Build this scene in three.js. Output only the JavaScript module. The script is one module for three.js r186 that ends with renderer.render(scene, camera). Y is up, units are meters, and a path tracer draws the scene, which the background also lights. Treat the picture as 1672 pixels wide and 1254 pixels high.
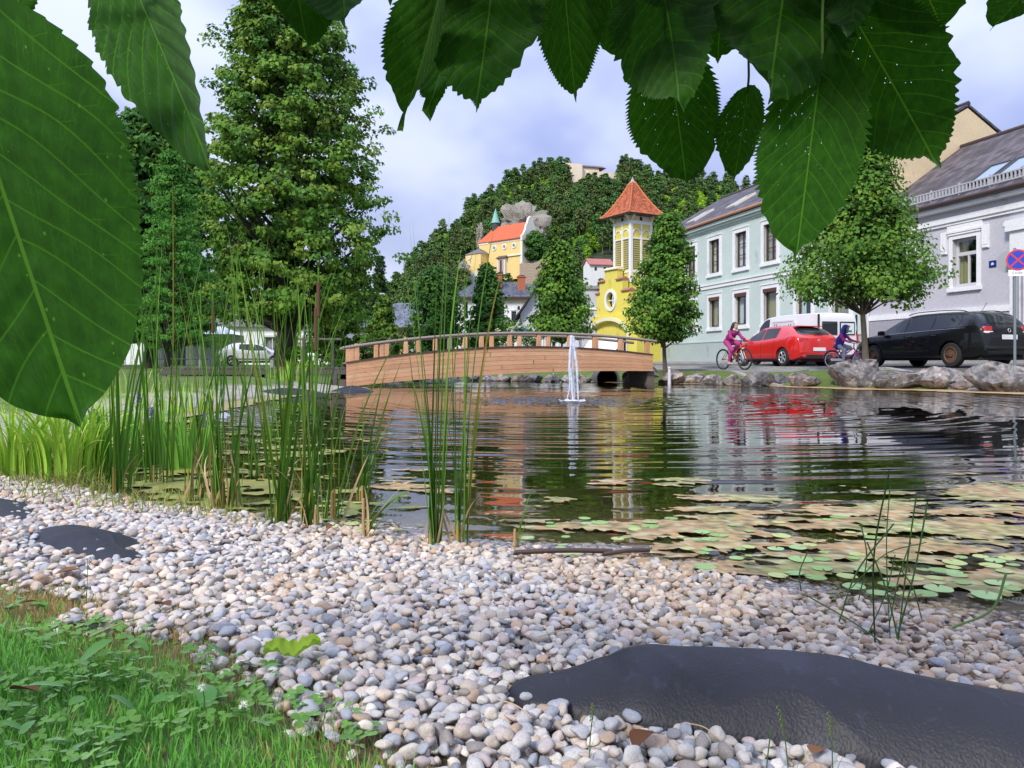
import * as THREE from 'three';
import { mergeGeometries, mergeVertices, toCreasedNormals } from 'three/addons/utils/BufferGeometryUtils.js';
import { MarchingCubes } from 'three/addons/objects/MarchingCubes.js';
import { Brush, Evaluator, SUBTRACTION } from 'three-bvh-csg';

// ---------------------------------------------------------------- camera, sky, sun, exposure
const scene = new THREE.Scene();
const F = 1256, CX = 836, HY = 594, EYE = 0.62;               // focal length in photo pixels, lens centre, horizon row, eye height over the water
const camera = new THREE.PerspectiveCamera(2 * Math.atan(627 / F) * 180 / Math.PI, 1672 / 1254, 0.02, 2500);
camera.position.set(0, EYE, 0);
camera.lookAt(0, EYE, -10);
camera.setViewOffset(1672, 1254, 0, 627 - HY, 1672, 1254);

const V3 = (x, y, z) => new THREE.Vector3(x, y, z);
function rng(seed) { let a = seed >>> 0; return () => { a = (a + 0x6D2B79F5) >>> 0; let t = a; t = Math.imul(t ^ (t >>> 15), t | 1); t ^= t + Math.imul(t ^ (t >>> 7), t | 61); return ((t ^ (t >>> 14)) >>> 0) / 4294967296; }; }
const clamp = (x, a = 0, b = 1) => Math.min(b, Math.max(a, x));
const lerp = (a, b, t) => a + (b - a) * t;
const sstep = (a, b, x) => { const t = clamp((x - a) / (b - a)); return t * t * (3 - 2 * t); };
function hash3(x, y, z) { let h = Math.imul(x | 0, 374761393) ^ Math.imul(y | 0, 668265263) ^ Math.imul(z | 0, 2147483647 ^ 0x5bd1e995); h = Math.imul(h ^ (h >>> 13), 1274126177); h ^= h >>> 16; return (h >>> 0) / 4294967296; }
function noise3(x, y, z) {
  const X = Math.floor(x), Y = Math.floor(y), Z = Math.floor(z); let u = x - X, v = y - Y, w = z - Z;
  u = u * u * (3 - 2 * u); v = v * v * (3 - 2 * v); w = w * w * (3 - 2 * w);
  const c = (i, j, k) => hash3(X + i, Y + j, Z + k);
  return lerp(lerp(lerp(c(0, 0, 0), c(1, 0, 0), u), lerp(c(0, 1, 0), c(1, 1, 0), u), v), lerp(lerp(c(0, 0, 1), c(1, 0, 1), u), lerp(c(0, 1, 1), c(1, 1, 1), u), v), w);
}
function fbm(x, y, z = 0, o = 4) { let s = 0, a = 0.5, n = 0; for (let i = 0; i < o; i++) { s += a * noise3(x, y, z); n += a; a *= 0.5; x = x * 2.03 + 7.1; y = y * 2.03 + 3.7; z = z * 2.03 + 1.3; } return s / n; }

{ // overcast sky: thin bright cloud with blue-grey folds, a little brighter overhead as such skies are
  const w = 1024, h = 512, d = new Float32Array(w * h * 4);
  for (let j = 0; j < h; j++) for (let i = 0; i < w; i++) {
    const el = ((j + 0.5) / h - 0.5) * Math.PI, az = ((i + 0.5) / w) * Math.PI * 2;
    const y = Math.sin(el), c = Math.cos(el), x = c * Math.cos(az), z = c * Math.sin(az);
    const k = 1 / (Math.max(y, 0) + 0.30);
    const n = fbm(x * k * 2.3 + 11.3, z * k * 2.3 + 4.2, y * 1.2, 6), m = fbm(x * k * 0.8 + 31, z * k * 0.8 + 9, 3, 4);
    const cl = sstep(0.39, 0.60, n * 0.65 + m * 0.35);
    const up = Math.max(y, 0), g = 0.70 + 0.92 * up;
    const low = 1 - sstep(0.0, 0.30, up);
    let r = lerp(0.18, 0.335, cl), gg = lerp(0.22, 0.37, cl), b = lerp(0.385, 0.495, cl);
    r = lerp(r, 0.44, low * 0.5); gg = lerp(gg, 0.47, low * 0.5); b = lerp(b, 0.55, low * 0.5);
    const o = (j * w + i) * 4; d[o] = r * g; d[o + 1] = gg * g; d[o + 2] = b * g; d[o + 3] = 1;
  }
  const t = new THREE.DataTexture(d, w, h, THREE.RGBAFormat, THREE.FloatType);
  t.mapping = THREE.EquirectangularReflectionMapping; t.magFilter = t.minFilter = THREE.LinearFilter; t.needsUpdate = true;
  scene.background = t; scene.environment = t;
}
const sun = new THREE.DirectionalLight(new THREE.Color(1.0, 0.95, 0.86), 1.5);
sun.position.set(-17, 27, 8); sun.target.position.set(0, 0, -18);
sun.castShadow = true; sun.shadow.radius = 22; sun.shadow.mapSize.set(2048, 2048);
Object.assign(sun.shadow.camera, { left: -45, right: 45, top: 45, bottom: -45, near: 1, far: 140 });
scene.add(sun, sun.target);
const renderer = new THREE.WebGLRenderer({ antialias: true });
renderer.toneMapping = THREE.LinearToneMapping; renderer.toneMappingExposure = 2.5; renderer.shadowMap.enabled = true;

// ---------------------------------------------------------------- helpers
const P = (px, py, D) => V3((px - CX) * D / F, EYE + (HY - py) * D / F, -D);     // where the photo's point lies at a distance
const used = {};
function numbered(n) { if (used[n] === undefined) { used[n] = 0; return n; } used[n]++; return n + '_' + String(used[n]).padStart(3, '0'); }
function thing(name, label, category, pos, turn = 0, group) {
  const o = new THREE.Group(); o.name = numbered(name); if (pos) o.position.copy(pos); o.rotation.y = turn;
  o.userData = { label, category }; if (group) o.userData.group = group; scene.add(o); return o;
}
function tag(o, label, category, group) { o.userData.label = label; o.userData.category = category; if (group) o.userData.group = group; return o; }
function boxUV(g) {
  const p = g.attributes.position, n = g.attributes.normal, uv = new Float32Array(p.count * 2);
  for (let i = 0; i < p.count; i++) {
    const ax = Math.abs(n.getX(i)), ay = Math.abs(n.getY(i)), az = Math.abs(n.getZ(i));
    if (az >= ax && az >= ay) { uv[2 * i] = p.getX(i); uv[2 * i + 1] = p.getY(i); }
    else if (ax >= ay) { uv[2 * i] = p.getZ(i); uv[2 * i + 1] = p.getY(i); }
    else { uv[2 * i] = p.getX(i); uv[2 * i + 1] = p.getZ(i); }
  }
  g.setAttribute('uv', new THREE.BufferAttribute(uv, 2)); return g;
}
function clean(g) { if (g.index) g = g.toNonIndexed(); for (const k of Object.keys(g.attributes)) if (!['position', 'normal', 'uv', 'color'].includes(k)) g.deleteAttribute(k); if (!g.attributes.normal) g.computeVertexNormals(); if (!g.attributes.uv) boxUV(g); return g; }
function merged(list) { const a = (Array.isArray(list) ? list : [list]).map(clean); return a.length > 1 ? mergeGeometries(a) : a[0]; }
function mesh(name, geos, mat, parent = scene, keepUV = false) {
  const g = Array.isArray(geos) ? merged(geos) : geos; if (!keepUV) { if (!g.attributes.normal) g.computeVertexNormals(); boxUV(g); }
  const m = new THREE.Mesh(g, mat); m.name = parent === scene ? numbered(name) : name; m.castShadow = m.receiveShadow = true; parent.add(m); return m;
}
function structure(o) { o.userData.kind = 'structure'; return o; }
function stuff(o) { o.userData.kind = 'stuff'; return o; }
const box = (w, h, d, x = 0, y = 0, z = 0) => new THREE.BoxGeometry(w, h, d).translate(x, y, z);
const boxAt = (x0, x1, y0, y1, z0, z1) => box(x1 - x0, y1 - y0, z1 - z0, (x0 + x1) / 2, (y0 + y1) / 2, (z0 + z1) / 2);
function cbox(w, h, d, x = 0, y = 0, z = 0, b = 0.01) { // box with chamfered long edges
  const s = new THREE.Shape(); const a = w / 2 - b, c = h / 2 - b;
  s.moveTo(-a, -c); s.lineTo(a, -c); s.lineTo(a, c); s.lineTo(-a, c); s.closePath();
  return new THREE.ExtrudeGeometry(s, { depth: d - 2 * b, bevelEnabled: true, bevelSize: b, bevelThickness: b, bevelSegments: 1 }).translate(x, y, z - d / 2 + b);
}
function tubeBetween(a, b, r0, r1 = r0, seg = 8) {
  const v = b.clone().sub(a), L = v.length(); const g = new THREE.CylinderGeometry(r1, r0, L, seg, 1); g.translate(0, L / 2, 0);
  g.applyQuaternion(new THREE.Quaternion().setFromUnitVectors(V3(0, 1, 0), v.normalize())); return g.translate(a.x, a.y, a.z);
}
function tubePath(pts, r, seg = 6, n = 0) { return new THREE.TubeGeometry(new THREE.CatmullRomCurve3(pts), n || pts.length * 4, r, seg); }
function poly(pts, depth, bevel = 0) { const s = new THREE.Shape(pts.map(p => new THREE.Vector2(p[0], p[1]))); return new THREE.ExtrudeGeometry(s, { depth, bevelEnabled: bevel > 0, bevelSize: bevel, bevelThickness: bevel, bevelSegments: 1 }); }
function quadStrip(A, B) { // sheet between two point rows
  const n = A.length, pos = [], uv = [], idx = []; let L = 0;
  for (let i = 0; i < n; i++) { if (i) L += A[i].distanceTo(A[i - 1]); pos.push(A[i].x, A[i].y, A[i].z, B[i].x, B[i].y, B[i].z); uv.push(L, 0, L, A[i].distanceTo(B[i])); if (i) { const k = 2 * i; idx.push(k - 2, k - 1, k, k, k - 1, k + 1); } }
  const g = new THREE.BufferGeometry(); g.setAttribute('position', new THREE.Float32BufferAttribute(pos, 3)); g.setAttribute('uv', new THREE.Float32BufferAttribute(uv, 2)); g.setIndex(idx); g.computeVertexNormals(); return g;
}
function gridGeo(nu, nv, fn, uvfn) { // fn(i/nu, j/nv) -> [x,y,z]
  const pos = [], uv = [], idx = [];
  for (let j = 0; j <= nv; j++) for (let i = 0; i <= nu; i++) { const p = fn(i / nu, j / nv); pos.push(p[0], p[1], p[2]); const t = uvfn ? uvfn(i / nu, j / nv) : [i / nu, j / nv]; uv.push(t[0], t[1]); }
  for (let j = 0; j < nv; j++) for (let i = 0; i < nu; i++) { const a = j * (nu + 1) + i, b = a + 1, c = a + nu + 1, d = c + 1; idx.push(a, b, c, b, d, c); }
  const g = new THREE.BufferGeometry(); g.setAttribute('position', new THREE.Float32BufferAttribute(pos, 3)); g.setAttribute('uv', new THREE.Float32BufferAttribute(uv, 2)); g.setIndex(idx); g.computeVertexNormals(); return g;
}
function tex(w, h, fn, srgb = true, rx = 1, ry = rx) { // fn(u, v, i, j) -> grey or [r,g,b], 0..1
  const d = new Uint8Array(w * h * 4);
  for (let j = 0; j < h; j++) for (let i = 0; i < w; i++) { let c = fn(i / w, j / h, i, j); if (typeof c === 'number') c = [c, c, c]; const o = (j * w + i) * 4; d[o] = clamp(c[0]) * 255; d[o + 1] = clamp(c[1]) * 255; d[o + 2] = clamp(c[2]) * 255; d[o + 3] = 255; }
  const t = new THREE.DataTexture(d, w, h); t.magFilter = THREE.LinearFilter; t.minFilter = THREE.LinearMipmapLinearFilter; t.generateMipmaps = true; t.wrapS = t.wrapT = THREE.RepeatWrapping; t.repeat.set(rx, ry); if (srgb) t.colorSpace = THREE.SRGBColorSpace; t.needsUpdate = true; return t;
}
// noise that tiles over [0,1)
function tnoise(u, v, f, seed = 0) { const x = u * f, y = v * f, X = Math.floor(x), Y = Math.floor(y); let a = x - X, b = y - Y; a = a * a * (3 - 2 * a); b = b * b * (3 - 2 * b); const c = (i, j) => hash3(((X + i) % f + f) % f, ((Y + j) % f + f) % f, seed); return lerp(lerp(c(0, 0), c(1, 0), a), lerp(c(0, 1), c(1, 1), a), b); }
function tfbm(u, v, f, o = 4, seed = 0) { let s = 0, a = 0.5, n = 0; for (let i = 0; i < o; i++) { s += a * tnoise(u, v, f, seed + i); n += a; a *= 0.5; f *= 2; } return s / n; }
const lin = (r, g, b) => new THREE.Color().setRGB(r, g, b);
const std = (c, rough = 0.8, extra = {}) => new THREE.MeshStandardMaterial({ color: c, roughness: rough, ...extra });
const phys = (c, rough = 0.5, extra = {}) => new THREE.MeshPhysicalMaterial({ color: c, roughness: rough, ...extra });

// textures that give grain only
const T = {};
T.stucco = tex(256, 256, (u, v) => 0.5 + 0.5 * (tfbm(u, v, 32, 3, 5) - 0.5), false, 1);
T.stuccoC = tex(512, 512, (u, v) => { const a = 0.95 + 0.12 * (tfbm(u, v, 3, 5, 8) - 0.5) + 0.06 * (tnoise(u, v, 128, 4) - 0.5) - 0.10 * sstep(0.62, 0.8, tfbm(u * 1, v * 1, 6, 4, 77)); return [a, a, a * 0.995]; }, true, 0.22);
T.woodC = tex(512, 256, (u, v) => { const g = tfbm(u, v * 1, 4, 3, 1) * 0.5 + tnoise(u * 0.25, v, 64, 3) * 0.5; const s = Math.sin((v * 40 + tfbm(u, v, 4, 3, 9) * 5) * 3); const a = 0.92 + 0.20 * (g - 0.5) + 0.05 * s; const k = 0.5 * sstep(0.90, 0.95, tnoise(u, v, 16, 21)); return [a * (1 - 0.35 * k), a * 0.98 * (1 - 0.45 * k), a * 0.96 * (1 - 0.5 * k)]; }, true, 0.5, 2);
T.bark = tex(128, 256, (u, v) => tfbm(u, v * 0.25, 16, 4, 2), false, 1);
T.rock = tex(512, 512, (u, v) => { const n = tfbm(u, v, 6, 6, 3), m = Math.abs(tfbm(u, v, 4, 4, 31) - 0.5) * 2; return clamp(0.25 + n * 0.6 + 0.45 * Math.pow(m, 0.6)); }, false, 1);
T.rockC = tex(512, 512, (u, v) => { const n = tfbm(u, v, 5, 6, 13), m = Math.abs(tfbm(u, v, 5, 5, 17) - 0.5) * 2, vein = 1 - sstep(0.0, 0.05, m), st = tfbm(u, v, 3, 3, 90), cr = 1 - sstep(0, 0.045, Math.abs(tfbm(u, v, 7, 4, 55) - 0.5) * 2); const a = 0.66 + 1.05 * (n - 0.5) + 0.22 * vein - 0.30 * cr; return [a * (1 + 0.14 * (st - 0.5)), a, a * (1 - 0.12 * (st - 0.5))]; }, true, 1);
T.speck = tex(128, 128, (u, v) => { const a = 0.9 + 0.22 * (tfbm(u, v, 8, 4, 44) - 0.5) + 0.1 * (tnoise(u, v, 64, 3) - 0.5); return [a, a, a]; }, true, 1);
T.asphalt = tex(256, 256, (u, v) => { const a = 0.85 + 0.3 * (tnoise(u, v, 128, 5) - 0.5) + 0.2 * (tfbm(u, v, 4, 4, 6) - 0.5); return [a, a, a]; }, true, 0.6);
// roof slates: courses with staggered joints, as relief and tone
function slate(seed, nx, ny, tone) { const rel = (u, v) => { const y = v * ny, j = Math.floor(y), fy = y - j, x = u * nx + (j % 2) * 0.5, i = Math.floor(x), fx = x - i; return [i, j, fx, fy]; };
  return { c: tex(256, 256, (u, v) => { const [i, j, fx, fy] = rel(u, v); const e = Math.min(fx, 1 - fx) < 0.05 ? 0.75 : 1; const a = (0.86 + tone * (hash3(((i % nx) + nx) % nx, j, seed) - 0.5) + 0.12 * (tfbm(u, v, 6, 3, seed) - 0.5)) * e; return [a, a, a]; }, true),
    b: tex(256, 256, (u, v) => { const [i, j, fx, fy] = rel(u, v); return clamp((1 - fy) * 0.9 * (Math.min(fx, 1 - fx) < 0.05 ? 0.5 : 1) + 0.1 * tnoise(u, v, 64, 2)); }, false) }; }
const SL = slate(7, 8, 8, 0.35);
function slateMat(color, rep) { const c = SL.c.clone(), b = SL.b.clone(); c.repeat.set(rep, rep); b.repeat.set(rep, rep); c.needsUpdate = b.needsUpdate = true; return std(color, 0.75, { map: c, bumpMap: b, bumpScale: 0.02 }); }
const stuccoMat = (c) => std(c, 0.9, { map: T.stuccoC, bumpMap: T.stucco, bumpScale: 0.004 });
const M = {
  white: stuccoMat(lin(0.80, 0.80, 0.80)), trim: stuccoMat(lin(0.82, 0.82, 0.84)),
  darkMetal: std(lin(0.03, 0.03, 0.035), 0.45), steel: phys(lin(0.45, 0.46, 0.48), 0.35, { metalness: 0.9 }),
  rubber: std(lin(0.018, 0.018, 0.02), 0.85), glassDark: phys(lin(0.02, 0.025, 0.03), 0.04, { specularIntensity: 1 }),
  pane: phys(lin(0.05, 0.065, 0.07), 0.05), curtain: std(lin(0.55, 0.5, 0.42), 0.95),
  brownFrame: std(lin(0.09, 0.035, 0.02), 0.5), copper: std(lin(0.42, 0.2, 0.10), 0.5), gutter: std(lin(0.05, 0.03, 0.028), 0.5),
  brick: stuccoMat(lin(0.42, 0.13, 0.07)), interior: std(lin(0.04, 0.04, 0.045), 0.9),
  woodDark: std(lin(0.10, 0.085, 0.075), 0.85, { map: T.woodC }), 
};
// ---------------------------------------------------------------- the land: pond outline, terrain height
// street axes: s runs along the house fronts away from the viewer, t across the street towards the houses
const UX = -0.2727, UD = 0.9621;
const ST = (s, t) => [UX * s + UD * t, UD * s - UX * t];      // -> X, D
const toST = (X, D) => [UX * X + UD * D, UD * X - UX * D];
const POND = [[-.276, 2.55], [.377, 2.32], [.735, 1.99], [1.02, 1.79], [1.4, 1.5], [2.2, 1.1], [4, 0.8], [7, 1.6], [9.5, 4], [11, 8], [11.6, 13], [11.25, 16.9], [8.75, 19.5], [6.63, 22.9], [5.1, 24.3], [3.7, 25.3], [2.5, 27.6], [-1.3, 29.3], [-4, 29], [-5.3, 26], [-5.2, 22.5], [-4.3, 20.2], [-3.8, 17.5], [-4.2, 16], [-4.6, 13.9], [-4.4, 11], [-3.9, 8.1], [-3.5, 6.2], [-2.9, 4.6], [-1.97, 3.6], [-.98, 3.04]];
const PONDS = new THREE.CatmullRomCurve3(POND.map(p => V3(p[0], 0, p[1])), true).getPoints(220).map(p => [p.x, p.z]);
function pondDist(X, D) { // signed, positive on land
  let best = 1e9, inside = false; const n = PONDS.length - 1;
  for (let i = 0; i < n; i++) {
    const [ax, ay] = PONDS[i], [bx, by] = PONDS[i + 1]; const dx = bx - ax, dy = by - ay; const t = clamp(((X - ax) * dx + (D - ay) * dy) / (dx * dx + dy * dy + 1e-12)); const ex = X - ax - t * dx, ey = D - ay - t * dy; const q = ex * ex + ey * ey; if (q < best) best = q;
    if ((ay > D) !== (by > D) && X < (bx - ax) * (D - ay) / (by - ay) + ax) inside = !inside;
  }
  return (inside ? -1 : 1) * Math.sqrt(best);
}
const PATH0 = 13.1, PATH1 = 14.6, ROAD0 = 15.0, ROAD1 = 20.95, FRONT = 21.8;
function gh(X, D) { // height of the finished ground
  const d = pondDist(X, D);
  if (d < 0) return -0.11 * Math.min(-d, 1) - 0.35 * sstep(0.6, 3, -d);
  const t = toST(X, D)[1];
  const near = Math.min(0.115 * d, 0.17 + 0.012 * d);
  const street = clamp(0.40 + 0.031 * (t - 12.9), 0.34, 0.72);
  const left = 0.16 + 0.0065 * clamp(D, 0, 60);
  const far = lerp(left, street, sstep(6, 12, t)) ;
  const w = sstep(4.5, 9, D);
  const rise = lerp(0.12, 0.55, sstep(8, 12, t)) * d;
  return lerp(near, Math.min(far, 0.01 + rise), w);
}
const at = (px, D, dy = 0) => { const X = (px - CX) * D / F; return V3(X, gh(X, D) + dy, -D); };
{
  const xs = [], ds = [];
  for (let i = 0; i <= 300; i++) { const k = (i - 150) / 150; xs.push(Math.sign(k) * (Math.abs(k) * 9 + 500 * Math.pow(Math.abs(k), 5))); }
  for (let j = 0; j <= 330; j++) { const k = j / 330; ds.push(-6 + k * 34 + 700 * Math.pow(k, 7)); }
  const pos = [], col = [], uv = [], idx = []; const nx = xs.length;
  for (const D of ds) for (const X of xs) {
    const d = pondDist(X, D), [s, t] = toST(X, D); let y = gh(X, D);
    if (s > -12 && s < 70) { if (t > ROAD0 - 0.1 && t < FRONT + 0.2) y -= 0.08; else if (s > 18.6 && t > PATH0 + 0.05 && t < PATH1 - 0.05) y -= 0.05; }
    if (D < 6) y -= 0.018 * sstep(-0.5, 0.2, d);
    pos.push(X, y, -D); uv.push(X, D);
    const n = fbm(X * 0.7, D * 0.7, 1, 4), n2 = fbm(X * 5, D * 5, 4, 3);
    let c;
    if (d < 0) c = [0.15 + 0.09 * n2, 0.13 + 0.08 * n2, 0.06 + 0.03 * n];                           // mud and algae on the pond bed
    else if (D < 5.5 && X < 3) c = [0.20 + 0.1 * n2, 0.155 + 0.08 * n2, 0.105 + 0.05 * n2];            // earth under the gravel
    else if (X < -3.5 + 0.3 * n && D < 21 && d < 0.7 + 0.9 * n) c = [0.42 + 0.1 * n2, 0.38 + 0.1 * n2, 0.32 + 0.1 * n2]; // pale gravel beach
    else { const k = 0.8 + 0.5 * n; c = [0.11 * k + 0.03 * n2, 0.19 * k, 0.035 * k]; }                  // lawn
    col.push(...c);
  }
  for (let j = 0; j < ds.length - 1; j++) for (let i = 0; i < nx - 1; i++) { const a = j * nx + i; idx.push(a, a + 1, a + nx, a + 1, a + nx + 1, a + nx); }
  const g = new THREE.BufferGeometry(); g.setAttribute('position', new THREE.Float32BufferAttribute(pos, 3)); g.setAttribute('color', new THREE.Float32BufferAttribute(col, 3)); g.setAttribute('uv', new THREE.Float32BufferAttribute(uv, 2)); g.setIndex(idx); g.computeVertexNormals();
  structure(mesh('ground', g, std(0xffffff, 1, { vertexColors: true, map: T.asphalt, bumpMap: T.rock, bumpScale: 0.01 }), scene, true));
}
// street, kerbs, paths
function strip(name, t0, t1, s0, s1, lift, mat) {
  const A = [], B = []; for (let i = 0; i <= 60; i++) { const s = lerp(s0, s1, i / 60); const [x0, d0] = ST(s, t0), [x1, d1] = ST(s, t1); A.push(V3(x0, gh(x0, d0) + lift, -d0)); B.push(V3(x1, gh(x1, d1) + lift, -d1)); }
  return structure(mesh(name, quadStrip(A, B), mat, scene, true));
}
function kerb(name, t0, t1, s0, s1, lift, mat) {
  const A = [[], [], [], []]; for (let i = 0; i <= 60; i++) { const s = lerp(s0, s1, i / 60); [[t0, -0.1], [t0, lift], [t1, lift], [t1, -0.1]].forEach(([t, l], k) => { const [x, d] = ST(s, t); A[k].push(V3(x, gh(x, d) + l, -d)); }); }
  return structure(mesh(name, [quadStrip(A[0], A[1]), quadStrip(A[1], A[2]), quadStrip(A[2], A[3])], mat, scene, true));
}
const concrete = std(lin(0.42, 0.40, 0.38), 0.9, { map: T.asphalt, bumpMap: T.stucco, bumpScale: 0.002 });
strip('road', ROAD0, ROAD1, -12, 70, -0.02, std(lin(0.17, 0.165, 0.165), 0.9, { map: T.asphalt, bumpMap: T.stucco, bumpScale: 0.003 }));
strip('cycle_path', PATH0, PATH1, 18.5, 70, 0.006, std(lin(0.30, 0.285, 0.27), 0.9, { map: T.asphalt }));
strip('pavement', ROAD1 + 0.14, FRONT + 0.1, -12, 70, 0.08, concrete);
kerb('kerb', ROAD1, ROAD1 + 0.14, -12, 70, 0.085, std(lin(0.5, 0.49, 0.47), 0.85, { map: T.asphalt }));
kerb('kerb', ROAD0 - 0.14, ROAD0, -12, 70, 0.07, std(lin(0.5, 0.49, 0.47), 0.85, { map: T.asphalt }));
kerb('path_edging', PATH0 - 0.08, PATH0, 18.5, 70, 0.03, concrete);

// water: one sheet with rings spreading from the jet
const FX = (935 - CX) * 12.9 / F, FD = 12.9;
function ripple(X, D) { // height and slope
  const dx = X - FX, dz = D - FD, r = Math.hypot(dx, dz) + 1e-6;
  const d = -pondDistFast(X, D); const calm = sstep(-0.3, 1.6, d);
  const ph = 2.6 * fbm(X * 0.4, D * 0.4, 7, 3), far = (0.25 + 1.6 * sstep(0.3, 0.7, fbm(X * 0.55 + 9, D * 0.8, 12, 3))) / (1 + r * 0.16);
  let h = 0.0026 * far * Math.sin(r * 17 - ph * 3) + 0.0021 * far * Math.sin(r * 27 + ph * 6 + 1) + 0.0022 * Math.sin(r * 9.5 + ph * 4) * far;
  h += 0.0030 * (fbm(X * 1.2, D * 3.4, 3, 3) - 0.5) * 2 * far;
  const cho = 1 - sstep(0.5, 2.6, r); h += cho * 0.055 * (fbm(X * 7, D * 7, 5, 4) - 0.5) + 0.012 * (1 - sstep(0, 0.6, r)) * Math.sin(r * 30);
  return h * lerp(0.22, 1, calm);
}
const PDG = { n: 160, x0: -14, x1: 16, d0: -2, d1: 34, a: null };
{ PDG.a = new Float32Array((PDG.n + 1) ** 2); for (let j = 0; j <= PDG.n; j++) for (let i = 0; i <= PDG.n; i++) PDG.a[j * (PDG.n + 1) + i] = pondDist(lerp(PDG.x0, PDG.x1, i / PDG.n), lerp(PDG.d0, PDG.d1, j / PDG.n)); }
function pondDistFast(X, D) { const u = clamp((X - PDG.x0) / (PDG.x1 - PDG.x0), 0, 0.9999) * PDG.n, v = clamp((D - PDG.d0) / (PDG.d1 - PDG.d0), 0, 0.9999) * PDG.n; const i = Math.floor(u), j = Math.floor(v), a = u - i, b = v - j, w = PDG.n + 1; return lerp(lerp(PDG.a[j * w + i], PDG.a[j * w + i + 1], a), lerp(PDG.a[(j + 1) * w + i], PDG.a[(j + 1) * w + i + 1], a), b); }
{
  const NR = 440, NA = 400, pos = [], nor = [], idx = [];
  for (let i = 0; i <= NR; i++) { const r = 0.02 + 19.5 * Math.pow(i / NR, 1.0); for (let k = 0; k <= NA; k++) { const a = k / NA * Math.PI * 2, X = FX + r * Math.cos(a), D = FD + r * Math.sin(a), e = 0.012;
    const h = ripple(X, D), hx = (ripple(X + e, D) - h) / e, hd = (ripple(X, D + e) - h) / e; pos.push(X, h, -D); const n = V3(-hx, 1, hd).normalize(); nor.push(n.x, n.y, n.z); } }
  const keep = (a) => pondDistFast(pos[a * 3], -pos[a * 3 + 2]) < 0.8;
  for (let i = 0; i < NR; i++) for (let k = 0; k < NA; k++) { const a = i * (NA + 1) + k, b = a + 1, c = a + NA + 1, d = c + 1; if (keep(a) || keep(d)) idx.push(a, c, b, b, c, d); }
  for (let q = 0; q < idx.length; q += 3) { const [a, b, c] = [idx[q], idx[q + 1], idx[q + 2]]; const ux = pos[b * 3] - pos[a * 3], uz = pos[b * 3 + 2] - pos[a * 3 + 2], vx = pos[c * 3] - pos[a * 3], vz = pos[c * 3 + 2] - pos[a * 3 + 2]; if (uz * vx - ux * vz < 0) { idx[q + 1] = c; idx[q + 2] = b; } }
  const g = new THREE.BufferGeometry(); g.setAttribute('position', new THREE.Float32BufferAttribute(pos, 3)); g.setAttribute('normal', new THREE.Float32BufferAttribute(nor, 3)); g.setIndex(idx);
  structure(mesh('pond_water', g, phys(lin(1, 1, 1), 0.015, { transmission: 1, thickness: 1, ior: 1.333, attenuationColor: lin(0.30, 0.28, 0.11), attenuationDistance: 0.5 }), scene));
}
// ---------------------------------------------------------------- buildings along the street
const TH = Math.atan2(-UD, -UX);                              // turns local +z to the pond side of the street
const streetPos = (s, t, dy = 0) => { const [X, D] = ST(s, t); return V3(X, gh(X, D) + dy, -D); };
const prismX = (pts, x0, x1) => poly(pts, x1 - x0).rotateY(-Math.PI / 2).translate(x1, 0, 0);   // pts are (z, y)
function wallWithHoles(x0, x1, y0, y1, holes, thick, top) {
  const s = new THREE.Shape(); s.moveTo(x0, y0); s.lineTo(x1, y0); if (top) top.forEach(p => s.lineTo(p[0], p[1])); else { s.lineTo(x1, y1); s.lineTo(x0, y1); } s.closePath();
  for (const h of holes) { const p = new THREE.Path(); if (h.pts) { p.setFromPoints(h.pts.map(q => new THREE.Vector2(q[0], q[1]))); } else { p.moveTo(h.x0, h.y0); p.lineTo(h.x0, h.y1); p.lineTo(h.x1, h.y1); p.lineTo(h.x1, h.y0); p.closePath(); } s.holes.push(p); }
  return new THREE.ExtrudeGeometry(s, { depth: thick, bevelEnabled: false }).translate(0, 0, -thick);
}
const curtains = [std(lin(0.5, 0.52, 0.42), 0.95), std(lin(0.30, 0.26, 0.12), 0.95), std(lin(0.5, 0.55, 0.6), 0.95), std(lin(0.32, 0.3, 0.28), 0.95)];
const paneGlass = phys(lin(0.92, 0.96, 0.95), 0.02, { transmission: 1, thickness: 0, ior: 1.5 });
function curtainGeo(x0, x1, y0, y1, z, seed, part = 1) { const r = rng(seed), f = 40 + r() * 20; return gridGeo(48, 1, (u, v) => { const x = lerp(x0, x1, u); return [x, lerp(y0, y1, v), z + 0.025 * Math.sin(x * f + 2 * Math.sin(x * 9 + seed))]; }); }
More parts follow.
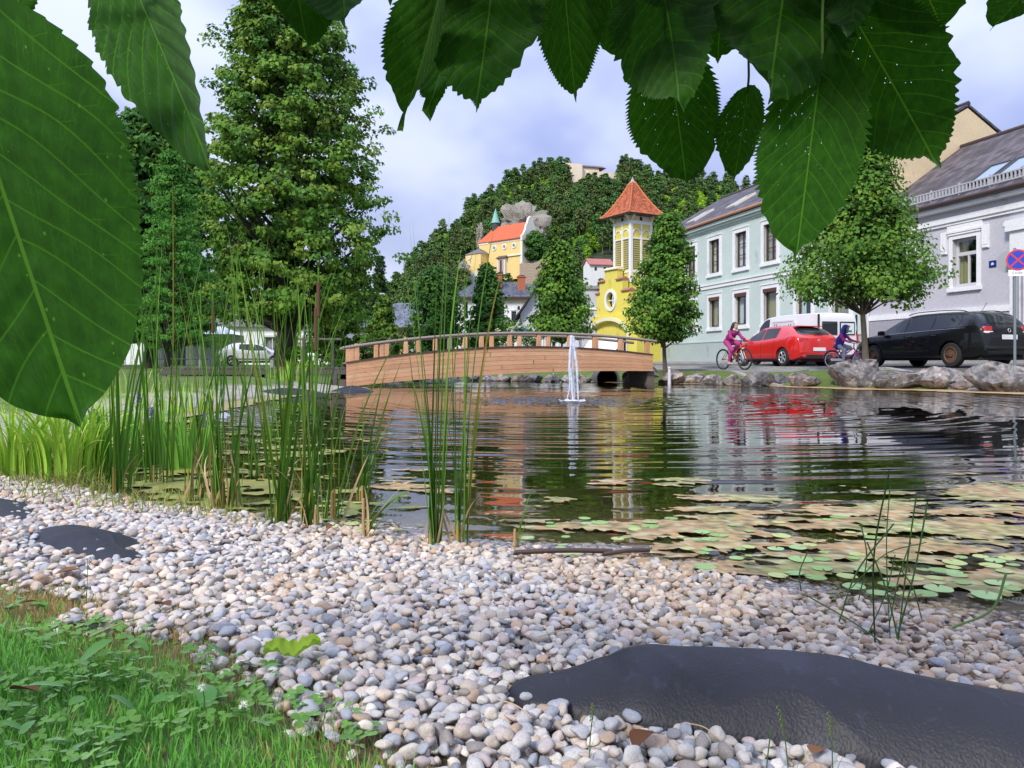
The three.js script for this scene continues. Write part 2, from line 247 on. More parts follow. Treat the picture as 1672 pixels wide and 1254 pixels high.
// a framed window set into an opening; surround is the white moulding round it
function windowUnit(parent, x, y0, y1, w, o = {}) {
  const { frame = M.brownFrame, surround = 0.2, surroundMat = M.trim, bars = 'T', deep = 0.13, seed = 1, shutter = 0, curtain = true, sill = true } = o;
  const r = rng(seed * 77 + 5), ft = 0.075, x0 = x - w / 2, x1 = x + w / 2, g = [];
  g.push(boxAt(x0, x0 + ft, y0, y1, -deep - 0.07, -deep), boxAt(x1 - ft, x1, y0, y1, -deep - 0.07, -deep), boxAt(x0 + ft, x1 - ft, y0, y0 + ft, -deep - 0.07, -deep), boxAt(x0 + ft, x1 - ft, y1 - ft, y1, -deep - 0.07, -deep));
  const yt = lerp(y0, y1, 0.68);
  if (bars === 'T' || bars === 'cross') { g.push(boxAt(x - 0.025, x + 0.025, y0 + ft, y1 - ft, -deep - 0.06, -deep + 0.004)); }
  if (bars === 'cross') for (const k of [0.36, 0.68]) { const y = lerp(y0, y1, k); g.push(boxAt(x0 + ft, x - 0.025, y - 0.016, y + 0.016, -deep - 0.05, -deep + 0.002), boxAt(x + 0.025, x1 - ft, y - 0.016, y + 0.016, -deep - 0.05, -deep + 0.002)); }
  if (bars === 'transom') g.push(boxAt(x0 + ft, x1 - ft, yt - 0.06, yt + 0.06, -deep - 0.06, -deep + 0.012), boxAt(x - 0.03, x + 0.03, y0 + ft, yt - 0.06, -deep - 0.06, -deep + 0.004));
  const win = mesh('window', g, frame, parent);
  mesh('pane', boxAt(x0 + ft * 0.6, x1 - ft * 0.6, y0 + ft * 0.6, y1 - ft * 0.6, -deep - 0.040, -deep - 0.034), paneGlass, win);
  if (curtain) { const cm = curtains[Math.floor(r() * curtains.length)]; const full = r() > 0.45; const cg = full ? [curtainGeo(x0, x1, y0, y1, -deep - 0.16, seed)] : [curtainGeo(x0, x0 + w * 0.33, y0, y1, -deep - 0.16, seed), curtainGeo(x1 - w * 0.3, x1, y0, y1, -deep - 0.16, seed + 1)]; mesh('curtain', cg, cm, win); }
  if (shutter) mesh('shutter_box', boxAt(x0 - 0.03, x1 + 0.03, y1 - shutter, y1 + 0.02, -deep - 0.02, 0.05), M.brownFrame, win);
  if (surround) { const b = surround; mesh('window_surround', [boxAt(x0 - b, x0, y0 - b * 0.4, y1 + b, -0.1, 0.045), boxAt(x1, x1 + b, y0 - b * 0.4, y1 + b, -0.1, 0.045), boxAt(x0, x1, y1, y1 + b, -0.1, 0.043)], surroundMat, win);
    mesh('lintel', boxAt(x0 - b - 0.03, x1 + b + 0.03, y1 + b, y1 + b + 0.05, -0.02, 0.08), surroundMat, win); }
  if (sill) mesh('sill', boxAt(x0 - surround - 0.04, x1 + surround + 0.04, y0 - surround * 0.4 - 0.14, y0 - surround * 0.4, -0.1, 0.10), surroundMat, win);
  return win;
}
function skylight(parent, x, z, y, slope, w, l, mat = M.steel) { // lies on a front roof slope that falls towards +z
  const g = new THREE.Group(); // frame and pane share this turned frame, baked below
  const tf = new THREE.Matrix4().makeTranslation(x, y, z).multiply(new THREE.Matrix4().makeRotationX(slope));
  const b = (a0, a1, c0, c1, h0, h1) => boxAt(a0, a1, h0, h1, c0, c1).applyMatrix4(tf);
  const f = mesh('skylight', [b(-w / 2, -w / 2 + 0.09, -l / 2, l / 2, 0, 0.12), b(w / 2 - 0.09, w / 2, -l / 2, l / 2, 0, 0.12), b(-w / 2 + 0.09, w / 2 - 0.09, -l / 2, -l / 2 + 0.09, 0, 0.118), b(-w / 2 + 0.09, w / 2 - 0.09, l / 2 - 0.09, l / 2, 0, 0.118)], mat, parent);
  mesh('pane', b(-w / 2 + 0.09, w / 2 - 0.09, -l / 2 + 0.09, l / 2 - 0.09, 0.03, 0.09), phys(lin(0.25, 0.32, 0.33), 0.03, { clearcoat: 1 }), f);
}
const chimney = (parent, x, y0, y1, z, w, d, mat = M.brick) => { const c = mesh('chimney', [box(w, y1 - y0, d, x, (y0 + y1) / 2, z), box(w + 0.14, 0.1, d + 0.14, x, y1 + 0.05, z)], mat, parent); mesh('chimney_cap', [box(w * 0.8, 0.1, d * 0.8, x, y1 + 0.15, z)], M.darkMetal, c); return c; };

{ // --- mint two-storey house
  const h = thing('town_house', 'mint green two-storey house with white window surrounds and slate roof', 'house', streetPos(25.4, FRONT), TH);
  const wall = stuccoMat(lin(0.54, 0.635, 0.605)), plinthM = stuccoMat(lin(0.41, 0.48, 0.46));
  const xs = [-16.6, -14.05, -11.5, -8.95, -6.45, -3.95, -1.55], W = 1.05, holes = [];
  for (const x of xs) { holes.push({ x0: x - W / 2, x1: x + W / 2, y0: 1.93, y1: 3.52 }, { x0: x - W / 2, x1: x + W / 2, y0: 4.85, y1: 6.62 }); }
  const L = -19.1, R = -0.02;
  mesh('wall', [wallWithHoles(L, R, -0.4, 7.45, holes, 0.4), boxAt(L, L + 0.35, -0.4, 7.45, -9.6, -0.4), boxAt(R - 0.3, R, -0.4, 7.45, -9.6, -0.4), boxAt(L, R, -0.4, 7.45, -10, -9.6), prismX([[-0.2, 7.45], [-9.8, 7.45], [-5, 10.5]], L + 0.05, L + 0.35)], wall, h);
  mesh('gable_wall', [prismX([[0.2, 7.5], [-10.1, 7.5], [-5, 10.52]], R - 0.42, R - 0.04), boxAt(R - 0.06, R + 0.015, 4, 7.5, -9.9, -0.45)], stuccoMat(lin(0.66, 0.53, 0.34)), h);
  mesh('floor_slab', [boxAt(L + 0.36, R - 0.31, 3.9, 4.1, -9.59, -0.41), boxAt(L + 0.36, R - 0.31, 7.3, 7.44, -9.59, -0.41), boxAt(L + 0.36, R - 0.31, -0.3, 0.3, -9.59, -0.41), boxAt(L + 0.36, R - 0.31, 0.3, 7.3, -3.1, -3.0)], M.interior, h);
  mesh('plinth', [boxAt(L - 0.03, R, -0.4, 1.1, -0.05, 0.05)], plinthM, h); mesh('plinth_cap', boxAt(L - 0.03, R, 1.1, 1.15, -0.05, 0.075), M.interior.clone(), h).material = plinthM;
  mesh('string_course', [boxAt(L - 0.03, R, 4.02, 4.2, -0.05, 0.06), boxAt(L - 0.03, R, 4.2, 4.25, -0.05, 0.11)], M.trim, h);
  mesh('cornice', [boxAt(L - 0.05, R, 7.12, 7.22, -0.05, 0.06), boxAt(L - 0.05, R, 7.22, 7.34, -0.05, 0.16), boxAt(L - 0.05, R, 7.34, 7.5, -0.05, 0.27)], wall, h);
  mesh('gutter', new THREE.CylinderGeometry(0.075, 0.075, R - L, 10).rotateZ(Math.PI / 2).translate((L + R) / 2, 7.6, 0.36), M.copper, h);
  const ry = 10.6, sl = Math.atan2(ry - 7.52, 5.33);
  const roof = mesh('roof', [prismX([[0.33, 7.52], [0.33, 7.62], [-5, ry + 0.1], [-10.3, 7.62], [-10.3, 7.52], [-5, ry]], L - 0.2, R - 0.0)], slateMat(lin(0.115, 0.105, 0.125), 0.45), h);
  mesh('ridge', new THREE.CylinderGeometry(0.11, 0.11, R - L, 8).rotateZ(Math.PI / 2).translate((L + R) / 2, ry + 0.1, -5), M.gutter, roof);
  const onR = (z) => 7.62 - (z - 0.33) * (ry - 7.52) / 5.33;
  for (const [x, z] of [[-15.6, -1.5], [-11.6, -1.7], [-7.2, -1.7], [-9.6, -3.3]]) skylight(h, x, z, onR(z) - 0.02, sl, 0.95, 1.5, std(lin(0.62, 0.58, 0.5), 0.5));
  chimney(h, -6, 9.6, 11.6, -5.6, 0.7, 0.6);
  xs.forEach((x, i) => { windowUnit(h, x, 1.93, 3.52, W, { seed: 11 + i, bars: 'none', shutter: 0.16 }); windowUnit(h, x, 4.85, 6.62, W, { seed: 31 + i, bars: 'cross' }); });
}
{ // --- grey single-storey house
  const h = thing('town_house', 'lilac grey single-storey house with white stucco ornament behind the black estate car', 'house', streetPos(25.4, FRONT), TH);
  const wall = stuccoMat(lin(0.53, 0.52, 0.575)), low = stuccoMat(lin(0.36, 0.35, 0.40)), L = 0.02, R = 15;
  const wins = [1.55, 4.58, 10.6, 13.4], W = 0.98, holes = wins.map(x => ({ x0: x - W / 2, x1: x + W / 2, y0: 2.6, y1: 4.2 })); holes.push({ x0: 6.95, x1: 8.5, y0: 0.1, y1: 3.9 });
  mesh('wall', [wallWithHoles(L, R, -0.4, 5.3, holes, 0.4), boxAt(L, L + 0.35, -0.4, 5.3, -9, -0.4), boxAt(R - 0.3, R, -0.4, 5.3, -9, -0.4), boxAt(L, R, -0.4, 5.3, -9.4, -9), prismX([[-0.2, 5.3], [-9.2, 5.3], [-4.6, 8.7]], L + 0.03, L + 0.35)], wall, h);
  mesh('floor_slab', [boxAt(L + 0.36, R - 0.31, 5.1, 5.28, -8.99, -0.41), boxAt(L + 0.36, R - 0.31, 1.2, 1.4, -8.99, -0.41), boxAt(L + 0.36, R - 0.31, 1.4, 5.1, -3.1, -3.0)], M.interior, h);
  mesh('plinth', [boxAt(L, 6.4, -0.4, 1.62, -0.05, 0.04), boxAt(8.95, R, -0.4, 1.62, -0.05, 0.04)], low, h);
  mesh('plinth_band', [boxAt(L, 6.4, 1.62, 1.82, -0.05, 0.07), boxAt(8.95, R, 1.62, 1.82, -0.05, 0.07)], M.trim, h);
  mesh('cornice', [boxAt(L, R, 4.70, 4.80, -0.05, 0.07), boxAt(L, R, 4.80, 4.98, -0.05, 0.12), boxAt(L, R, 5.22, 5.36, -0.05, 0.3)], M.trim, h);
  mesh('gutter', new THREE.CylinderGeometry(0.085, 0.085, R - L, 10).rotateZ(Math.PI / 2).translate((L + R) / 2, 5.44, 0.4), M.gutter, h);
  const ry = 8.75, sl = Math.atan2(ry - 5.35, 5.0);
  const roof = mesh('roof', [prismX([[0.4, 5.37], [0.4, 5.47], [-4.6, ry + 0.1], [-9.6, 5.47], [-9.6, 5.37], [-4.6, ry]], L + 0.0, R)], slateMat(lin(0.125, 0.105, 0.115), 0.42), h);
  mesh('ridge', new THREE.CylinderGeometry(0.11, 0.11, R - L, 8).rotateZ(Math.PI / 2).translate((L + R) / 2, ry + 0.1, -4.6), M.gutter, roof);
  const onR = (z) => 5.47 - (z - 0.4) * (ry - 5.37) / 5.0;
  for (const x of [4.75, 5.8]) skylight(h, x, -0.95, onR(-0.95) - 0.02, sl, 0.98, 1.35, M.darkMetal);
  { const g = []; for (let x = L + 0.1; x < R; x += 0.14) g.push(box(0.05, 0.24, 0.03, x, onR(0.1) + 0.2, 0.1)); g.push(box(R - L, 0.04, 0.04, (L + R) / 2, onR(0.1) + 0.33, 0.1), box(R - L, 0.04, 0.04, (L + R) / 2, onR(0.1) + 0.08, 0.1)); for (let x = L + 0.8; x < R; x += 1.2) g.push(box(0.05, 0.42, 0.05, x, onR(0.1) + 0.2, 0.07)); mesh('snow_guard', g, std(lin(0.42, 0.42, 0.44), 0.5), h); }
  chimney(h, 8.3, 7.2, 9.9, -3.9, 0.55, 0.5, std(lin(0.07, 0.05, 0.07), 0.8)); mesh('chimney_cowl', [box(0.6, 0.05, 0.6, 8.3, 10.35, -3.9), box(0.05, 0.4, 0.05, 8.1, 10.15, -3.9), box(0.05, 0.4, 0.05, 8.5, 10.15, -3.9)], M.darkMetal, h);
  wins.forEach((x, i) => {
    windowUnit(h, x, 2.6, 4.2, W, { seed: 51 + i, bars: 'transom', frame: std(lin(0.55, 0.53, 0.55), 0.5), surround: 0.14, deep: 0.16 });
    mesh('ornament', [boxAt(x - 0.95, x + 0.95, 4.42, 4.5, -0.05, 0.08), boxAt(x - 0.7, x + 0.7, 4.5, 4.68, -0.05, 0.05), boxAt(x - 0.95, x - 0.72, 3.85, 4.42, -0.05, 0.08), boxAt(x + 0.72, x + 0.95, 3.85, 4.42, -0.05, 0.08), cbox(0.26, 0.12, 0.1, x - 0.835, 3.79, 0.03, 0.03), cbox(0.26, 0.12, 0.1, x + 0.835, 3.79, 0.03, 0.03)], M.trim, h);
  });
  const door = mesh('doorway', [boxAt(6.4, 6.95, -0.3, 4.1, -0.1, 0.16), boxAt(8.5, 8.95, -0.3, 4.1, -0.1, 0.16), boxAt(6.3, 9.05, 4.1, 4.45, -0.1, 0.24), boxAt(6.95, 8.5, 3.9, 4.1, -0.1, 0.1)], M.trim, h);
  mesh('door_leaf', [boxAt(6.95, 7.7, -0.2, 3.9, -0.3, -0.2), boxAt(7.74, 8.5, -0.2, 3.9, -0.3, -0.2), boxAt(7.05, 7.6, 0.4, 1.5, -0.2, -0.17), boxAt(7.05, 7.6, 1.8, 3.5, -0.2, -0.17)], std(lin(0.6, 0.6, 0.62), 0.5), door);
  mesh('fluting', [0, 1, 2].map(k => boxAt(6.52 + k * 0.14, 6.6 + k * 0.14, 0.6, 3.4, 0.16, 0.175)), low, door);
  mesh('stone_step', [boxAt(6.3, 9.05, -0.4, 0.12, 0, 0.7)], concrete, h);
  const cv = document.createElement('canvas'); cv.width = 64; cv.height = 48; const c2 = cv.getContext('2d'); c2.fillStyle = '#15246e'; c2.fillRect(0, 0, 64, 48); c2.fillStyle = '#cfd6ee'; c2.beginPath(); c2.arc(32, 26, 14, Math.PI, 0); c2.lineTo(46, 32); c2.lineTo(18, 32); c2.fill(); const ct = new THREE.CanvasTexture(cv); ct.colorSpace = THREE.SRGBColorSpace;
  const nb = mesh('house_number_plate', [box(0.27, 0.22, 0.012, 5.66, 3.18, 0.012)], std(lin(0.02, 0.035, 0.16), 0.4), h); mesh('plate_face', new THREE.PlaneGeometry(0.25, 0.2).translate(5.66, 3.18, 0.021), std(0xffffff, 0.4, { map: ct }), nb, true);
  mesh('wall_vent', boxAt(6.05, 6.3, 4.32, 4.45, -0.02, 0.03), M.trim, h);
  mesh('downpipe', new THREE.CylinderGeometry(0.05, 0.05, 5.2, 8).translate(0.12, 2.8, 0.09), std(lin(0.6, 0.6, 0.62), 0.5), h);
}
// --- yellow gate building with the lookout tower
{
  const ux = -0.5, ud = 0.866, th = Math.atan2(-ud, -(-ux) * -1); // facade runs away to the left
  const X0 = (1046 - CX) * 46.5 / F, D0 = 46.5; const h = thing('gate_house', 'yellow stepped gable building with arched doorway and red-roofed lookout tower', 'gate house', V3(X0, 0.55, -D0), Math.atan2(-0.866, 0.5));
  const yel = stuccoMat(lin(0.74, 0.64, 0.12)), cream = stuccoMat(lin(0.80, 0.75, 0.50)), redM = stuccoMat(lin(0.40, 0.17, 0.13));
  // local x runs to the right along the facade, the right end is x = 0, facade width 5.9
  const top = [[0, 3.35], [-0.55, 3.35], [-0.55, 3.95], [-1.1, 3.95], [-1.1, 4.6], [-1.75, 4.6], [-1.75, 5.35], [-2.3, 5.35], [-2.3, 6.05], [-3.6, 6.05], [-3.6, 5.35], [-4.15, 5.35], [-4.15, 4.6], [-4.8, 4.6], [-4.8, 3.95], [-5.35, 3.95], [-5.35, 3.35], [-5.9, 3.35]];
  const arch = [[-5.05, -0.3], [-5.05, 1.65]]; for (let k = 0; k <= 16; k++) { const a = Math.PI - k / 16 * Math.PI; arch.push([-2.95 + 2.1 * Math.cos(a), 1.65 + 1.15 * Math.sin(a)]); } arch.push([-0.85, -0.3]);
  const oval = []; for (let k = 0; k < 28; k++) { const a = k / 28 * 2 * Math.PI; oval.push([-2.95 + 0.42 * Math.cos(a), 4.12 + 0.52 * Math.sin(a)]); }
  mesh('wall', [wallWithHoles(-5.9, 0, -0.4, 3, [{ pts: oval }], 0.45, top), boxAt(-5.9, -5.45, -0.4, 3.35, -6, -0.45), boxAt(-0.45, 0, -0.4, 3.35, -6, -0.45)], yel, h);
  // arched front layer standing proud of the recess
  { const s = wallWithHoles(-5.9, 0, -0.4, 3.0, [], 0.30, [[0, 3.0], [-5.9, 3.0]]); const sh = new THREE.Shape(); sh.moveTo(-5.9, -0.4); sh.lineTo(-5.05, -0.4); arch.slice(1, -1).forEach(p => sh.lineTo(p[0], p[1])); sh.lineTo(-0.85, -0.4); sh.lineTo(0, -0.4); sh.lineTo(0, 3.1); sh.lineTo(-5.9, 3.1); sh.closePath(); mesh('arch_front', new THREE.ExtrudeGeometry(sh, { depth: 0.28, bevelEnabled: false }), yel, h); }
  { const o = [], i2 = []; for (let k = 0; k <= 24; k++) { const a = Math.PI * (1 - k / 24); o.push([-2.95 + 2.32 * Math.cos(a), 1.65 + 1.37 * Math.sin(a)]); i2.unshift([-2.95 + 2.1 * Math.cos(a), 1.65 + 1.15 * Math.sin(a)]); } mesh('arch_moulding', poly([...o, ...i2], 0.09).translate(0, 0, 0.28), cream, h); }
  const caps = []; for (const [a, b, y] of [[-0.62, 0.05, 3.35], [-1.17, -0.5, 3.95], [-1.82, -1.05, 4.6], [-2.37, -1.7, 5.35], [-3.68, -2.22, 6.05], [-4.2, -3.53, 5.35], [-4.87, -4.1, 4.6], [-5.42, -4.75, 3.95], [-5.95, -5.3, 3.35]]) { const m = mesh('coping', prismX([[0.12, y], [0.12, y + 0.06], [-0.2, y + 0.2], [-0.5, y + 0.06], [-0.5, y]], a, b), y > 6 ? cream : redM, h); }
  { const o = [], i2 = []; for (let k = 0; k <= 32; k++) { const a = k / 32 * 2 * Math.PI; o.push(new THREE.Vector2(-2.95 + 0.6 * Math.cos(a), 4.12 + 0.7 * Math.sin(a))); i2.push(new THREE.Vector2(-2.95 + 0.42 * Math.cos(a), 4.12 + 0.52 * Math.sin(a))); } const s = new THREE.Shape(o); s.holes.push(new THREE.Path(i2)); const w = mesh('oval_window', [new THREE.ExtrudeGeometry(s, { depth: 0.08, bevelEnabled: false }), boxAt(-2.98, -2.92, 3.6, 4.64, -0.2, -0.14), boxAt(-3.37, -2.53, 4.09, 4.15, -0.2, -0.141)], M.trim, h); mesh('pane', poly(oval, 0.01).translate(0, 0, -0.26), M.glassDark, w); }
  mesh('doorway', [boxAt(-4.7, -3.0, -0.3, 1.6, 0.02, 0.05)], std(lin(0.25, 0.24, 0.1), 0.7), h); mesh('shop_door', [boxAt(-2.6, -1.3, -0.3, 1.7, 0.02, 0.06)], M.glassDark, h); mesh('door_frame', [boxAt(-2.7, -2.6, -0.3, 1.8, 0.02, 0.1), boxAt(-1.3, -1.2, -0.3, 1.8, 0.02, 0.1), boxAt(-2.0, -1.94, -0.3, 1.7, 0.06, 0.09)], M.trim, h);
  const aw = mesh('awning', [gridGeo(20, 6, (u, v) => [lerp(-4.75, -1.15, u), lerp(1.75, 0.35, v) - 0.04 * Math.sin(v * Math.PI), lerp(0.3, 1.5, v) + 0.008 * Math.sin(u * 60)]), gridGeo(20, 1, (u, v) => [lerp(-4.75, -1.15, u), lerp(0.35, 0.17, v), 1.5])], std(lin(0.75, 0.74, 0.70), 0.9, { side: THREE.DoubleSide }), h); mesh('awning_arm', [tubeBetween(V3(-4.7, 1.0, 0.3), V3(-4.7, 0.36, 1.48), 0.025), tubeBetween(V3(-1.2, 1.0, 0.3), V3(-1.2, 0.36, 1.48), 0.025)], M.darkMetal, aw);
  mesh('wall_lamp', [box(0.2, 0.2, 0.2, -0.45, -0.1 + 0.5, 0.4), new THREE.CylinderGeometry(0.16, 0.1, 0.16, 10).translate(-0.45, 0.22, 0.42)], M.trim, h);
  // corner turret on the left
  const tu = mesh('corner_turret', [new THREE.CylinderGeometry(0.42, 0.42, 1.4, 12).translate(-5.95, 3.2, -0.05), new THREE.CylinderGeometry(0.52, 0.42, 0.14, 12).translate(-5.95, 2.5, -0.05), new THREE.CylinderGeometry(0.42, 0.12, 0.9, 12).translate(-5.95, 1.98, -0.05)], yel, h);
  mesh('turret_roof', [new THREE.LatheGeometry([[0.001, 5.6], [0.1, 5.2], [0.22, 4.7], [0.38, 4.15], [0.66, 3.92], [0.001, 3.9]].map(p => new THREE.Vector2(p[0], p[1])), 8).translate(-5.95, 0, -0.05)], redM, tu);
  mesh('turret_trim', [new THREE.CylinderGeometry(0.5, 0.46, 0.12, 12).translate(-5.95, 3.86, -0.05)], cream, tu);
  // tower
  const tx = -2.55, tz = -1.45, w = 0.84, y0 = 3.2, y1 = 9.1;
  mesh('tower_wall', [boxAt(tx - w, tx + w, y0, y1, tz - w, tz + w)], yel, h);
  const tr = []; const faces = [[0, 1], [1, 0], [0, -1], [-1, 0]];
  const faceBox = (f, a0, a1, b0, b1, d0, d1) => { const g = boxAt(a0, a1, b0, b1, w + d0, w + d1); g.rotateY(f * Math.PI / 2); return g.translate(tx, 0, tz); };
  const archStrip = (f, cx, cy, r, t) => { const o = [], i2 = []; for (let k = 0; k <= 12; k++) { const a = Math.PI * (1 - k / 12); o.push([cx + r * Math.cos(a), cy + r * Math.sin(a)]); i2.unshift([cx + (r - t) * Math.cos(a), cy + (r - t) * Math.sin(a)]); } return poly([...o, ...i2], 0.05).translate(0, 0, w + 0.001).rotateY(f * Math.PI / 2).translate(tx, 0, tz); };
  for (const f of [0, 1, 2, 3]) {
    tr.push(faceBox(f, -w - 0.04, -w + 0.14, y0 + 2.0, y1, -0.14, 0.05), faceBox(f, w - 0.14, w + 0.035, y0 + 2.0, y1, -0.14, 0.048), faceBox(f, -0.06, 0.06, y0 + 2.0, y1 - 0.2, 0, 0.04), faceBox(f, -w + 0.14, w - 0.14, y1 - 0.2, y1, 0, 0.045), faceBox(f, -w + 0.14, -0.06, 5.82, 5.95, 0, 0.04), faceBox(f, 0.06, w - 0.14, 5.82, 5.95, 0, 0.04), faceBox(f, -w + 0.14, -0.06, 7.95, 8.03, 0, 0.04), faceBox(f, 0.06, w - 0.14, 7.95, 8.03, 0, 0.04));
    tr.push(archStrip(f, -0.38, 8.3, 0.31, 0.06), archStrip(f, 0.38, 8.3, 0.31, 0.06));
    for (const sx of [-1, 1]) { const sl = []; for (let k = 0; k < 13; k++) sl.push(faceBox(f, sx * 0.38 - 0.23, sx * 0.38 + 0.23, 6.1 + k * 0.138, 6.19 + k * 0.138, 0.0, 0.03)); mesh('louvre', sl, std(lin(0.42, 0.36, 0.14), 0.7), h); mesh('louvre_back', faceBox(f, sx * 0.38 - 0.25, sx * 0.38 + 0.25, 6.05, 7.92, 0.0, 0.012), std(lin(0.12, 0.1, 0.04), 0.9), h); }
    mesh('eave_opening', faceBox(f, -0.09, 0.09, 9.14, 9.36, -0.03, 0.012), M.interior, h);
  }
  mesh('tower_trim', tr, M.trim, h);
  mesh('tower_frieze', boxAt(tx - w + 0.02, tx + w - 0.02, y1, 9.6, tz - w + 0.02, tz + w - 0.02), cream, h);
  mesh('bracket', faces.flatMap((_, f) => [-1, 1].map(k => poly([[0, 0], [0.42, 0.36], [0, 0.36]], 0.07).rotateY(-Math.PI / 2).translate(k * (w - 0.08), 9.08, w).rotateY(f * Math.PI / 2).translate(tx, 0, tz))), cream, h);
  // bell-cast tiled roof: each course of tiles is its own stepped band
  const prof = (k) => { const t = k; return [lerp(1.5, 0.1, Math.pow(t, 0.74)), 9.46 + 2.25 * t]; };
  const roof = mesh('tower_roof', [boxAt(tx - 1.48, tx + 1.48, 9.42, 9.47, tz - 1.48, tz + 1.48)], M.gutter, h);
  const courses = []; const NCO = 20;
  for (let k = 0; k < NCO; k++) { const [r0, ya] = prof(k / NCO), [r1, yb] = prof((k + 1) / NCO); const g = new THREE.CylinderGeometry(r1 * Math.SQRT2, (r0 + 0.012) * Math.SQRT2, yb - ya + 0.025, 4, 1, true).rotateY(Math.PI / 4).translate(tx, (ya + yb) / 2 + 0.012, tz); courses.push(g, new THREE.RingGeometry(r1 * Math.SQRT2 * 0.98, (r0 + 0.012) * Math.SQRT2, 4, 1).rotateX(Math.PI / 2).rotateY(Math.PI / 4).translate(tx, ya + 0.001, tz)); }
  const tileB = tex(128, 32, (u, v) => { const x = u * 8, fx = x - Math.floor(x); return clamp(0.4 + 0.6 * Math.sin(fx * Math.PI)); }, false, 0.7, 2), tileC = tex(128, 128, (u, v) => { const i = Math.floor(u * 8), j = Math.floor(v * 8), fx = u * 8 - i; const a = 0.82 + 0.3 * (hash3(i, j, 3) - 0.5) - (fx < 0.08 ? 0.2 : 0) + 0.15 * (tfbm(u, v, 8, 3, 4) - 0.5); return [a, a * 0.98, a * 0.96]; }, true, 0.7, 1);
  mesh('tile_courses', courses.map(g => { const q = g.toNonIndexed(); q.computeVertexNormals(); return q; }), std(lin(0.60, 0.155, 0.055), 0.8, { map: tileC, bumpMap: tileB, bumpScale: 0.03, side: THREE.DoubleSide }), roof);
  const hips = []; for (const [sx, sz] of [[1, 1], [1, -1], [-1, 1], [-1, -1]]) for (let k = 0; k < 20; k++) { const a = prof(k / 20), b = prof((k + 1.1) / 20); hips.push(tubeBetween(V3(tx + sx * a[0], a[1] + 0.05, tz + sz * a[0]), V3(tx + sx * b[0], b[1] + 0.02, tz + sz * b[0]), 0.08, 0.062, 7)); }
  mesh('hip_tiles', hips, std(lin(0.62, 0.2, 0.085), 0.8, { map: T.stuccoC }), roof);
  mesh('finial', [new THREE.ConeGeometry(0.19, 0.4, 4).rotateY(Math.PI / 4).translate(tx, 11.88, tz)], std(lin(0.4, 0.38, 0.37), 0.5), roof);
  mesh('flat_roof', boxAt(-5.45, -0.45, 3.1, 3.3, -6, -0.45), M.gutter, h);
}
// houses further back, facing the pond
function backHouse(name, label, pxL, pxR, D, yBase, yEave, mat, build) { const xc = (pxL + pxR) / 2, w = (pxR - pxL) * D / F; const p = P(xc, HY, D); const h = thing(name, label, 'house', V3(p.x, 0.3, -D)); build(h, w, EYE + (HY - yEave) * D / F - 0.3, (py) => EYE + (HY - py) * D / F - 0.3, (px) => (px - xc) * D / F); return h; }
backHouse('gable_house', 'pale blue-grey gabled house between white house and yellow tower building', 850, 945, 50, 590, 512, 0, (h, w, ye, Y, X) => {
  const wall = stuccoMat(lin(0.58, 0.60, 0.67)), a = w / 2;
  const holes = [[868, 884], [893, 909]].map(([p, q]) => ({ x0: X(p), x1: X(q), y0: Y(577), y1: Y(556) }));
  mesh('wall', [wallWithHoles(-a, a, -0.5, ye, holes, 0.4, [[a, ye], [X(898), Y(441)], [-a, ye]]), boxAt(-a, -a + 0.4, -0.5, ye, -8, -0.4), boxAt(a - 0.4, a, -0.5, ye, -8, -0.4), boxAt(-a, a, -0.5, ye, -8.4, -8)], wall, h);
  holes.forEach((q, i) => windowUnit(h, (q.x0 + q.x1) / 2, q.y0, q.y1, q.x1 - q.x0, { seed: 90 + i, bars: 'T', frame: M.trim, surround: 0.12 }));
  for (const s of [-1, 1]) mesh('roof_slope', poly([[X(898), Y(441) + 0.16], [s * (a + 0.35), ye - 0.22 * 1], [s * (a + 0.35), ye - 0.38], [X(898), Y(441)]], 9).translate(0, 0, -8.5), slateMat(lin(0.05, 0.035, 0.035), 0.5), h);
  mesh('extension', [boxAt(a + 0.0, a + 1.75, -0.5, Y(471), -6, -0.35)], stuccoMat(lin(0.5, 0.52, 0.57)), h); mesh('extension_roof', [boxAt(a - 0.1, a + 1.9, Y(471), Y(466), -6.2, -0.2)], std(lin(0.25, 0.25, 0.27), 0.6), h); mesh('moulding', [boxAt(a + 0.0, a + 1.76, Y(505), Y(502), -0.35, -0.27)], M.trim, h);
  chimney(h, X(884), Y(475), Y(457), -2.6, 0.5, 0.5);
});
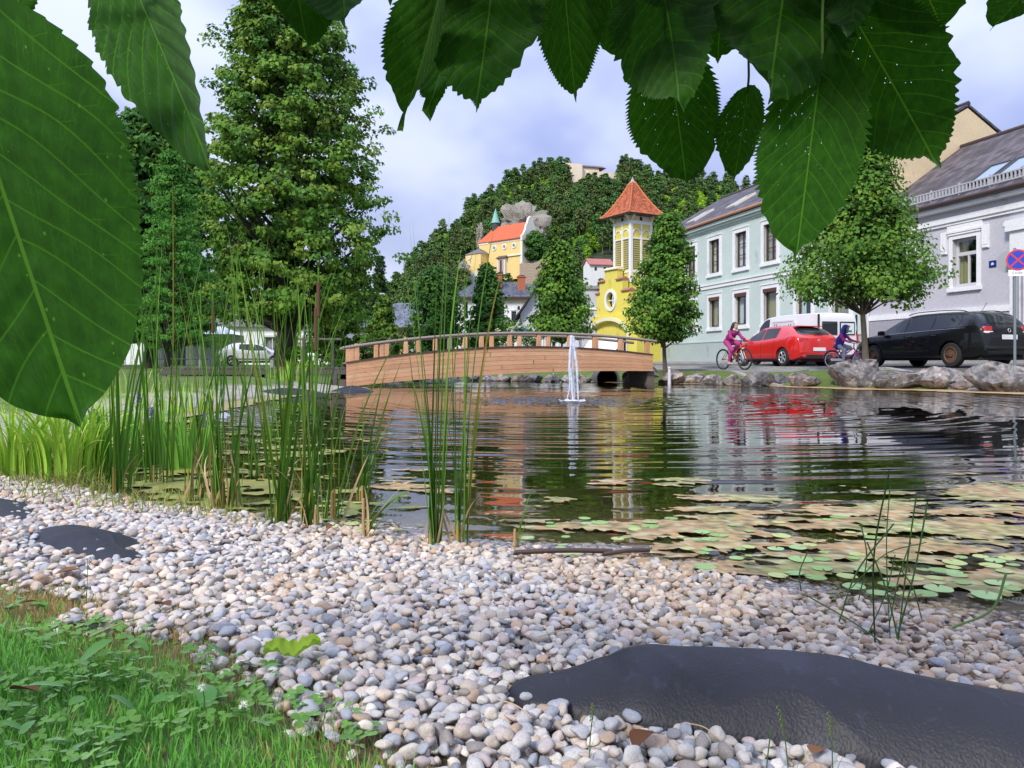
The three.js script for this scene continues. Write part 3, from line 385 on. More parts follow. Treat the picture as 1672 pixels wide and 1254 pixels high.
backHouse('villa', 'white house with blue slate hipped roof and three red brick chimneys', 742, 890, 70, 590, 487, 0, (h, w, ye, Y, X) => {
  const a = w / 2, holes = [[757, 764, 492, 520], [835, 843, 508, 531], [777, 786, 492, 520], [845, 849, 500, 506], [815, 823, 508, 531], [757, 768, 556, 580], [800, 812, 556, 580]].map(([p, q, t, b]) => ({ x0: X(p), x1: X(q), y0: Y(b), y1: Y(t) }));
  mesh('wall', [wallWithHoles(-a, a, -0.5, ye, holes, 0.4), boxAt(-a, -a + 0.4, -0.5, ye, -8.6, -0.4), boxAt(a - 0.4, a, -0.5, ye, -8.6, -0.4), boxAt(-a, a, -0.5, ye, -9, -8.6)], M.white, h);
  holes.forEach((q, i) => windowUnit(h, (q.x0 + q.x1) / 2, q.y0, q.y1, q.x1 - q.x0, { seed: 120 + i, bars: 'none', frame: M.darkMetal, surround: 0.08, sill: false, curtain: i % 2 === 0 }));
  mesh('eave_band', [boxAt(-a - 0.1, a + 0.1, ye - 0.35, ye, -0.2, 0.12)], stuccoMat(lin(0.72, 0.55, 0.36)), h);
  const e = 0.45, yr = Y(450), v = [[-a - e, ye, e], [a + e, ye, e], [a + e, ye, -9 - e], [-a - e, ye, -9 - e], [X(776), yr, -4.5], [X(872), yr - 0.3, -4.5]];
  const g = new THREE.BufferGeometry(); const f = [[0, 1, 5], [0, 5, 4], [1, 2, 5], [2, 3, 4], [2, 4, 5], [3, 0, 4], [0, 2, 1], [0, 3, 2]]; g.setAttribute('position', new THREE.Float32BufferAttribute(f.flatMap(t => t.flatMap(k => v[k])), 3)); g.computeVertexNormals();
  const roof = mesh('roof', g, slateMat(lin(0.105, 0.115, 0.155), 0.5), h); roof.material.side = THREE.DoubleSide; mesh('gutter', boxAt(-a - e - 0.06, a + e + 0.06, ye - 0.05, ye + 0.1, e - 0.03, e + 0.09), M.gutter, roof);
  chimney(h, X(813), Y(478), Y(443), -3.2, 0.65, 0.6); chimney(h, X(852), Y(478), Y(448), -2.6, 0.75, 0.6); chimney(h, X(835), Y(470), Y(452), -6, 0.5, 0.5);
});
backHouse('villa', 'low cream yellow house with wide blue slate roof left of the bridge', 578, 692, 58, 590, 537, 0, (h, w, ye, Y, X) => {
  const a = w / 2, holes = [[590, 598], [610, 618], [668, 676], [640, 648]].map(([p, q]) => ({ x0: X(p), x1: X(q), y0: Y(570), y1: Y(547) }));
  mesh('wall', [wallWithHoles(-a, a, -0.5, ye, holes, 0.4), boxAt(-a, -a + 0.4, -0.5, ye, -7.6, -0.4), boxAt(a - 0.4, a, -0.5, ye, -7.6, -0.4), boxAt(-a, a, -0.5, ye, -8, -7.6)], stuccoMat(lin(0.74, 0.56, 0.25)), h);
  holes.forEach((q, i) => windowUnit(h, (q.x0 + q.x1) / 2, q.y0, q.y1, q.x1 - q.x0, { seed: 150 + i, bars: 'T', frame: M.darkMetal, surround: 0.1 }));
  const e = 0.4, yr = Y(488), v = [[-a - e, ye, e], [a + e, ye, e], [a + e, ye, -8 - e], [-a - e, ye, -8 - e], [X(632), yr, -4], [X(676), yr, -4]];
  const g = new THREE.BufferGeometry(); const f = [[0, 1, 5], [0, 5, 4], [1, 2, 5], [2, 3, 4], [2, 4, 5], [3, 0, 4], [0, 2, 1], [0, 3, 2]]; g.setAttribute('position', new THREE.Float32BufferAttribute(f.flatMap(t => t.flatMap(k => v[k])), 3)); g.computeVertexNormals();
  const roof = mesh('roof', g, slateMat(lin(0.16, 0.185, 0.235), 0.5), h); roof.material.side = THREE.DoubleSide; mesh('gutter', boxAt(-a - e - 0.06, a + e + 0.06, ye - 0.05, ye + 0.1, e - 0.03, e + 0.09), M.gutter, roof);
});
// ---------------------------------------------------------------- the castle hill
const SKY = [[-900, 588], [100, 585], [300, 577], [460, 562], [560, 540], [640, 488], [700, 425], [760, 372], [800, 338], [860, 303], [940, 287], [1010, 287], [1100, 318], [1200, 320], [1300, 338], [1500, 385], [1800, 440], [2400, 520]];
function interp(tb, x) { if (x <= tb[0][0]) return tb[0][1]; for (let i = 1; i < tb.length; i++) if (x <= tb[i][0]) { const k = (x - tb[i - 1][0]) / (tb[i][0] - tb[i - 1][0]); return lerp(tb[i - 1][1], tb[i][1], k); } return tb[tb.length - 1][1]; }
const ridgeD = (px) => 455 + 45 * Math.exp(-Math.pow((px - 980) / 260, 2));
function hillY(px, D) { const Dr = ridgeD(px), top = (HY - interp(SKY, px)) / F * Dr, k = (D - 165) / (Dr - 165); if (k <= 0) return 0.2; const X = (px - CX) * D / F, n = (fbm(X * 0.03, D * 0.03, 2, 4) - 0.5) * 10 * sstep(0, 0.3, k) * (1 - sstep(0.85, 1, k)); return 0.3 + (k < 1 ? top * Math.pow(k, 1.3) + n : top * Math.max(0.3, 1 - (k - 1) * 1.6)); }
{
  const g = gridGeo(150, 60, (u, v) => { const px = lerp(-900, 2400, u), D = lerp(160, 640, v); return [(px - CX) * D / F, hillY(px, D) - 0.3, -D]; }, (u, v) => [u * 120, v * 60]);
  structure(mesh('hill', g, std(lin(0.045, 0.075, 0.022), 1, { map: T.rockC }), scene, true));
}
const onHill = (px, D) => V3((px - CX) * D / F, hillY(px, D), -D);
// chapel on the slope
const rockMat = std(lin(0.60, 0.57, 0.50), 0.92, { map: T.rockC, bumpMap: T.rock, bumpScale: 0.05 });
function boulderGeo(seed, sx, sy, sz, detail = 3, rough = 0.35, freq = 1.3) { // an angular, weathered block
  const r = rng(seed); let g = mergeVertices(new THREE.IcosahedronGeometry(1, detail).deleteAttribute('uv').deleteAttribute('normal')); const p = g.attributes.position; const planes = []; for (let k = 0; k < 15; k++) { const v = V3(r() * 2 - 1, r() * 2 - 1, r() * 2 - 1).normalize(); planes.push([v, 0.56 + 0.28 * r()]); }
  for (let i = 0; i < p.count; i++) { const v = V3().fromBufferAttribute(p, i); let m = 1; for (const [n, d] of planes) { const q = v.dot(n); if (q > d) m = Math.min(m, d / q); } v.multiplyScalar(m * (1 + rough * (fbm(v.x * freq + seed * 3.1, v.y * freq, v.z * freq, 4) - 0.5) + 0.10 * (fbm(v.x * 5 + seed, v.y * 5, v.z * 5, 3) - 0.5))); p.setXYZ(i, v.x * sx, v.y * sy, v.z * sz); }
  g.computeVertexNormals(); return toCreasedNormals(g, 0.55);
}
{
  const D = 295, m = D / F, base = P(798, 434, D); const h = thing('chapel', 'yellow pilgrimage church with red roof and green spire on the hillside', 'church', base, -0.729);
  const yel = stuccoMat(lin(0.80, 0.60, 0.24)), cr = stuccoMat(lin(0.78, 0.74, 0.66)), red = std(lin(0.62, 0.13, 0.055), 0.85, { map: T.stuccoC });
  const k = 3.15; // photo pixels per metre along the nave
  const nx1 = 52 / k, ye = 9.0, yr = 15.6;
  mesh('nave_wall', [boxAt(0, nx1, -6, ye, -9, 0), prismX([[0, ye], [-9, ye], [-4.5, yr - 0.4]], 0.1, nx1 - 0.1)], yel, h);
  mesh('nave_trim', [boxAt(-0.1, nx1 + 0.1, ye - 0.9, ye + 0.1, -9.1, 0.15), boxAt(nx1 - 0.5, nx1 + 0.12, -6, ye, -0.4, 0.14), boxAt(10, nx1, 2.6, 3.1, -1, 0.5)], cr, h);
  mesh('nave_roof', prismX([[0.7, ye - 0.1], [0.7, ye + 0.2], [-4.5, yr], [-9.7, ye + 0.2], [-9.7, ye - 0.1]], -0.2, nx1 + 0.1), red, h);
  mesh('choir_wall', [boxAt(-6.3, 0, -6, ye + 0.4, -8, -1.2), prismX([[-1.2, ye + 0.4], [-8, ye + 0.4], [-4.5, yr - 0.6]], -0.2, 0)], yel, h);
  { const e = 0.5, v = [[-6.3 - e, ye + 0.4, -1.2 + e], [0, ye + 0.4, -1.2 + e], [0, ye + 0.4, -8 - e], [-6.3 - e, ye + 0.4, -8 - e], [-1.4, yr - 0.2, -4.6], [0, yr - 0.2, -4.6]]; const g = new THREE.BufferGeometry(); const f = [[0, 1, 5], [0, 5, 4], [2, 3, 4], [2, 4, 5], [3, 0, 4]]; g.setAttribute('position', new THREE.Float32BufferAttribute(f.flatMap(t => t.flatMap(q => v[q])), 3)); g.computeVertexNormals(); mesh('choir_roof', g, red, h); }
  mesh('choir_trim', boxAt(-6.45, 0, ye - 0.4, ye + 0.42, -1.3, -1.05), cr, h);
  mesh('chapel_annex', [boxAt(-9, -0.8, -9, 4.6, -3.2, 3.6)], yel, h); mesh('annex_base', boxAt(-9.1, -0.7, -11, -2.2, -3.2, 3.75), cr, h);
  mesh('annex_roof', [new THREE.ConeGeometry(6.2, 2.6, 4).rotateY(Math.PI / 4).scale(1.0, 1, 0.85).translate(-4.9, 5.85, 0.2)], std(lin(0.16, 0.14, 0.15), 0.8), h);
  const round = (x, y, z, r) => { const w = mesh('round_window', [new THREE.TorusGeometry(r, 0.28, 8, 20).translate(x, y, z)], cr, h); mesh('pane', new THREE.CircleGeometry(r, 20).translate(x, y, z + 0.05), std(lin(0.22, 0.24, 0.28), 0.2), w); };
  for (const x of [3.0, 8.2, 13]) round(x, 6.4, 0.05, 0.85); round(-6.8, 3.2, 3.65, 0.5); round(-6.8, 0.2, 3.65, 0.5);
  { const pr = mesh('porch', [boxAt(5.8, 9.6, -4, 2.0, 0, 1.4)], cr, h); mesh('porch_roof', prismX([[0, 2], [2, 2], [2, 2.2], [0, 3.2]], 5.4, 10), std(lin(0.12, 0.07, 0.06), 0.8), pr); mesh('porch_door', boxAt(6.5, 8.9, -4, 1.4, 1.39, 1.45), std(lin(0.12, 0.04, 0.03), 0.7), pr); mesh('porch_pillar', [boxAt(6.8, 7.05, -3, 1.2, 1.45, 1.52), boxAt(8.3, 8.55, -3, 1.2, 1.45, 1.52)], cr, pr); }
  // west gable and belfry
  { const s = [[-9.3, ye - 1], [0.5, ye - 1], [0.5, ye + 0.8], [-0.4, ye + 1.4], [-1.6, 12.4], [-2.0, 14.0], [-2.6, 14.6], [-3.3, 16.6], [-4.5, 17.6], [-5.7, 16.6], [-6.4, 14.6], [-7.0, 14.0], [-7.4, 12.4], [-8.6, ye + 1.4], [-9.3, ye + 0.8]]; mesh('west_gable', prismX(s, nx1, nx1 + 0.9), cr, h); mesh('west_front', boxAt(nx1, nx1 + 0.8, -6, ye - 1, -9.2, 0.3), cr, h); }
  const bel = mesh('belfry', [new THREE.CylinderGeometry(1.35, 1.45, 2.8, 8).translate(-0.6, 15.6, -4.5)], std(lin(0.05, 0.055, 0.07), 0.6), h); mesh('spire', new THREE.ConeGeometry(1.75, 6.0, 8).translate(-0.6, 20.0, -4.5), std(lin(0.20, 0.42, 0.36), 0.6), bel); mesh('spire_cross', [box(0.14, 1.5, 0.14, -0.6, 23.6, -4.5), box(0.7, 0.14, 0.14, -0.6, 23.8, -4.5)], M.gutter, bel); mesh('belfry_opening', [0, 1, 2, 3].map(q => box(0.55, 1.5, 0.1, 0, 15.6, 1.34).rotateY(q * Math.PI / 2 + 0.39).translate(-0.6, 0, -4.5)), M.interior, bel);
}
// old wall and building remains right of the church
{
  const D = 262, h = thing('ruined_wall', 'crumbling beige stone wall on the slope right of the church', 'wall', P(886, 452, D), -0.15); const m = D / F;
  const top = []; const r = rng(4); for (let i = 0; i <= 14; i++) top.push([lerp(38, -38, i / 14) * m, (26 + 5 * (i > 8 ? -1 : 0) + 4 * (r() - 0.5)) * m + (i % 2) * 0.5]);
  mesh('wall', wallWithHoles(-38 * m, 38 * m, -6, 4, [], 1.5, top), std(lin(0.80, 0.65, 0.49), 0.95, { map: T.rockC, bumpMap: T.rock, bumpScale: 0.1 }), h);
  const b = mesh('building_remains', [boxAt(10 * m, 38 * m, -4, 31 * m, -4, 0.4)], stuccoMat(lin(0.58, 0.48, 0.42)), h); mesh('lean_to_roof', prismX([[0.8, 30.5 * m], [0.8, 31.5 * m], [-4.5, 35 * m], [-4.5, 34 * m]], 8 * m, 40 * m), M.gutter, b);
}
{ const D = 240, h = thing('hillside_cottage', 'white cottage with pinkish red roof left of the tower on the slope', 'house', P(982, 446, D), 0.25), m = D / F; mesh('wall', [boxAt(-20 * m, 20 * m, -5, 14 * m, -6, 0), prismX([[0, 14 * m], [-6, 14 * m], [-3, 24 * m]], -19.8 * m, 19.8 * m)], M.white, h); mesh('roof', prismX([[0.6, 12.6 * m], [0.6, 14 * m], [-3, 25.6 * m], [-6.6, 14 * m], [-6.6, 12.6 * m], [-3, 24 * m]], -22 * m, 22 * m), std(lin(0.42, 0.15, 0.13), 0.85, { map: T.stuccoC }), h); for (const x of [-12, 4]) mesh('window', boxAt(x * m, (x + 4) * m, 4 * m, 10 * m, 0, 0.06), M.glassDark, h); }
{ // castle on the summit
  const D = 492, m = D / F, h = thing('hilltop_castle', 'low beige castle wing with brown roof on the hilltop', 'castle', P(965, 288, D), 0.28); const st = std(lin(0.85, 0.72, 0.56), 0.95, { map: T.stuccoC });
  mesh('wall', [boxAt(-40 * m, 14 * m, -10, 15 * m, -14, 0), boxAt(14 * m, 46 * m, -16, 9 * m, -12, 0), boxAt(-46 * m, -18 * m, -12, 17 * m, -16, 3)], st, h); for (const x of [-30, -8, 6]) mesh('wall_buttress', prismX([[0, -10], [4, -10], [0.3, 8 * m], [0, 8 * m]], x * m, (x + 3) * m), st, h);
  const br = std(lin(0.15, 0.075, 0.055), 0.9); mesh('roof', [prismX([[1, 14.5 * m], [-6.5, 22 * m], [-14.6, 14.5 * m]], -20 * m, 26 * m), new THREE.ConeGeometry(17 * m, 9 * m, 4).rotateY(Math.PI / 4).scale(1.2, 1, 0.9).translate(-31 * m, 21.4 * m, -6.5)], br, h);
}
{ const D = 500, h = thing('castle_turret', 'slim grey pointed roof between pines right of castle', 'turret', P(1053, 300, D)), m = D / F; mesh('wall', new THREE.CylinderGeometry(4.5 * m, 4.5 * m, 20 * m, 8).translate(0, -4 * m, 0), std(lin(0.5, 0.45, 0.4), 0.9), h); mesh('roof', new THREE.ConeGeometry(6 * m, 20 * m, 8).translate(0, 16 * m, 0), std(lin(0.28, 0.28, 0.31), 0.6), h); }
// limestone crag
function cragGeo(seed, sx, sy, sz) { const g = mergeVertices(new THREE.IcosahedronGeometry(1, 7).deleteAttribute('uv').deleteAttribute('normal')), p = g.attributes.position; for (let i = 0; i < p.count; i++) { const v = V3().fromBufferAttribute(p, i); const rid = (f, fy, o) => 1 - Math.abs(fbm(v.x * f + seed, v.y * fy + o, v.z * f, 4) - 0.5) * 2; const m = 0.72 + 1.3 * (fbm(v.x * 1.6 + seed, v.y * 1.3, v.z * 1.6, 3) - 0.5) + 0.75 * (rid(3.2, 1.2, 5) - 0.8) + 0.35 * (rid(8, 3, 9) - 0.8); p.setXYZ(i, v.x * m * sx, v.y * m * sy, v.z * m * sz); } g.computeVertexNormals(); return toCreasedNormals(g, 0.4); }
[['rock_crag', 'large pale grey limestone crag above the church roof', 854, 366, 322, 46, 40, 16, 5], ['rock_crag', 'small grey rock spire left of the church choir', 783, 384, 308, 7, 22, 6, 9], ['rock_crag', 'pale rock face among pines right of the church', 879, 388, 312, 13, 20, 8, 12], ['rock_crag', 'low brown rock below the church annex', 758, 436, 290, 9, 14, 6, 14]].forEach(([n, l, px, py, D, w, hh, d, seed]) => { const m = D / F; const o = mesh(n, cragGeo(seed, w * m, hh * m, d * m * 1.4), rockMat); o.position.copy(P(px, py, D)); tag(o, l, 'rock'); });
// ---------------------------------------------------------------- trees
const leafMat = phys(0xffffff, 0.9, { vertexColors: true, transmission: 0.42, thickness: 0, side: THREE.DoubleSide, specularIntensity: 0.15 });
// leafy mass: cl = [{c:Vector3, r:[x,y,z], n, size, tint:[r,g,b], out:Vector3}]
function foliage(cl, r, jitter = 0.3) {
  let n = 0; for (const c of cl) n += c.n; const pos = new Float32Array(n * 12), nor = new Float32Array(n * 12), col = new Float32Array(n * 12), idx = new Uint32Array(n * 6); let v = 0, q = 0;
  const N = V3(), A = V3(), B = V3(), p = V3(), w = V3();
  for (const c of cl) for (let k = 0; k < c.n; k++) {
    do { p.set(r() * 2 - 1, r() * 2 - 1, r() * 2 - 1); } while (p.lengthSq() > 1);
    w.set(p.x * c.r[0], p.y * c.r[1], p.z * c.r[2]).add(c.c);
    N.set(r() * 2 - 1, r() * 2 - 1, r() * 2 - 1).multiplyScalar(0.75).addScaledVector(c.out, 0.55); N.y += c.up ?? 0.55; N.addScaledVector(p, 0.4).normalize();
    A.set(r() * 2 - 1, -0.5 - r() * 0.5, r() * 2 - 1).cross(N).normalize(); B.crossVectors(N, A).normalize(); if (B.y > 0) B.negate();
    const s = c.size * (0.65 + 0.7 * r()), f = s * (c.thin ?? 0.42), b = (1 - jitter / 2 + jitter * r()), hue = (r() - 0.5) * 0.2;
    const P4 = [[0, 0], [f, 0.42 * s], [0, s], [-f, 0.42 * s]];
    for (let m = 0; m < 4; m++) { const [a, l] = P4[m], o = (v + m) * 3, dn = m === 1 || m === 3 ? 0.10 * s : m === 2 ? -0.12 * s : 0; pos[o] = w.x + A.x * a + B.x * l + N.x * dn; pos[o + 1] = w.y + A.y * a + B.y * l + N.y * dn; pos[o + 2] = w.z + A.z * a + B.z * l + N.z * dn; nor[o] = N.x; nor[o + 1] = N.y; nor[o + 2] = N.z; col[o] = c.tint[0] * b * (1 + hue); col[o + 1] = c.tint[1] * b; col[o + 2] = c.tint[2] * b * (1 - hue); }
    idx[q++] = v; idx[q++] = v + 1; idx[q++] = v + 2; idx[q++] = v; idx[q++] = v + 2; idx[q++] = v + 3; v += 4;
  }
  const g = new THREE.BufferGeometry(); g.setAttribute('position', new THREE.BufferAttribute(pos, 3)); g.setAttribute('normal', new THREE.BufferAttribute(nor, 3)); g.setAttribute('color', new THREE.BufferAttribute(col, 3)); g.setIndex(new THREE.BufferAttribute(idx, 1)); return g;
}
const barkMat = (c) => std(c, 0.95, { bumpMap: T.bark, bumpScale: 0.03, map: T.stuccoC });
const BARK = barkMat(lin(0.12, 0.095, 0.075)), BARKD = barkMat(lin(0.05, 0.042, 0.036)), BARKP = barkMat(lin(0.22, 0.15, 0.11));
// o: height, base (crown bottom), rad, shape(h 0..1)->0..1, clusters, per (leaves per cluster), leaf, tints, trunk
function treeParts(o, seed) {
  const r = rng(seed), cl = [], limbs = [], sx = o.squash ?? 1;
  const H = o.height, cb = o.base, CH = H - cb;
  const lean = V3((r() - 0.5) * 0.02 * H, 0, (r() - 0.5) * 0.02 * H);
  const axis = (y) => V3(lean.x * (y / H) + 0.012 * H * Math.sin(y / H * 5 + seed), y, lean.z * (y / H) + 0.012 * H * Math.cos(y / H * 4 + seed));
  const tr = o.trunk; const tp = []; for (let i = 0; i <= 8; i++) tp.push(axis(H * 0.93 * i / 8));
  for (let i = 0; i < 8; i++) { const k0 = i / 8, k1 = (i + 1) / 8; limbs.push(tubeBetween(tp[i], tp[i + 1], tr * (1 - k0 * 0.93) * (i ? 1 : 1.25), tr * (1 - k1 * 0.93), 9)); }
  for (let i = 0; i < o.clusters; i++) {
    const h = Math.pow((i + r()) / o.clusters, o.bias ?? 1), y = cb + h * CH, a = r() * Math.PI * 2;
    const lump = 0.52 + 0.92 * fbm(Math.cos(a) * 1.7 + seed, h * 4.2, Math.sin(a) * 1.7 + seed * 0.7, 3);
    const R = o.rad * o.shape(h) * lump, f = Math.pow(r(), o.shell ?? 0.55) * (r() < 0.07 ? 1.28 : 1);
    const c = axis(y).add(V3(Math.cos(a) * R * f * sx, (r() - 0.5) * 0.04 * CH, Math.sin(a) * R * f));
    const out = V3(Math.cos(a), 0.25 + (h - 0.5) * 0.8, Math.sin(a)).normalize();
    const t = o.tints[Math.floor(r() * o.tints.length)], cr = o.cluster * (0.7 + 0.6 * r());
    cl.push({ c, r: [cr, cr * (o.flat ?? 0.6), cr], n: o.per, size: o.leaf, tint: t, out, up: o.up, thin: o.thin });
    if (r() < (o.limbRate ?? 0.25)) { const y0 = Math.max(cb * 0.75, y - R * f * 0.75 - 0.05 * CH), a0 = axis(y0), mid = a0.clone().lerp(c, 0.5).add(V3(0, 0.06 * R, 0)), lr = tr * 0.42 * (1 - h * 0.75) * (0.5 + 0.5 * f); limbs.push(tubeBetween(a0, mid, lr, lr * 0.6, 5), tubeBetween(mid, c, lr * 0.6, lr * 0.12, 5)); }
  }
  return { trunk: merged(limbs), crown: foliage(cl, r) };
}
function tree(name, label, pos, o, seed, group, category = 'tree') {
  const t = thing(name, label, category, pos, 0, group), g = treeParts(o, seed); mesh('trunk', g.trunk, o.bark || BARK, t); mesh('crown', g.crown, leafMat, t, true); return t;
}
const egg = (h) => Math.pow(Math.sin(Math.PI * clamp(0.06 + h * 0.92)), 0.62) * (1 - 0.35 * h) * 1.12;
const cone = (h) => Math.pow(1 - h, 0.72) * Math.pow(clamp(h * 9 + 0.25), 0.7);
const K = (a, m) => a.map(c => c.map(x => x * m));
const G1 = K([[0.075, 0.155, 0.022], [0.055, 0.125, 0.02], [0.11, 0.20, 0.03], [0.045, 0.10, 0.018]], 1.95), G2 = K([[0.04, 0.105, 0.02], [0.03, 0.082, 0.02], [0.06, 0.13, 0.025]], 2.1), GY = K([[0.12, 0.205, 0.03], [0.085, 0.17, 0.026], [0.06, 0.125, 0.02], [0.155, 0.235, 0.04]], 1.6);
const street = (px, D, topPy, halfPx, o = {}) => { const p = at(px, D), m = D / F, H = EYE + (HY - topPy) * m - p.y; return [p, { height: H, base: o.base ?? H * 0.28, rad: halfPx * m, shape: o.shape || cone, clusters: o.clusters || 260, per: o.per || 42, leaf: o.leaf || 0.13, cluster: o.cluster || 0.26 * halfPx * m, tints: o.tints || G1, trunk: o.trunk || 0.055, flat: 0.62, limbRate: 0.16, ...o.x }]; };
{
  let a;
  a = street(1087, 24.6, 356, 58, { base: 1.35, clusters: 340, per: 56, leaf: 0.105, trunk: 0.075, shape: (h) => Math.pow(1 - h, 0.5) * Math.pow(clamp(h * 7 + 0.3), 0.7) }); tree('lime_tree', 'young street lime tree in front of yellow building beside mint house', a[0], a[1], 3, 'young street trees');
  a = street(1410, 20.4, 214, 112, { base: 1.95, clusters: 520, per: 60, leaf: 0.10, trunk: 0.085, tints: [...G1, GY[0], GY[1]], shape: (h) => Math.pow(1 - h, 0.75) * Math.pow(clamp(h * 8 + 0.55), 0.8) * 1.0 }); tree('lime_tree', 'largest young street tree, standing between child cyclist and black car', a[0], a[1], 8, 'young street trees');
  a = street(915, 34, 398, 56, { base: 1.5, clusters: 300, per: 40, leaf: 0.15 }); tree('lime_tree', 'young street tree behind the fountain jet, before blue-grey house', a[0], a[1], 13, 'young street trees');
  a = street(794, 40, 436, 43, { base: 1.2, clusters: 260, per: 40, leaf: 0.17, tints: G2 }); tree('lime_tree', 'young street tree before the white house, behind bridge middle', a[0], a[1], 17, 'young street trees');
  a = street(712, 44, 440, 48, { base: 1.0, clusters: 260, per: 40, leaf: 0.18, tints: G2, shape: egg }); tree('lime_tree', 'dark young street tree right of cream house, behind tall reeds', a[0], a[1], 19, 'young street trees');
  a = street(626, 42, 486, 33, { base: 0.8, clusters: 200, per: 40, leaf: 0.16, tints: [...GY, G1[0]] }); tree('lime_tree', 'small yellowish conical tree before the cream house', a[0], a[1], 23, 'young street trees');
  // the great tree on the left
  const p = at(470, 31); tree('chestnut_tree', 'huge old broad-crowned tree on the left lawn behind reeds', p, { height: 15.0, base: 2.0, rad: 4.6, shape: (h) => 0.84 * Math.pow(Math.sin(Math.PI * clamp(0.16 + h * 0.82)), 0.34) * (1.03 - 0.26 * h), clusters: 1400, per: 50, leaf: 0.165, cluster: 0.40, tints: [G2[2], G1[0], G1[1], G1[2], GY[0], GY[1], GY[3]], trunk: 0.42, flat: 0.5, limbRate: 0.13, bark: BARKD, bias: 0.92 }, 31);
  tree('broadleaf_tree', 'dark leafy tree left of the great tree, behind large leaf', at(250, 38), { height: 12.5, base: 1.6, rad: 5.2, shape: egg, clusters: 900, per: 40, leaf: 0.28, cluster: 0.6, tints: [...G2, G1[1]], trunk: 0.3, limbRate: 0.1, bark: BARKD }, 37);
  tree('broadleaf_tree', 'bushy tree at far left lawn edge, mostly behind the big leaf', at(60, 44), { height: 13, base: 1.5, rad: 6, shape: egg, clusters: 800, per: 36, leaf: 0.32, cluster: 0.7, tints: G2, trunk: 0.3, limbRate: 0.1, bark: BARKD }, 41);
  tree('larch_tree', 'feathery bright green young tree on the lawn left of the reeds', at(276, 23), { height: 6.6, base: 0.9, rad: 1.75, shape: (h) => Math.pow(1 - h, 0.6) * (0.55 + 0.45 * Math.sin(h * 40) ** 2), clusters: 420, per: 46, leaf: 0.10, cluster: 0.22, thin: 0.2, tints: [[0.10, 0.30, 0.045], [0.075, 0.24, 0.035], [0.14, 0.36, 0.06]], trunk: 0.09, flat: 0.35, limbRate: 0.4, bark: BARKD }, 43);
  tree('broadleaf_tree', 'round green tree between great tree and cream house', at(548, 46), { height: 5.8, base: 0.5, rad: 1.9, shape: egg, clusters: 320, per: 40, leaf: 0.18, cluster: 0.36, tints: G1, trunk: 0.1, limbRate: 0.1 }, 47);
  tree('spruce_tree', 'dark spruce in gap right of the great tree, nearer one', at(588, 92), { height: 12.5, base: 0.8, rad: 2.4, shape: (h) => Math.pow(1 - h, 0.9) * (0.65 + 0.35 * Math.abs(Math.sin(h * 30))), clusters: 260, per: 40, leaf: 0.34, cluster: 0.42, thin: 0.16, tints: [[0.018, 0.05, 0.018], [0.025, 0.065, 0.02]], trunk: 0.16, flat: 0.35, limbRate: 0.3, bark: BARKD }, 53, 'dark spruces by the cream house');
  tree('spruce_tree', 'dark spruce above the cream house roof, taller one', at(620, 105), { height: 15, base: 0.8, rad: 2.9, shape: (h) => Math.pow(1 - h, 0.9) * (0.65 + 0.35 * Math.abs(Math.sin(h * 30))), clusters: 260, per: 40, leaf: 0.36, cluster: 0.45, thin: 0.16, tints: [[0.018, 0.05, 0.018], [0.025, 0.065, 0.02]], trunk: 0.18, flat: 0.35, limbRate: 0.3, bark: BARKD }, 59, 'dark spruces by the cream house');
  tree('broadleaf_tree', 'small dense tree standing at the church gable', onHill(860, 285).setY(P(872, 424, 285).y), { height: 10.5, base: 0.5, rad: 4.8, shape: egg, clusters: 160, per: 40, leaf: 0.7, cluster: 1.0, tints: G2, trunk: 0.3, limbRate: 0.05 }, 61).position.x = P(874, 424, 285).x;
}
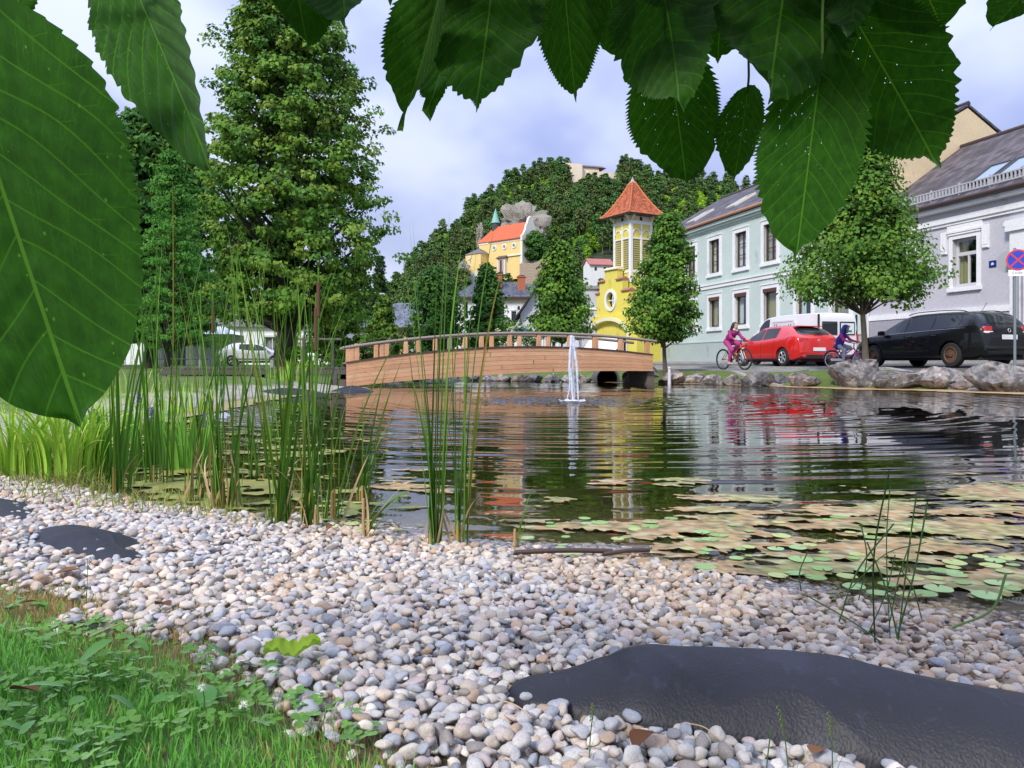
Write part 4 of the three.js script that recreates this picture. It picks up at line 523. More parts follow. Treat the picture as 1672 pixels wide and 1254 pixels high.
// the wooded hillside reads as one mass
{
  const r = rng(99), protos = [];
  const mk = (o, seed) => { const g = treeParts(o, seed), t = g.trunk.clone(); const n = t.attributes.position.count, c = new Float32Array(n * 3); const bc = o.barkC || [0.06, 0.05, 0.04]; for (let i = 0; i < n; i++) { c[3 * i] = bc[0]; c[3 * i + 1] = bc[1]; c[3 * i + 2] = bc[2]; } t.setAttribute('color', new THREE.BufferAttribute(c, 3)); t.deleteAttribute('uv'); const cg = g.crown.toNonIndexed(); return mergeGeometries([t, cg]); };
  for (let i = 0; i < 4; i++) protos.push(mk({ height: 10, base: 1.2, rad: 3.9, shape: egg, shell: 0.3, up: 0.9, clusters: 90, per: 20, leaf: 0.7, cluster: 0.95, tints: [[1.1, 1.1, 1.1], [1.4, 1.4, 1.3], [1.8, 1.7, 1.5]], trunk: 0.2, limbRate: 0.05 }, 200 + i));
  for (let i = 0; i < 3; i++) protos.push(mk({ height: 14, base: 6.0 + i, rad: 3.0, shape: (h) => Math.pow(1 - h, 0.5) * 0.95, shell: 0.4, up: 0.9, clusters: 36, per: 18, leaf: 0.95, cluster: 1.0, thin: 0.34, flat: 0.35, tints: [[1, 1, 1], [1.3, 1.3, 1.3]], trunk: 0.24, limbRate: 0.25, barkC: [1.7, 1.45, 1.2] }, 220 + i));
  const lists = protos.map(() => []); const excl = [[820, 400, 62, 60], [885, 440, 48, 22], [982, 436, 26, 14], [970, 276, 46, 20], [850, 345, 24, 24]];
  for (let k = 0; k < 7800; k++) {
    const px = lerp(350, 1560, r()), D = 175 + 350 * Math.sqrt(r()); if (D > ridgeD(px) + 14) continue;
    const p = onHill(px, D), py = HY - (p.y - EYE) * F / D; let bad = false; for (const [ex, ey, rx, ry] of excl) if (Math.abs(px - ex) < rx * 0.9 && py - 6 > ey - ry && py - 30 < ey + ry && D < (ey < 300 ? 600 : 330) && D > (ey < 300 ? 405 : 235)) bad = true; if (bad) continue;
    const nn = fbm(p.x * 0.02, D * 0.02, 5, 3), pine = nn + (r() - 0.5) * 0.35 > 0.54; const kind = pine ? 4 + Math.floor(r() * 3) : Math.floor(r() * 4);
    const s = (pine ? 0.82 : 0.60) * (0.55 + 0.85 * r()) * (D < 330 && py > 380 ? 0.8 : 1); const nt = clamp((fbm(p.x * 0.035, D * 0.035, 11, 3) - 0.5) * 1.8 + 0.5 + (r() - 0.5) * 0.5);
    const c = pine ? lin(0.10 + 0.05 * r(), 0.175 + 0.07 * r(), 0.065) : lin(lerp(0.10, 0.32, nt), lerp(0.25, 0.52, nt), lerp(0.035, 0.055, r()));
    lists[kind].push([p, s, r() * 6.28, c, 0.85 + 0.4 * r()]);
  }
  const wood = new THREE.Group(); wood.name = numbered('hillside_wood'); wood.userData = { label: 'dense mixed wood of pines and leafy trees covering the castle hill', category: 'wood', kind: 'stuff' }; scene.add(wood);
  const hm = phys(0xffffff, 0.95, { vertexColors: true, side: THREE.DoubleSide, transmission: 0.35, thickness: 0, specularIntensity: 0.05 });
  lists.forEach((l, i) => { const im = new THREE.InstancedMesh(protos[i], hm, l.length); im.name = i < 4 ? 'leafy_trees' : 'pine_trees'; const m4 = new THREE.Matrix4(), q = new THREE.Quaternion(); l.forEach(([p, s, a, c, sy], k) => { q.setFromAxisAngle(V3(0, 1, 0), a); m4.compose(p, q, V3(s, s * sy, s)); im.setMatrixAt(k, m4); im.setColorAt(k, c); }); im.userData.kind = 'stuff'; im.castShadow = im.receiveShadow = true; wood.add(im); });
  // pines that stand out on the skyline
  const pineO = (H) => ({ height: H, base: H * 0.45, rad: H * 0.28, shape: (h) => 0.55 + 0.45 * Math.sin(h * 14) ** 2, clusters: 26, per: 46, leaf: 0.95, cluster: H * 0.085, thin: 0.2, flat: 0.22, tints: [[0.018, 0.04, 0.02], [0.028, 0.055, 0.024]], trunk: 0.28, limbRate: 0.7, bark: BARKP });
  [[1022, 488, 15, 'left pine of the dark pair beside the castle'], [1043, 490, 14, 'right pine of the dark pair beside the castle'], [1107, 480, 13, 'slim pine on the skyline left of mint house roof'], [1131, 478, 16, 'tallest bare-trunked pine on the skyline above mint house roof']].forEach(([px, D, H, l], i) => tree('pine_tree', l, onHill(px, D), pineO(H), 300 + i, 'pines on the skyline'));
}
// ---------------------------------------------------------------- far shore: boulders, bridge, jet
const rockC2 = T.rockC.clone(); rockC2.repeat.set(1.7, 1.7); rockC2.needsUpdate = true;
const rockMats = [[0.36, 0.345, 0.34], [0.46, 0.40, 0.35], [0.27, 0.27, 0.29], [0.52, 0.48, 0.45], [0.40, 0.33, 0.29]].map(c => std(lin(c[0] * 1.0, c[1] * 1.0, c[2] * 1.02), 0.9, { map: rockC2, bumpMap: T.rock, bumpScale: 0.06 }));
const rockWord = ['grey', 'tan', 'slate grey', 'pale', 'brownish'];
const ORD = ['first', 'second', 'third', 'fourth', 'fifth', 'sixth', 'seventh', 'eighth', 'ninth', 'tenth', 'eleventh', 'twelfth', 'thirteenth', 'fourteenth', 'fifteenth', 'sixteenth', 'seventeenth', 'eighteenth', 'nineteenth', 'twentieth'];
function boulder(px, wPx, top, bot, seed, label, mi, back = 0.25) {
  const D = 779 / (bot - HY), m = D / F, h = (bot - top) * m + 0.12, w = wPx * m; const g = boulderGeo(seed, w / 2 * 1.18, h / 2 * 1.15, Math.min(0.62, Math.max(0.34, w * 0.55)), 4, 0.5);
  const o = mesh('boulder', g, rockMats[mi]); o.position.set((px - CX) * m, h / 2 - 0.12, -D - back); o.rotation.y = (seed * 1.7) % 0.8 - 0.4; tag(o, label, 'boulder', 'boulders along the far waterline'); return o;
}
{
  const R = [[1034, 42, 605, 626, 1], [1066, 40, 601, 625, 0], [1098, 44, 606, 627, 1], [1134, 40, 609, 627, 3], [1166, 40, 611, 628, 3], [1200, 34, 611, 629, 3], [1240, 48, 604, 631, 0], [1279, 40, 611, 630, 2], [1322, 52, 607, 632, 4], [1352, 36, 609, 631, 2], [1405, 78, 584, 634, 0], [1478, 92, 599, 636, 0], [1547, 68, 597, 637, 3], [1592, 50, 612, 638, 4], [1655, 110, 591, 641, 0], [1768, 96, 600, 643, 2]];
  R.forEach(([px, w, t, b, mi], i) => boulder(px, w, t, b, 400 + i * 7, `${w > 70 ? 'large ' : ''}${rockWord[mi]} boulder, ${ORD[i]} from the bridge's right end along far shore`, mi));
  const B = [[772, 26, 610, 622], [797, 28, 612, 622.5], [822, 26, 610, 623], [848, 30, 611, 623], [874, 26, 609, 623], [902, 32, 610, 623.5], [930, 30, 610, 623.5], [955, 28, 612, 624]];
  B.forEach(([px, w, t, b], i) => boulder(px, w, t, b, 700 + i * 5, `${rockWord[(i * 3) % 5]} boulder under the bridge arch, ${ORD[i]} from left`, (i * 3) % 5, 0.2));
  [[640, 40, 612, 623], [690, 44, 614, 622], [735, 34, 612, 622]].forEach(([px, w, t, b], i) => boulder(px, w, t, b, 760 + i, `dark boulder in shade behind bridge, ${ORD[i]} from the left bank`, 2, 0.2));
  // culvert beneath the right end of the bridge
  const D = 25.6, c = thing('culvert', 'dark round culvert mouth below the bridge right end', 'culvert', P(990, 619, D)); mesh('pipe', new THREE.CylinderGeometry(0.36, 0.36, 1.6, 20, 1, true).rotateX(Math.PI / 2).translate(0, 0, -0.5), std(lin(0.10, 0.10, 0.10), 0.9, { side: THREE.DoubleSide }), c); mesh('pipe_end', new THREE.CircleGeometry(0.36, 20).translate(0, 0, -1.25), M.interior, c); mesh('pipe_rim', new THREE.TorusGeometry(0.37, 0.035, 8, 24).translate(0, 0, 0.3), std(lin(0.16, 0.16, 0.16), 0.8), c);
}
{ // arched timber footbridge
  const A = [-4.42, 20.5], B = [4.22, 23.0], L = Math.hypot(B[0] - A[0], B[1] - A[1]), th = Math.atan2(B[1] - A[1], B[0] - A[0]);
  const h = thing('footbridge', 'arched larch footbridge with low post railing across the pond end', 'bridge', V3(A[0], 0, -A[1]), th);
  const top = (k) => 0.64 + 1.528 * k - 1.278 * k * k, bot = (k) => 0.0 + 0.95 * k - 0.55 * k * k, W = 1.7;
  const larch = [[0.66, 0.37, 0.21], [0.68, 0.39, 0.225], [0.64, 0.35, 0.195], [0.69, 0.42, 0.25]].map(c => std(lin(...c), 0.75, { map: T.woodC, bumpMap: T.bark, bumpScale: 0.002 }));
  const grey = std(lin(0.30, 0.26, 0.235), 0.85, { map: T.woodC }), r = rng(71);
  const plank = (k0, k1, f0, f1, z0, z1) => { // curved board between heights given as fractions
    const n = 10, y = (k, f) => lerp(bot(k), top(k), f); const row = (f, z) => { const a = []; for (let i = 0; i <= n; i++) { const k = lerp(k0, k1, i / n); a.push(V3(k * L, y(k, f), z)); } return a; };
    return [quadStrip(row(f0, z1), row(f1, z1)), quadStrip(row(f1, z1), row(f1, z0)), quadStrip(row(f0, z0), row(f0, z1)), quadStrip(row(f1, z0), row(f0, z0))].map(g => { g.index.array.reverse(); g.computeVertexNormals(); return g; });
  };
  for (const side of [1, 0]) for (let j = 0; j < 6; j++) { let k = 0; while (k < 1) { let k1 = Math.min(1, k + 0.42 + 0.3 * r()); if (1 - k1 < 0.12) k1 = 1; const o = (r() - 0.5) * 0.006, z = side ? [o - 0.045, o] : [-W, -W + 0.045]; mesh('plank', plank(k + 0.0008, k1 - 0.0008, j / 6 + 0.004, (j + 1) / 6 - 0.004, z[0], z[1]), larch[Math.floor(r() * 4)], h); k = k1; } }
  for (const z of [-0.11, -W + 0.05]) mesh('beam', plank(0, 1, 0.02, 0.97, z, z + 0.06), M.woodDark, h);
  mesh('edge_trim', plank(0, 1, 1.0, 1.045, -0.1, 0.035), std(lin(0.07, 0.05, 0.04), 0.8), h);
  { const g = []; const n = 70; for (let i = 0; i < n; i++) { const k = (i + 0.5) / n; g.push(box(L / n * 0.94, 0.04, W - 0.25, 0, 0, -W / 2).applyMatrix4(new THREE.Matrix4().makeTranslation(k * L, top(k) - 0.01, 0).multiply(new THREE.Matrix4().makeRotationZ(Math.atan2(top(k + 0.01) - top(k - 0.01), 0.02 * L))))); } mesh('deck_boards', g, grey, h); }
  const kOf = (px) => { const q = (px - CX) / F; return (q * A[1] - A[0]) / ((B[0] - A[0]) - q * (B[1] - A[1])); };
  const railH = (k) => top(k) + 0.40;
  [583, 632, 684, 735, 787, 833, 881, 931, 972, 1014, 1058].forEach((px, i) => { const k = clamp(kOf(px), 0.012, 0.992); for (const z of [-0.07, -W + 0.07]) mesh('railing_post', cbox(0.13, 0.5, 0.11, k * L - (z < -0.5 ? 0.12 : 0), top(k) + 0.17, z, 0.012), i === 3 && z > -0.5 ? grey : larch[(i + (z < -0.5 ? 1 : 0)) % 4], h); });
  [575, 624].forEach(px => { const k = clamp(kOf(px), 0.003, 1); mesh('railing_post', cbox(0.12, 0.5, 0.1, k * L, top(k) + 0.17, -0.07, 0.012), larch[0], h); });
  for (const z of [-0.06, -W + 0.06]) { const pts = []; for (let i = 0; i <= 24; i++) { const k = i / 24; pts.push(V3(lerp(-0.08, L + 0.12, k), railH(k), z)); } const g = new THREE.TubeGeometry(new THREE.CatmullRomCurve3(pts), 60, 0.07, 8); g.translate(0, 0, -z).scale(1, 1, 1.15).translate(0, 0, z); for (let i = 0; i < g.attributes.position.count; i++) { const p = g.attributes.position; const k = clamp((p.getX(i) + 0.08) / (L + 0.2)); const c = railH(k); p.setY(i, c + (p.getY(i) - c) * 0.62); } mesh('handrail', g, grey, h); }
  for (const [a, b, y] of [[-0.3, 0.2, 0.2], [L - 0.12, L + 0.1, 0.4]]) mesh('abutment', boxAt(a, b, -0.3, y, -W + 0.12, -0.13), std(lin(0.16, 0.14, 0.12), 0.95, { map: T.woodC }), h);
}
{ // fountain jet
  const f = thing('fountain_jet', 'white bubbling fountain jet rising from the pond', 'fountain', V3(FX, 0, -FD)); const r = rng(12);
  const wm = phys(lin(0.9, 0.93, 0.98), 0.35, { transmission: 0.6, thickness: 0, ior: 1.33 });
  const m = FD / F, st = [];
  const strand = (pts, r0, r1) => { const n = 40, c = new THREE.CatmullRomCurve3(pts), pos = c.getPoints(n), seg = 9; return gridGeo(seg, n, (u, v) => { const k = v * n, i = Math.min(n - 1, Math.floor(k)), p = pos[i].clone().lerp(pos[i + 1], k - i), rr = lerp(r0, r1, v) * (0.15 + 1.7 * fbm(v * 22 + p.x * 30, u * 3, 3, 3)), a = u * 6.2832; return [p.x + rr * Math.cos(a), p.y, p.z + rr * Math.sin(a)]; }); };
  const X = (px) => (px - 935) * m * 0.62, Y = (py) => (655 - py) * m;
  st.push(strand([V3(X(936), Y(660), 0), V3(X(935), Y(610), 0.01), V3(X(934), Y(570), 0), V3(X(933), Y(549), 0)], 0.011, 0.022));
  st.push(strand([V3(X(932), Y(548), 0.01), V3(X(928), Y(575), 0.06), V3(X(925), Y(605), 0.1), V3(X(926), Y(630), 0.12), V3(X(916), Y(658), 0.15)], 0.026, 0.006));
  st.push(strand([V3(X(935), Y(549), -0.01), V3(X(940), Y(575), 0.03), V3(X(946), Y(605), 0.05), V3(X(947), Y(630), 0.07), V3(X(949), Y(658), 0.09)], 0.028, 0.010));
  st.push(strand([V3(X(934), Y(552), -0.04), V3(X(936), Y(580), -0.05), V3(X(937), Y(610), -0.06), V3(X(941), Y(640), -0.08), V3(X(938), Y(658), -0.1)], 0.022, 0.006));
  st.push(strand([V3(X(928), Y(600), 0.09), V3(X(931), Y(625), 0.12), V3(X(933), Y(658), 0.16)], 0.02, 0.012));
  st.forEach(g => mesh('water_strand', g, wm, f));
  const drops = []; for (let i = 0; i < 420; i++) { const a = r() * 6.28, d = 0.03 + 0.34 * r() * r(), y = r() * 1.1 * (1 - d); drops.push(new THREE.IcosahedronGeometry(0.003 + 0.007 * r() * r(), 1).translate(Math.cos(a) * d, y, Math.sin(a) * d)); }
  stuff(mesh('droplets', drops, wm, f));
  const foam = []; for (let i = 0; i < 110; i++) { const a = r() * 6.28, d = 0.02 + 0.24 * r(), s = 0.006 + 0.016 * r(); foam.push(new THREE.IcosahedronGeometry(s, 1).scale(1.5, 0.55, 1.5).translate(Math.cos(a) * d, ripple(FX + Math.cos(a) * d, FD - Math.sin(a) * d) + 0.002, Math.sin(a) * d)); }
  stuff(mesh('foam', foam, phys(lin(0.82, 0.86, 0.92), 0.4, { transmission: 0.3, thickness: 0 }), f));
}
// ---------------------------------------------------------------- cars
const evalCSG = new Evaluator(); evalCSG.attributes = ['position', 'normal']; evalCSG.useGroups = false;
const smoothTab = (tb) => { const c = new THREE.CatmullRomCurve3(tb.map(p => V3(p[0], p[1], 0)), false, 'centripetal').getPoints(160); const t = c.map(p => [p.x, p.y]); return (x) => interp(t, x); };
function makeCar(root, o) {
  const top = smoothTab(o.top), belt = smoothTab(o.belt), hw = o.W / 2, L = o.L / 2, ys0 = o.sill;
  const wAt = (x) => hw * (1 - 0.16 * Math.pow(clamp((Math.abs(x) - (L - 0.75)) / 0.75), 2.4)), sillAt = (x) => ys0 + 0.13 * Math.pow(clamp((Math.abs(x) - (L - 0.5)) / 0.5), 2);
  const sec = (x) => { const yb0 = belt(x), yt = top(x), yb = Math.min(yb0, yt - 0.005), w = wAt(x), ys = Math.min(sillAt(x), yb - 0.1), g = clamp((yt - yb) / 0.1), wr = lerp(w * 0.93, o.roof, clamp((yt - yb) / 0.42)); return { yb, yt, w, ys, wr, g, pts: [[0, ys], [0.8 * w, ys], [0.945 * w, ys + 0.035], [0.985 * w, ys + 0.13], [w, lerp(ys, yb, 0.4)], [0.995 * w, lerp(ys, yb, 0.72)], [0.975 * w, yb - 0.02], [0.955 * w, yb + 0.004 * g], [lerp(0.955 * w, wr, 0.5), lerp(yb, yt - 0.045 * g, 0.5)], [wr, yt - 0.045 * g], [wr - 0.06, yt - 0.012 * g], [0.5 * wr, yt + 0.012 * g], [0, yt + 0.02 * g]] }; };
  const st = []; const N = 84; for (let i = 0; i <= N; i++) st.push(lerp(-L, L, 0.5 - 0.5 * Math.cos(Math.PI * i / N) * (0.55 + 0.45 * Math.abs(Math.cos(Math.PI * i / N))) / 1.0));
  const pos = [], idx = []; const K = 24;
  for (const x of st) { const p = sec(x).pts, ring = [...p, ...p.slice(1, -1).reverse().map(q => [-q[0], q[1]])]; for (const q of ring) pos.push(x, q[1], q[0]); }
  for (let i = 0; i < N; i++) for (let k = 0; k < K; k++) { const a = i * K + k, b = i * K + (k + 1) % K, c = a + K, d = b + K; idx.push(a, b, c, b, d, c); }
  for (const e of [0, N]) { const s = sec(st[e]); pos.push(st[e], (s.ys + s.yt) / 2, 0); const ci = pos.length / 3 - 1; for (let k = 0; k < K; k++) { const a = e * K + k, b = e * K + (k + 1) % K; if (e) idx.push(ci, a, b); else idx.push(ci, b, a); } }
  let g = new THREE.BufferGeometry(); g.setAttribute('position', new THREE.Float32BufferAttribute(pos, 3)); g.setIndex(idx); g.computeVertexNormals();
  { // face outwards
    const A = V3(...pos.slice(0, 3)); let vol = 0; for (let i = 0; i < idx.length; i += 3) { const a = V3(...pos.slice(idx[i] * 3, idx[i] * 3 + 3)), b = V3(...pos.slice(idx[i + 1] * 3, idx[i + 1] * 3 + 3)), c = V3(...pos.slice(idx[i + 2] * 3, idx[i + 2] * 3 + 3)); vol += a.dot(b.cross(c)); } if (vol < 0) { for (let i = 0; i < idx.length; i += 3) { const t = idx[i + 1]; idx[i + 1] = idx[i + 2]; idx[i + 2] = t; } g.setIndex(idx); g.computeVertexNormals(); } }
  let br = new Brush(g); br.updateMatrixWorld();
  for (const x of o.axles) for (const s of [-1, 1]) { const c = new Brush(new THREE.CylinderGeometry(o.wheel + 0.055, o.wheel + 0.055, 0.36, 28).rotateX(Math.PI / 2).translate(x, o.wheel, s * hw)); c.updateMatrixWorld(); br = evalCSG.evaluate(br, c, SUBTRACTION); br.updateMatrixWorld(); }
  const body = mesh('body', toCreasedNormals(br.geometry.index ? br.geometry.toNonIndexed() : br.geometry, 0.6), o.paint, root);
  // glass laid on the body surface
  const zSide = (x, y) => { const s = sec(x); return lerp(0.955 * s.w, s.wr, clamp((y - s.yb) / Math.max(0.05, s.yt - 0.045 - s.yb))); };
  const sideWin = (x0, x1, sgn, mat, nm = 'side_window', off = 0.007, lo = 0.035, hi = 0.085) => { const gg = gridGeo(24, 5, (u, v) => { const x = lerp(x0, x1, u), s = sec(x), a = s.yb + lo, b = Math.max(a + 0.002, s.yt - hi), y = lerp(a, b, v); return [x, y, sgn * (zSide(x, y) + off)]; }); return mesh(nm, gg, mat, root); };
  for (const s of [-1, 1]) for (const [a, b] of o.windows) sideWin(a, b, s, o.glass || M.glassDark);
  const topPatch = (x0, x1, f, off = 0.008) => gridGeo(10, 10, (u, v) => { const x = lerp(x0, x1, v), s = sec(x); const z = lerp(-1, 1, u) * s.wr * f; return [x, s.yt + 0.02 * s.g + off - 0.05 * Math.pow(Math.abs(z / s.wr), 3), z]; });
  if (o.rearGlass) mesh('rear_window', topPatch(...o.rearGlass), o.glass || M.glassDark, root);
  if (o.windscreen) mesh('windscreen', topPatch(...o.windscreen), o.glass || M.glassDark, root);
  // panel gaps
  const zBody = (x, y) => { const p = sec(x).pts; for (let i = 2; i < 7; i++) if (y <= p[i + 1][1] || i === 6) { const q = clamp((y - p[i][1]) / Math.max(1e-4, p[i + 1][1] - p[i][1])); return lerp(p[i][0], p[i + 1][0], q); } return p[7][0]; };
  for (const s of [-1, 1]) { for (const [x0, lean] of o.seams || []) mesh('door_seam', gridGeo(1, 12, (u, v) => { const b = sec(x0), y = lerp(b.ys + 0.09, b.yb - 0.01, v), x = x0 + lean * (1 - v) + (u - 0.5) * 0.014; return [x, y, s * (zBody(x, y) + 0.0035)]; }), M.rubber, root); mesh('sill_trim', gridGeo(30, 1, (u, v) => { const x = lerp(-L + 0.95, L - 0.95, u), y = sec(x).ys + 0.03 + 0.06 * v; return [x, y, s * (zBody(x, y) + 0.006)]; }), M.rubber, root); }
  // wheels
  for (const x of o.axles) for (const s of [-1, 1]) { const r0 = o.wheel, z = s * (hw - 0.115); const w = mesh('wheel', [new THREE.LatheGeometry([[r0 * 0.62, -0.1], [r0 * 0.93, -0.1], [r0, -0.07], [r0, 0.07], [r0 * 0.93, 0.1], [r0 * 0.62, 0.1]].map(p => new THREE.Vector2(...p)), 28).rotateX(Math.PI / 2).translate(x, r0, z)], M.rubber, root); const rg = [new THREE.CylinderGeometry(r0 * 0.18, r0 * 0.18, 0.03, 14).rotateX(Math.PI / 2).translate(x, r0, z + s * 0.075), new THREE.TorusGeometry(r0 * 0.62, 0.022, 6, 28).translate(x, r0, z + s * 0.085)]; if (o.spokes) for (let k = 0; k < o.spokes; k++) { const a = k / o.spokes * 6.2832; for (const da of [-0.13, 0.13]) rg.push(tubeBetween(V3(x + Math.cos(a) * r0 * 0.12, r0 + Math.sin(a) * r0 * 0.12, z + s * 0.08), V3(x + Math.cos(a + da) * r0 * 0.62, r0 + Math.sin(a + da) * r0 * 0.62, z + s * 0.085), 0.022, 0.02, 5)); } else { rg.push(new THREE.CylinderGeometry(r0 * 0.6, r0 * 0.4, 0.02, 24).rotateX(s * Math.PI / 2).translate(x, r0, z + s * 0.055)); for (let k = 0; k < 12; k++) { const a = k / 12 * 6.2832; rg.push(new THREE.CylinderGeometry(0.018, 0.018, 0.03, 6).rotateX(Math.PI / 2).translate(x + Math.cos(a) * r0 * 0.48, r0 + Math.sin(a) * r0 * 0.48, z + s * 0.066)); } } mesh('rim', rg, o.rim, w); mesh('wheel_well', new THREE.CylinderGeometry(r0 * 0.6, r0 * 0.6, 0.02, 20).rotateX(Math.PI / 2).translate(x, r0, z - s * 0.02), M.interior, w); }
  mesh('underbody', box(o.L * 0.92, 0.12, o.W * 0.8, 0, o.sill + 0.03, 0), M.rubber, root);
  for (const s of [-1, 1]) mesh('mirror', cbox(0.12, 0.13, 0.2, o.mirror[0], o.mirror[1], s * (hw + 0.06), 0.03), o.paint, root);
  return { sec, zSide, body };
}
const carTurn = Math.atan2(UD, UX);
const carPos = (s, t) => { const [X, D] = ST(s, t); return V3(X, gh(X, D) - 0.02, -D); };
const chrome = phys(lin(0.7, 0.7, 0.7), 0.15, { metalness: 1 }), redLens = phys(lin(0.5, 0.012, 0.012), 0.15, { clearcoat: 1 }), plateM = std(lin(0.75, 0.76, 0.78), 0.4), whiteLens = phys(lin(0.8, 0.78, 0.76), 0.15);
const wg = phys(lin(0.30, 0.38, 0.37), 0.03, { transmission: 0.55, thickness: 0, specularIntensity: 1 });
{
  const c = thing('hatchback', 'shiny red hatchback parked before the mint house', 'car', carPos(25.0, 17.6), carTurn), paint = phys(lin(0.58, 0.012, 0.010), 0.3, { clearcoat: 1, clearcoatRoughness: 0.04 });
  makeCar(c, { L: 4.3, W: 1.8, sill: 0.2, roof: 0.60, wheel: 0.325, axles: [-1.28, 1.34], seams: [[0.95, 0.1], [0.0, 0.02], [-0.82, 0.12]], spokes: 5, rim: phys(lin(0.55, 0.55, 0.57), 0.3, { metalness: 0.7 }), paint, glass: M.glassDark, mirror: [0.88, 1.0],
    top: [[-2.15, 0.60], [-2.14, 0.80], [-2.09, 0.98], [-1.98, 1.07], [-1.5, 1.36], [-1.2, 1.44], [-0.4, 1.475], [0.3, 1.42], [0.75, 1.24], [1.25, 0.98], [1.85, 0.84], [2.08, 0.7], [2.15, 0.5]], belt: [[-2.15, 0.55], [-2.0, 1.02], [-1.3, 1.02], [0, 0.94], [1.1, 0.90], [1.6, 0.86], [2.15, 0.45]], windows: [[0.86, 0.04], [-0.02, -0.86]], rearGlass: [-1.93, -1.42, 0.86], windscreen: [0.45, 1.15, 0.9] });
  for (const s of [-1, 1]) mesh('tail_light', cbox(0.16, 0.12, 0.36, -2.04, 0.93, s * 0.58, 0.03).rotateY(0), redLens, c);
  mesh('number_plate', cbox(0.02, 0.12, 0.5, -2.165, 0.60, 0, 0.006), plateM, c); mesh('badge', new THREE.CylinderGeometry(0.055, 0.055, 0.02, 18).rotateZ(Math.PI / 2).translate(-2.115, 0.92, 0), chrome, c); mesh('bumper_insert', cbox(0.06, 0.12, 1.1, -2.135, 0.35, 0, 0.02), M.rubber, c); mesh('spoiler', cbox(0.22, 0.03, 1.06, -1.52, 1.43, 0, 0.01), paint, c); mesh('rear_wiper', box(0.02, 0.02, 0.35, -1.96, 1.12, 0.1), M.rubber, c);
}
{
  const c = thing('estate_car', 'black estate car with brown steel wheels parked before grey house', 'car', carPos(18.0, 17.75), carTurn), paint = phys(lin(0.006, 0.006, 0.008), 0.4, { clearcoat: 0.55, clearcoatRoughness: 0.03, specularIntensity: 0.3 });
  makeCar(c, { L: 4.82, W: 1.8, sill: 0.22, roof: 0.60, wheel: 0.33, axles: [-1.42, 1.42], seams: [[1.05, 0.08], [0.18, 0.02], [-0.76, 0.14]], rim: std(lin(0.16, 0.09, 0.055), 0.6, { metalness: 0.3 }), paint, mirror: [1.0, 0.99],
    top: [[-2.41, 0.55], [-2.40, 0.78], [-2.35, 1.0], [-2.27, 1.08], [-1.95, 1.40], [-1.72, 1.46], [-0.6, 1.505], [0.3, 1.46], [0.78, 1.29], [1.4, 0.97], [2.1, 0.84], [2.34, 0.7], [2.41, 0.5]], belt: [[-2.41, 0.5], [-2.25, 1.03], [-1.3, 1.02], [0, 0.95], [1.2, 0.90], [1.8, 0.86], [2.41, 0.45]], windows: [[1.0, 0.22], [0.14, -0.72], [-0.80, -1.62]], rearGlass: [-2.22, -1.86, 0.9], windscreen: [0.5, 1.32, 0.9] });
  for (const s of [-1, 1]) { const t = mesh('tail_light', cbox(0.34, 0.13, 0.28, -2.2, 0.99, s * 0.615, 0.04), redLens, c); mesh('reversing_lamp', cbox(0.35, 0.05, 0.285, -2.203, 0.905, s * 0.615, 0.02), whiteLens, t); }
  mesh('number_plate', cbox(0.02, 0.12, 0.5, -2.425, 0.78, 0, 0.006), plateM, c); mesh('badge', new THREE.TorusGeometry(0.045, 0.012, 6, 18).rotateY(Math.PI / 2).translate(-2.41, 0.95, 0), chrome, c); mesh('bumper_strip', cbox(0.05, 0.06, 1.5, -2.40, 0.52, 0, 0.02), M.rubber, c); mesh('aerial', [tubeBetween(V3(-1.55, 1.46, 0), V3(-1.75, 1.72, 0), 0.006)], M.rubber, c);
  for (const s of [-1, 1]) { mesh('roof_rail', tubePath([V3(-1.7, 1.47, s * 0.6), V3(-1.5, 1.52, s * 0.6), V3(0.1, 1.53, s * 0.6), V3(0.3, 1.48, s * 0.6)], 0.014), M.darkMetal, c); mesh('chrome_strip', tubePath([V3(-1.9, 1.03, s * 0.875), V3(-0.5, 0.995, s * 0.875), V3(1.0, 0.94, s * 0.868)], 0.008, 5), chrome, c); for (const x of [0.1, -0.78]) mesh('door_handle', cbox(0.18, 0.03, 0.03, x - 0.1, 0.86, s * 0.905, 0.01), M.darkMetal, c); }
}
